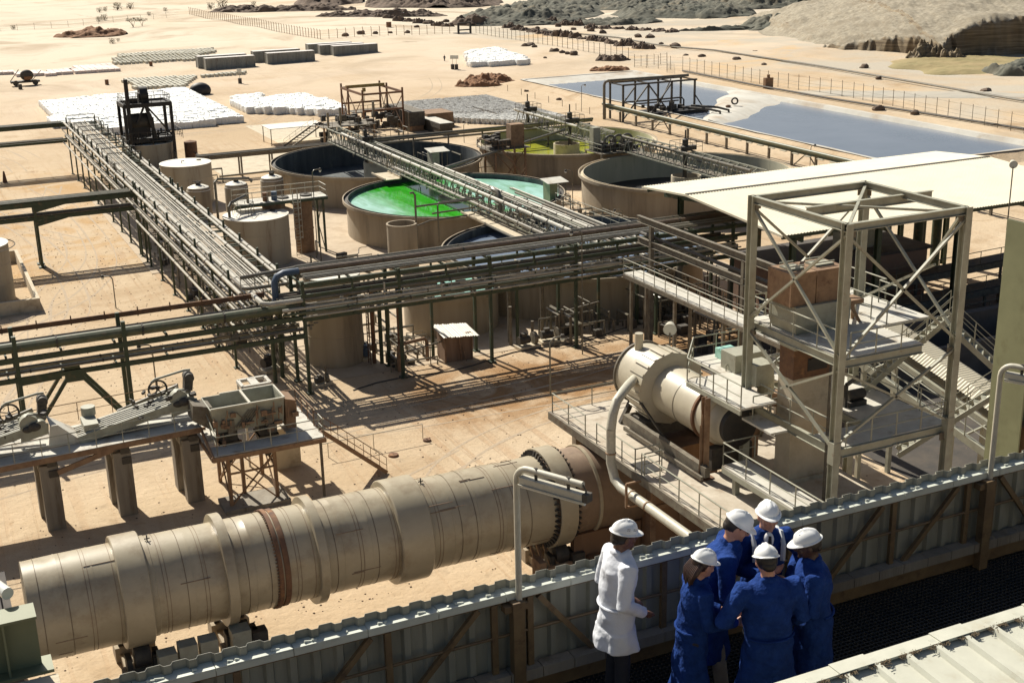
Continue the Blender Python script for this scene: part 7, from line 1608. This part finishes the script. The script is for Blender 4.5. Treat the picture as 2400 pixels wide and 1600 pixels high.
mb = MB(); lo_ = MB().lathe([(.29, 0), (.29, .88), (.26, .885), (.25, .85), (.02, .85)], (0, 0, 0), 10, 'Z')
def addc(mb, src, x, y, z=0, s=1): mb.add([(p[0]*s+x, p[1]*s+y, p[2]*s+z) for p in src.v], src.f)
for x, y in spots[300:]: addc(mb, lo_, x, y)
lo2 = MB().lathe([(.45, 0), (.45, .6), (.02, .6)], (0, 0, 0), 6, 'Z')
M_['palebarrel'] = mat('pale_barrels', (.62,.60,.50), (.45,.42,.33), 2.0, .7)
def field(mb, pts, dx, dy, jit=.1, skip=.03, h=.9, gap=None):
    P = [G(u, v, h) for u, v in pts]; xs_ = [p.x for p in P]; ys_ = [p.y for p in P]; out = []
    def inside(x, y):
        c = False; n = len(P)
        for i in range(n):
            a, b = P[i], P[(i+1) % n]
            if (a.y > y) != (b.y > y) and x < (b.x-a.x)*(y-a.y)/(b.y-a.y)+a.x: c = not c
        return c
    y = min(ys_)+dy/2; r = 0
    while y < max(ys_):
        x = min(xs_)+dx/2
        while x < max(xs_):
            if inside(x, y) and random.random() > skip and not (gap and r % gap == gap-1): out.append((x+random.uniform(-jit, jit), y+random.uniform(-jit, jit)))
            x += dx
        y += dy; r += 1
    return out
c1 = lambda x, y: (x*.34014, y*.34014)
struct('drum_field', mb, M_['steeldrum'], 'stuff')
mb = MB()
for pts, dx, dy, gap in (([c1(810, 370), c1(1460, 335), c1(1490, 360), c1(1380, 375), c1(820, 392)], 1.0, 1.3, None), ([c1(770, 400), c1(1380, 378), c1(1390, 402), c1(790, 432)], 1.0, 1.3, None), ([c1(850, 535), c1(1365, 515), c1(1260, 590), c1(920, 600), c1(915, 575), c1(850, 555)], .95, 1.15, None), ([c1(1385, 513), c1(1690, 490), c1(1700, 500), c1(1390, 522)], 1.0, 1.2, None)):
    for x, y in field(None, pts, dx, dy, .08, .02, .6, gap): addc(mb, lo2, x, y, gh(x, y))
o = struct('barrel_field', mb, M_['palebarrel'], 'stuff')
M_['redpallet'] = mat('red_white_pallets', (.66,.50,.44), (.72,.66,.60), 3, .8)
for n_, (pts, lab) in enumerate((([c1(500, 450), c1(780, 432), c1(830, 468), c1(515, 490)], 'widest low stack of pinkish crates at the left, nearest the barrels'), ([c1(310, 480), c1(490, 462), c1(495, 490), c1(310, 508)], 'second low stack of pinkish crates from the barrels'), ([c1(110, 492), c1(300, 476), c1(300, 500), c1(110, 514)], 'third low row of pinkish crates from the barrels'), ([c1(-60, 492), c1(110, 482), c1(115, 492), c1(-60, 504)], 'faint low row of pinkish crates at the left edge'))):
    mb = MB()
    for x, y in field(None, pts, 1.3, 1.5, .03, 0, .6): mb.box((x, y, .35+gh(x, y)), (1.2, 1.35, .7))
    t = single('crate_stack', mb, M_['redpallet'], lab, 'crates', 'crate stacks on the far yard', smooth=False)
# bags
def bagmesh():
    mb = MB(); n = 5; sd = random.random()*50; F6 = []
    def P(a, b, c):
        p = V((a, b, c)); m = max(abs(a), abs(b), abs(c)); s = p.length; q = p*(m/s)*1.0; q = p.lerp(q*1.25, .28)
        d = .07*noise.noise(q*2.2+V((sd, 0, 0)))
        return (q.x*.72*(1+d), q.y*.72*(1+d), (q.z*.60+.60)*(1+d*.8)+.06*noise.noise(V((a*3+sd, b*3, 5)))*(c > 0))
    for ax in range(3):
        for sg in (-1, 1):
            for i in range(n):
                for j in range(n):
                    vs = []
                    for (u, v_) in ((i, j), (i+1, j), (i+1, j+1), (i, j+1)):
                        a = u/n*2-1; b = v_/n*2-1; c = [0, 0, 0]; c[ax] = sg; c[(ax+1) % 3] = a*sg; c[(ax+2) % 3] = b; vs.append(P(*c))
                    mb.add(vs, [(0, 1, 2, 3)])
    for s in (-1, 1): mb.add([(s*.35, s*.1, 1.15), (s*.5, s*.3, 1.35), (s*.3, s*.4, 1.25)], [(0, 1, 2)])
    return mb
bm = [bagmesh() for _ in range(6)]
bspots = []
def bagfield(pts, h=1.2, dx=1.30, dy=1.30, skip=.004, lab=0):
    for x, y in field(None, pts, dx, dy, .06, skip, h): bspots.append((x, y, 0, lab))
B_1 = [c1(290, 690), c1(1250, 600), c1(1655, 780), c1(1655, 800), c1(1180, 845), c1(730, 880), c1(650, 850), c1(350, 830), c1(340, 770)]
bagfield(B_1); bagfield([c1(1600, 650), c1(1790, 640), c1(1810, 665), c1(2060, 640), c1(2352, 712), c1(2330, 745), c1(1700, 740), c1(1600, 690)], lab=1)
m_ = lambda x, y: (640+x*.17857, 180+y*.17857)
bagfield([m_(430, 212), m_(910, 345), m_(900, 410), m_(600, 430), m_(0, 380), m_(0, 240)], lab=1)
c2 = lambda x, y: (800+x*.34014, y*.34014)
bagfield([c2(855, 360), c2(1060, 338), c2(1180, 368), c2(1275, 392), c2(1275, 415), c2(890, 432)], lab=2)
extra = []; 
labs = ['white woven bulk bag packed in the huge stack behind the black structure', 'white woven bulk bag in the second stack, beside the gantry frame', 'white woven bulk bag in the far small stack near the fence']
bspots.sort(key=dist); protos = [None]*6; grp = ['bulk bags in the large stack', 'bulk bags in the second stack', 'bulk bags in the far stack']
NB = 300
for k, (x, y, z, l) in enumerate(bspots[:NB]):
    i = k % 6
    if protos[i] is None: protos[i] = obj('bulk_bag', bm[i], M_['bag'], loc=(0, 0, 0), ang=70); o = protos[i]; o['category'] = 'bag'
    else: o = protos[i].copy(); sc.collection.objects.link(o)
    o.location = (x, y, random.uniform(-.08, .05)); o.rotation_euler = (0, 0, random.choice([0, PI/2, PI, -PI/2])+random.uniform(-.12, .12)); s = random.uniform(.93, 1.06); o.scale = (s, s, s*random.uniform(.92, 1.08)); o['label'] = labs[l]; o['group'] = grp[l]
mb = MB()
for k, (x, y, z, l) in enumerate(bspots[NB:]+extra):
    src = bm[k % 6]; a = random.choice([0, 1, 2, 3])*PI/2+random.uniform(-.12, .12); cs, sn = math.cos(a), math.sin(a); hz = random.uniform(.92, 1.06)
    mb.add([(p[0]*cs-p[1]*sn+x, p[0]*sn+p[1]*cs+y, p[2]*hz+z+gh(x, y)) for p in src.v], src.f)
struct('bulk_bag_stack', mb, M_['bag'], 'stuff', ang=70)
p = G(470, 222); single('tarpaulin_pile', MB().ell((p.x, p.y, .8), (2.2, 1.6, 1.6)), M_['black'], 'black tarpaulin covered heap beside the large white stack', 'heap')
# containers
def container(x, y, label, L_=11.6, rz=0):
    t = thing('shipping_container', label, 'container', (x, y, 0), 'grey containers on the far yard'); z0 = .1
    mb = MB(); prof = []; q = 0
    while q < L_-.01: prof += [(q, 0), (q+.16, 0), (q+.2, .05), (q+.36, .05)]; q += .4
    for yy, s in ((0, -1), (2.44, 1)):
        o = len(mb.v); n = len(prof); mb.v += [(x+a, y+yy-s*b, z0) for a, b in prof]+[(x+a, y+yy-s*b, z0+2.6) for a, b in prof]; mb.f += [(o+i, o+i+1, o+n+i+1, o+n+i) for i in range(n-1)]
    mb.bb((x+.02, y+.06, z0), (x+.06, y+2.38, z0+2.6)); mb.bb((x+L_-.06, y+.06, z0), (x+L_-.02, y+2.38, z0+2.6)); obj('wall', mb, M_['cont'], t, smooth=False)
    obj('roof', MB().bb((x-.02, y-.02, z0+2.6), (x+L_+.02, y+2.46, z0+2.66)), M_['contt'], t, smooth=False)
    mb = MB()
    for xx in (x, x+L_): 
        for yy in (y, y+2.44): mb.beam((xx, yy, 0), (xx, yy, z0+2.6), .14)
    obj('corner_post', mb, M_['cont'], t, smooth=False); obj('door', MB().bb((x+L_, y+.15, z0+.1), (x+L_+.05, y+1.2, z0+2.5)).bb((x+L_, y+1.24, z0+.1), (x+L_+.05, y+2.3, z0+2.5)), M_['cont'], t, smooth=False)
    return t
for (x, y, lab) in ((66.1, 307.3, 'front container of the leftmost pair on the far yard'), (65.6, 313.2, 'rear container of the leftmost pair on the far yard'), (81.6, 310.2, 'front container of the middle pair on the far yard'), (80.0, 317.2, 'rear container of the middle pair on the far yard'),
                    (100.6, 318.1, 'front container of the rightmost group on the far yard'), (98.5, 322.6, 'middle container of the rightmost group on the far yard'), (96.9, 327.4, 'rearmost container of the rightmost group on the far yard')): container(x, y, lab)
# small far things
def barrel(u, v, lab, sign=False, m='dark', h=1.1, r=.4):
    p = G(u, v); t = thing('barrel_marker', lab, 'barrel', (p.x, p.y, 0), 'lone barrels on the yard'); obj('barrel', MB().lathe([(r, 0), (r, h), (.02, h)], (p.x, p.y, gh(p.x, p.y)), 14, 'Z'), M_[m], t)
    if sign: obj('pole', MB().tube((p.x, p.y, h), (p.x, p.y, h+1.6), .05, 6), M_['lamp'], t); obj('sign_plate', MB().box((p.x, p.y, h+1.7), (1.0, .05, .8), rz=-YAW), M_['lampg'], t, smooth=False)
    return t
barrel(563, 197, 'dark barrel holding a white sign board below the containers', True); barrel(1061, 164, 'left one of two barrels with sign poles near the far bags', True); barrel(1070, 164, 'right one of two barrels with sign poles near the far bags', True)
barrel(251, 199, 'lone rusty barrel on the sand left of the chimney', m='rust'); barrel(48, 209, 'dark barrel by the machine at the far left edge'); barrel(354, 154, 'lone rusty barrel in front of the barrel rows', m='rust'); barrel(912, 74, 'lone rusty box shaped barrel on the plain above the people', m='rust', h=1.6, r=.8)
def farperson(u, v, lab, hd):
    p = G(u, v); t = thing('person', lab, 'person', (p.x, p.y, 0), 'people on the far yard'); x, y = p.x, p.y
    b = MB(); b.ell((x, y, 1.62), (.09, .10, .12)).path([(x, y, 1.5), (x, y, 1.38)], .06, 8).path([(x-.02, y, .9), (x, y, 1.2), (x, y, 1.42)], [.15, .17, .12], 10)
    for s in (-1, 1): b.path([(x+s*.18, y, 1.38), (x+s*.27, y+.03, 1.12), (x+s*.26, y+.12, .88)], [.055, .045, .035], 7).path([(x+s*.09, y, .92), (x+s*.11, y+s*.1, .5), (x+s*.12, y+s*.16-.05, .06)], [.09, .07, .05], 7).ell((x+s*.26, y+.14, .84), (.035, .04, .06)).ell((x+s*.12, y+s*.16+.02, .05), (.05, .12, .05))
    o = obj('body', b, M_['trk'], t, ang=180); smoothmods(o, .03, 1)
farperson(1042, 146, 'distant person in dark clothes standing alone on the far yard', 0); farperson(1096, 141, 'distant person in dark clothes working beside the far white bags', 0)
t = thing('mobile_screen', 'old machine on a trailer standing on the sand at the far left', 'machine', tuple(G(60, 200))); p = G(60, 200)
mb = MB().bb((p.x-3, p.y-1, .6), (p.x+3, p.y+1, 1.0)).ell((p.x+.5, p.y, 2.1), (1.4, .9, 1.2)); mb.beam((p.x-3, p.y, 1), (p.x-1, p.y, 3.4), .15).beam((p.x+1.5, p.y, 1), (p.x+3.6, p.y, 3.0), .12)
for s in (-2, 2): mb.lathe([(.02, -.2), (.6, -.2), (.6, .2), (.02, .2)], (p.x+s, p.y-1, .6), 14, 'Y')
obj('body', mb, M_['dark'], t); mb = MB().bb((p.x-.2, p.y-1.05, 1.2), (p.x+1.4, p.y-.9, 1.9)); obj('red_panel', mb, M_['redsoil'], t, smooth=False)
t = thing('sand_marker', 'small orange cone shaped marker at the left edge of the sand', 'marker', tuple(G(12, 428))); p = G(12, 428); obj('cone', MB().lathe([(.32, 0), (.10, 1.5), (.02, 1.55)], (p.x, p.y, 0), 12, 'Z'), M_['rust'], t)
# low posts on the bank before the pond
for i in range(8):
    p = G(1158+i*32, 205+i*9); single('marker_stake', MB().tube((p.x, p.y, 0), (p.x, p.y, 1.2), .05, 5), M_['galvd'], 'thin stake standing in the row on the sand between drum yard and pond', 'stake', 'stakes before the pond')

# tyre ruts: pairs of shallow pressed strips curving over the sand
M_['rut'] = mat('pressed_sand', (.36,.275,.185), (.44,.35,.25), 3, .95, bump=.8, bscale=6)
mb = MB()
def rut(pts, w_=.28, gauge=1.9):
    P = [V((a, b, 0)) for a, b in pts]; Q = []
    for i in range(len(P)-1):
        p0, p1, p2, p3 = P[max(i-1, 0)], P[i], P[i+1], P[min(i+2, len(P)-1)]
        for k in range(8):
            t = k/8; Q.append(.5*((2*p1)+(p2-p0)*t+(2*p0-5*p1+4*p2-p3)*t*t+(3*p1-p0-3*p2+p3)*t**3))
    for s in (-.5, .5):
        L = []
        for i, q in enumerate(Q):
            d = (Q[min(i+1, len(Q)-1)]-Q[max(i-1, 0)]).normalized(); n = V((-d.y, d.x, 0)); c = q+n*gauge*s; ww = w_*(.35+.65*abs(noise.noise(V((q.x*.15, q.y*.15, s*9)))*2)); L.append((c-n*ww/2, c+n*ww/2))
        o = len(mb.v); mb.v += [(p.x, p.y, .006+.0001*i) for i, pr in enumerate(L) for p in pr]; mb.f += [(o+2*i, o+2*i+1, o+2*i+3, o+2*i+2) for i in range(len(L)-1)]
random.seed(5)
for pts in (((2, 92), (7, 105), (9, 120), (14, 135), (15, 150)), ((4, 92), (9, 108), (12, 118), (12, 140), (9, 160), (5, 175)), ((0, 100), (6, 112), (13, 121), (17, 135), (17, 160), (14, 182)), ((-4, 150), (6, 158), (14, 166), (17, 178)), ((1, 168), (7, 160), (12, 150), (16, 142)), ((-2, 176), (8, 170), (15, 158)),
            ((12, 78), (18, 79), (26, 76.5), (36, 76), (48, 75)), ((14, 76), (22, 77.5), (30, 78.5), (40, 79.5), (50, 82)), ((24, 62), (27, 68), (33, 72), (42, 74), (52, 73)), ((10, 60), (16, 64), (22, 66), (30, 70)), ((0, 77), (8, 79), (16, 80)), ((-3, 82), (6, 80), (14, 82)), ((22, 200), (40, 212), (70, 214), (96, 240), (110, 280)), ((30, 210), (50, 214), (60, 225), (74, 260), (90, 300)), ((60, 270), (90, 262), (120, 262), (150, 255)), ((5, 230), (14, 215), (17, 200)), ((2, 225), (12, 205), (14, 190))): rut(pts)
struct('tyre_tracks', mb, M_['rut'], smooth=False)
# pebbles and lumps on the sand
mb = MB(); pb = MB().ell((0, 0, 0), (1, .8, .6), None, 6, 4)
for k in range(2600):
    y = 55+random.random()**1.6*110; x = random.uniform(-2, 20 if y > 92 else 62); s = random.uniform(.02, .07)
    mb.add([(p[0]*s+x, p[1]*s+y, p[2]*s+.01) for p in pb.v], pb.f)
struct('pebbles', mb, M_['rock'], 'stuff')
# low pipework between the tanks
def lowpipes(name_lab, x0, x1, y0, y1, n, hmax=1.2):
    t = thing('low_pipework', name_lab, 'pipework', ((x0+x1)/2, (y0+y1)/2, 0), 'low pipework between the tanks'); mb = MB()
    for k in range(n):
        x, y = random.uniform(x0, x1), random.uniform(y0, y1); h = random.uniform(.25, hmax); L_ = random.uniform(1, 5); r = random.uniform(.04, .13)
        if k % 2: mb.path([(x, y, 0), (x, y, h), (min(x+L_, x1+1), y, h), (min(x+L_, x1+1), y, 0)], r, 6)
        else: mb.path([(x, y, 0), (x, y, h*1.6), (x, min(y+L_, y1+1), h*1.6), (x, min(y+L_, y1+1), 0)], r, 6)
    obj('pipe_cluster', mb, M_['pipe'], t)['kind'] = 'stuff'; mb = MB()
    for k in range(n//2): x, y = random.uniform(x0, x1), random.uniform(y0, y1); s = random.uniform(.2, .7); mb.box((x, y, s*.6), (s*1.3, s, s*1.2), rz=random.random()*.4)
    obj('fitting_cluster', mb, M_['dark'], t, smooth=False)['kind'] = 'stuff'
lowpipes('low pipes and valves on the ground under the long left rack', 20.5, 26, 96, 140, 60, 1.6); lowpipes('low pipes and valves between the white tanks and the dark tank', 34, 39, 105, 122, 20); lowpipes('low pipes and valves in the shade in front of the big tank', 43, 60, 86, 89, 34, 1.8)
lowpipes('low pipes and valves between the green tank and the pale tank', 65.5, 69, 112, 140, 26); lowpipes('dense low pipes in the shade below the canopy corner', 52, 66, 74, 92, 46, 3.2); lowpipes('low pipes and valves left of the teal tank', 29.5, 34, 86, 98, 22, 1.5); lowpipes('low black pipes around the foot of the black structure', 23, 36, 168, 175, 40, 2.2)
lowpipes('low pipes and tanks beside the yellow tank and the gantry', 60, 68, 150, 190, 40, 2.0)
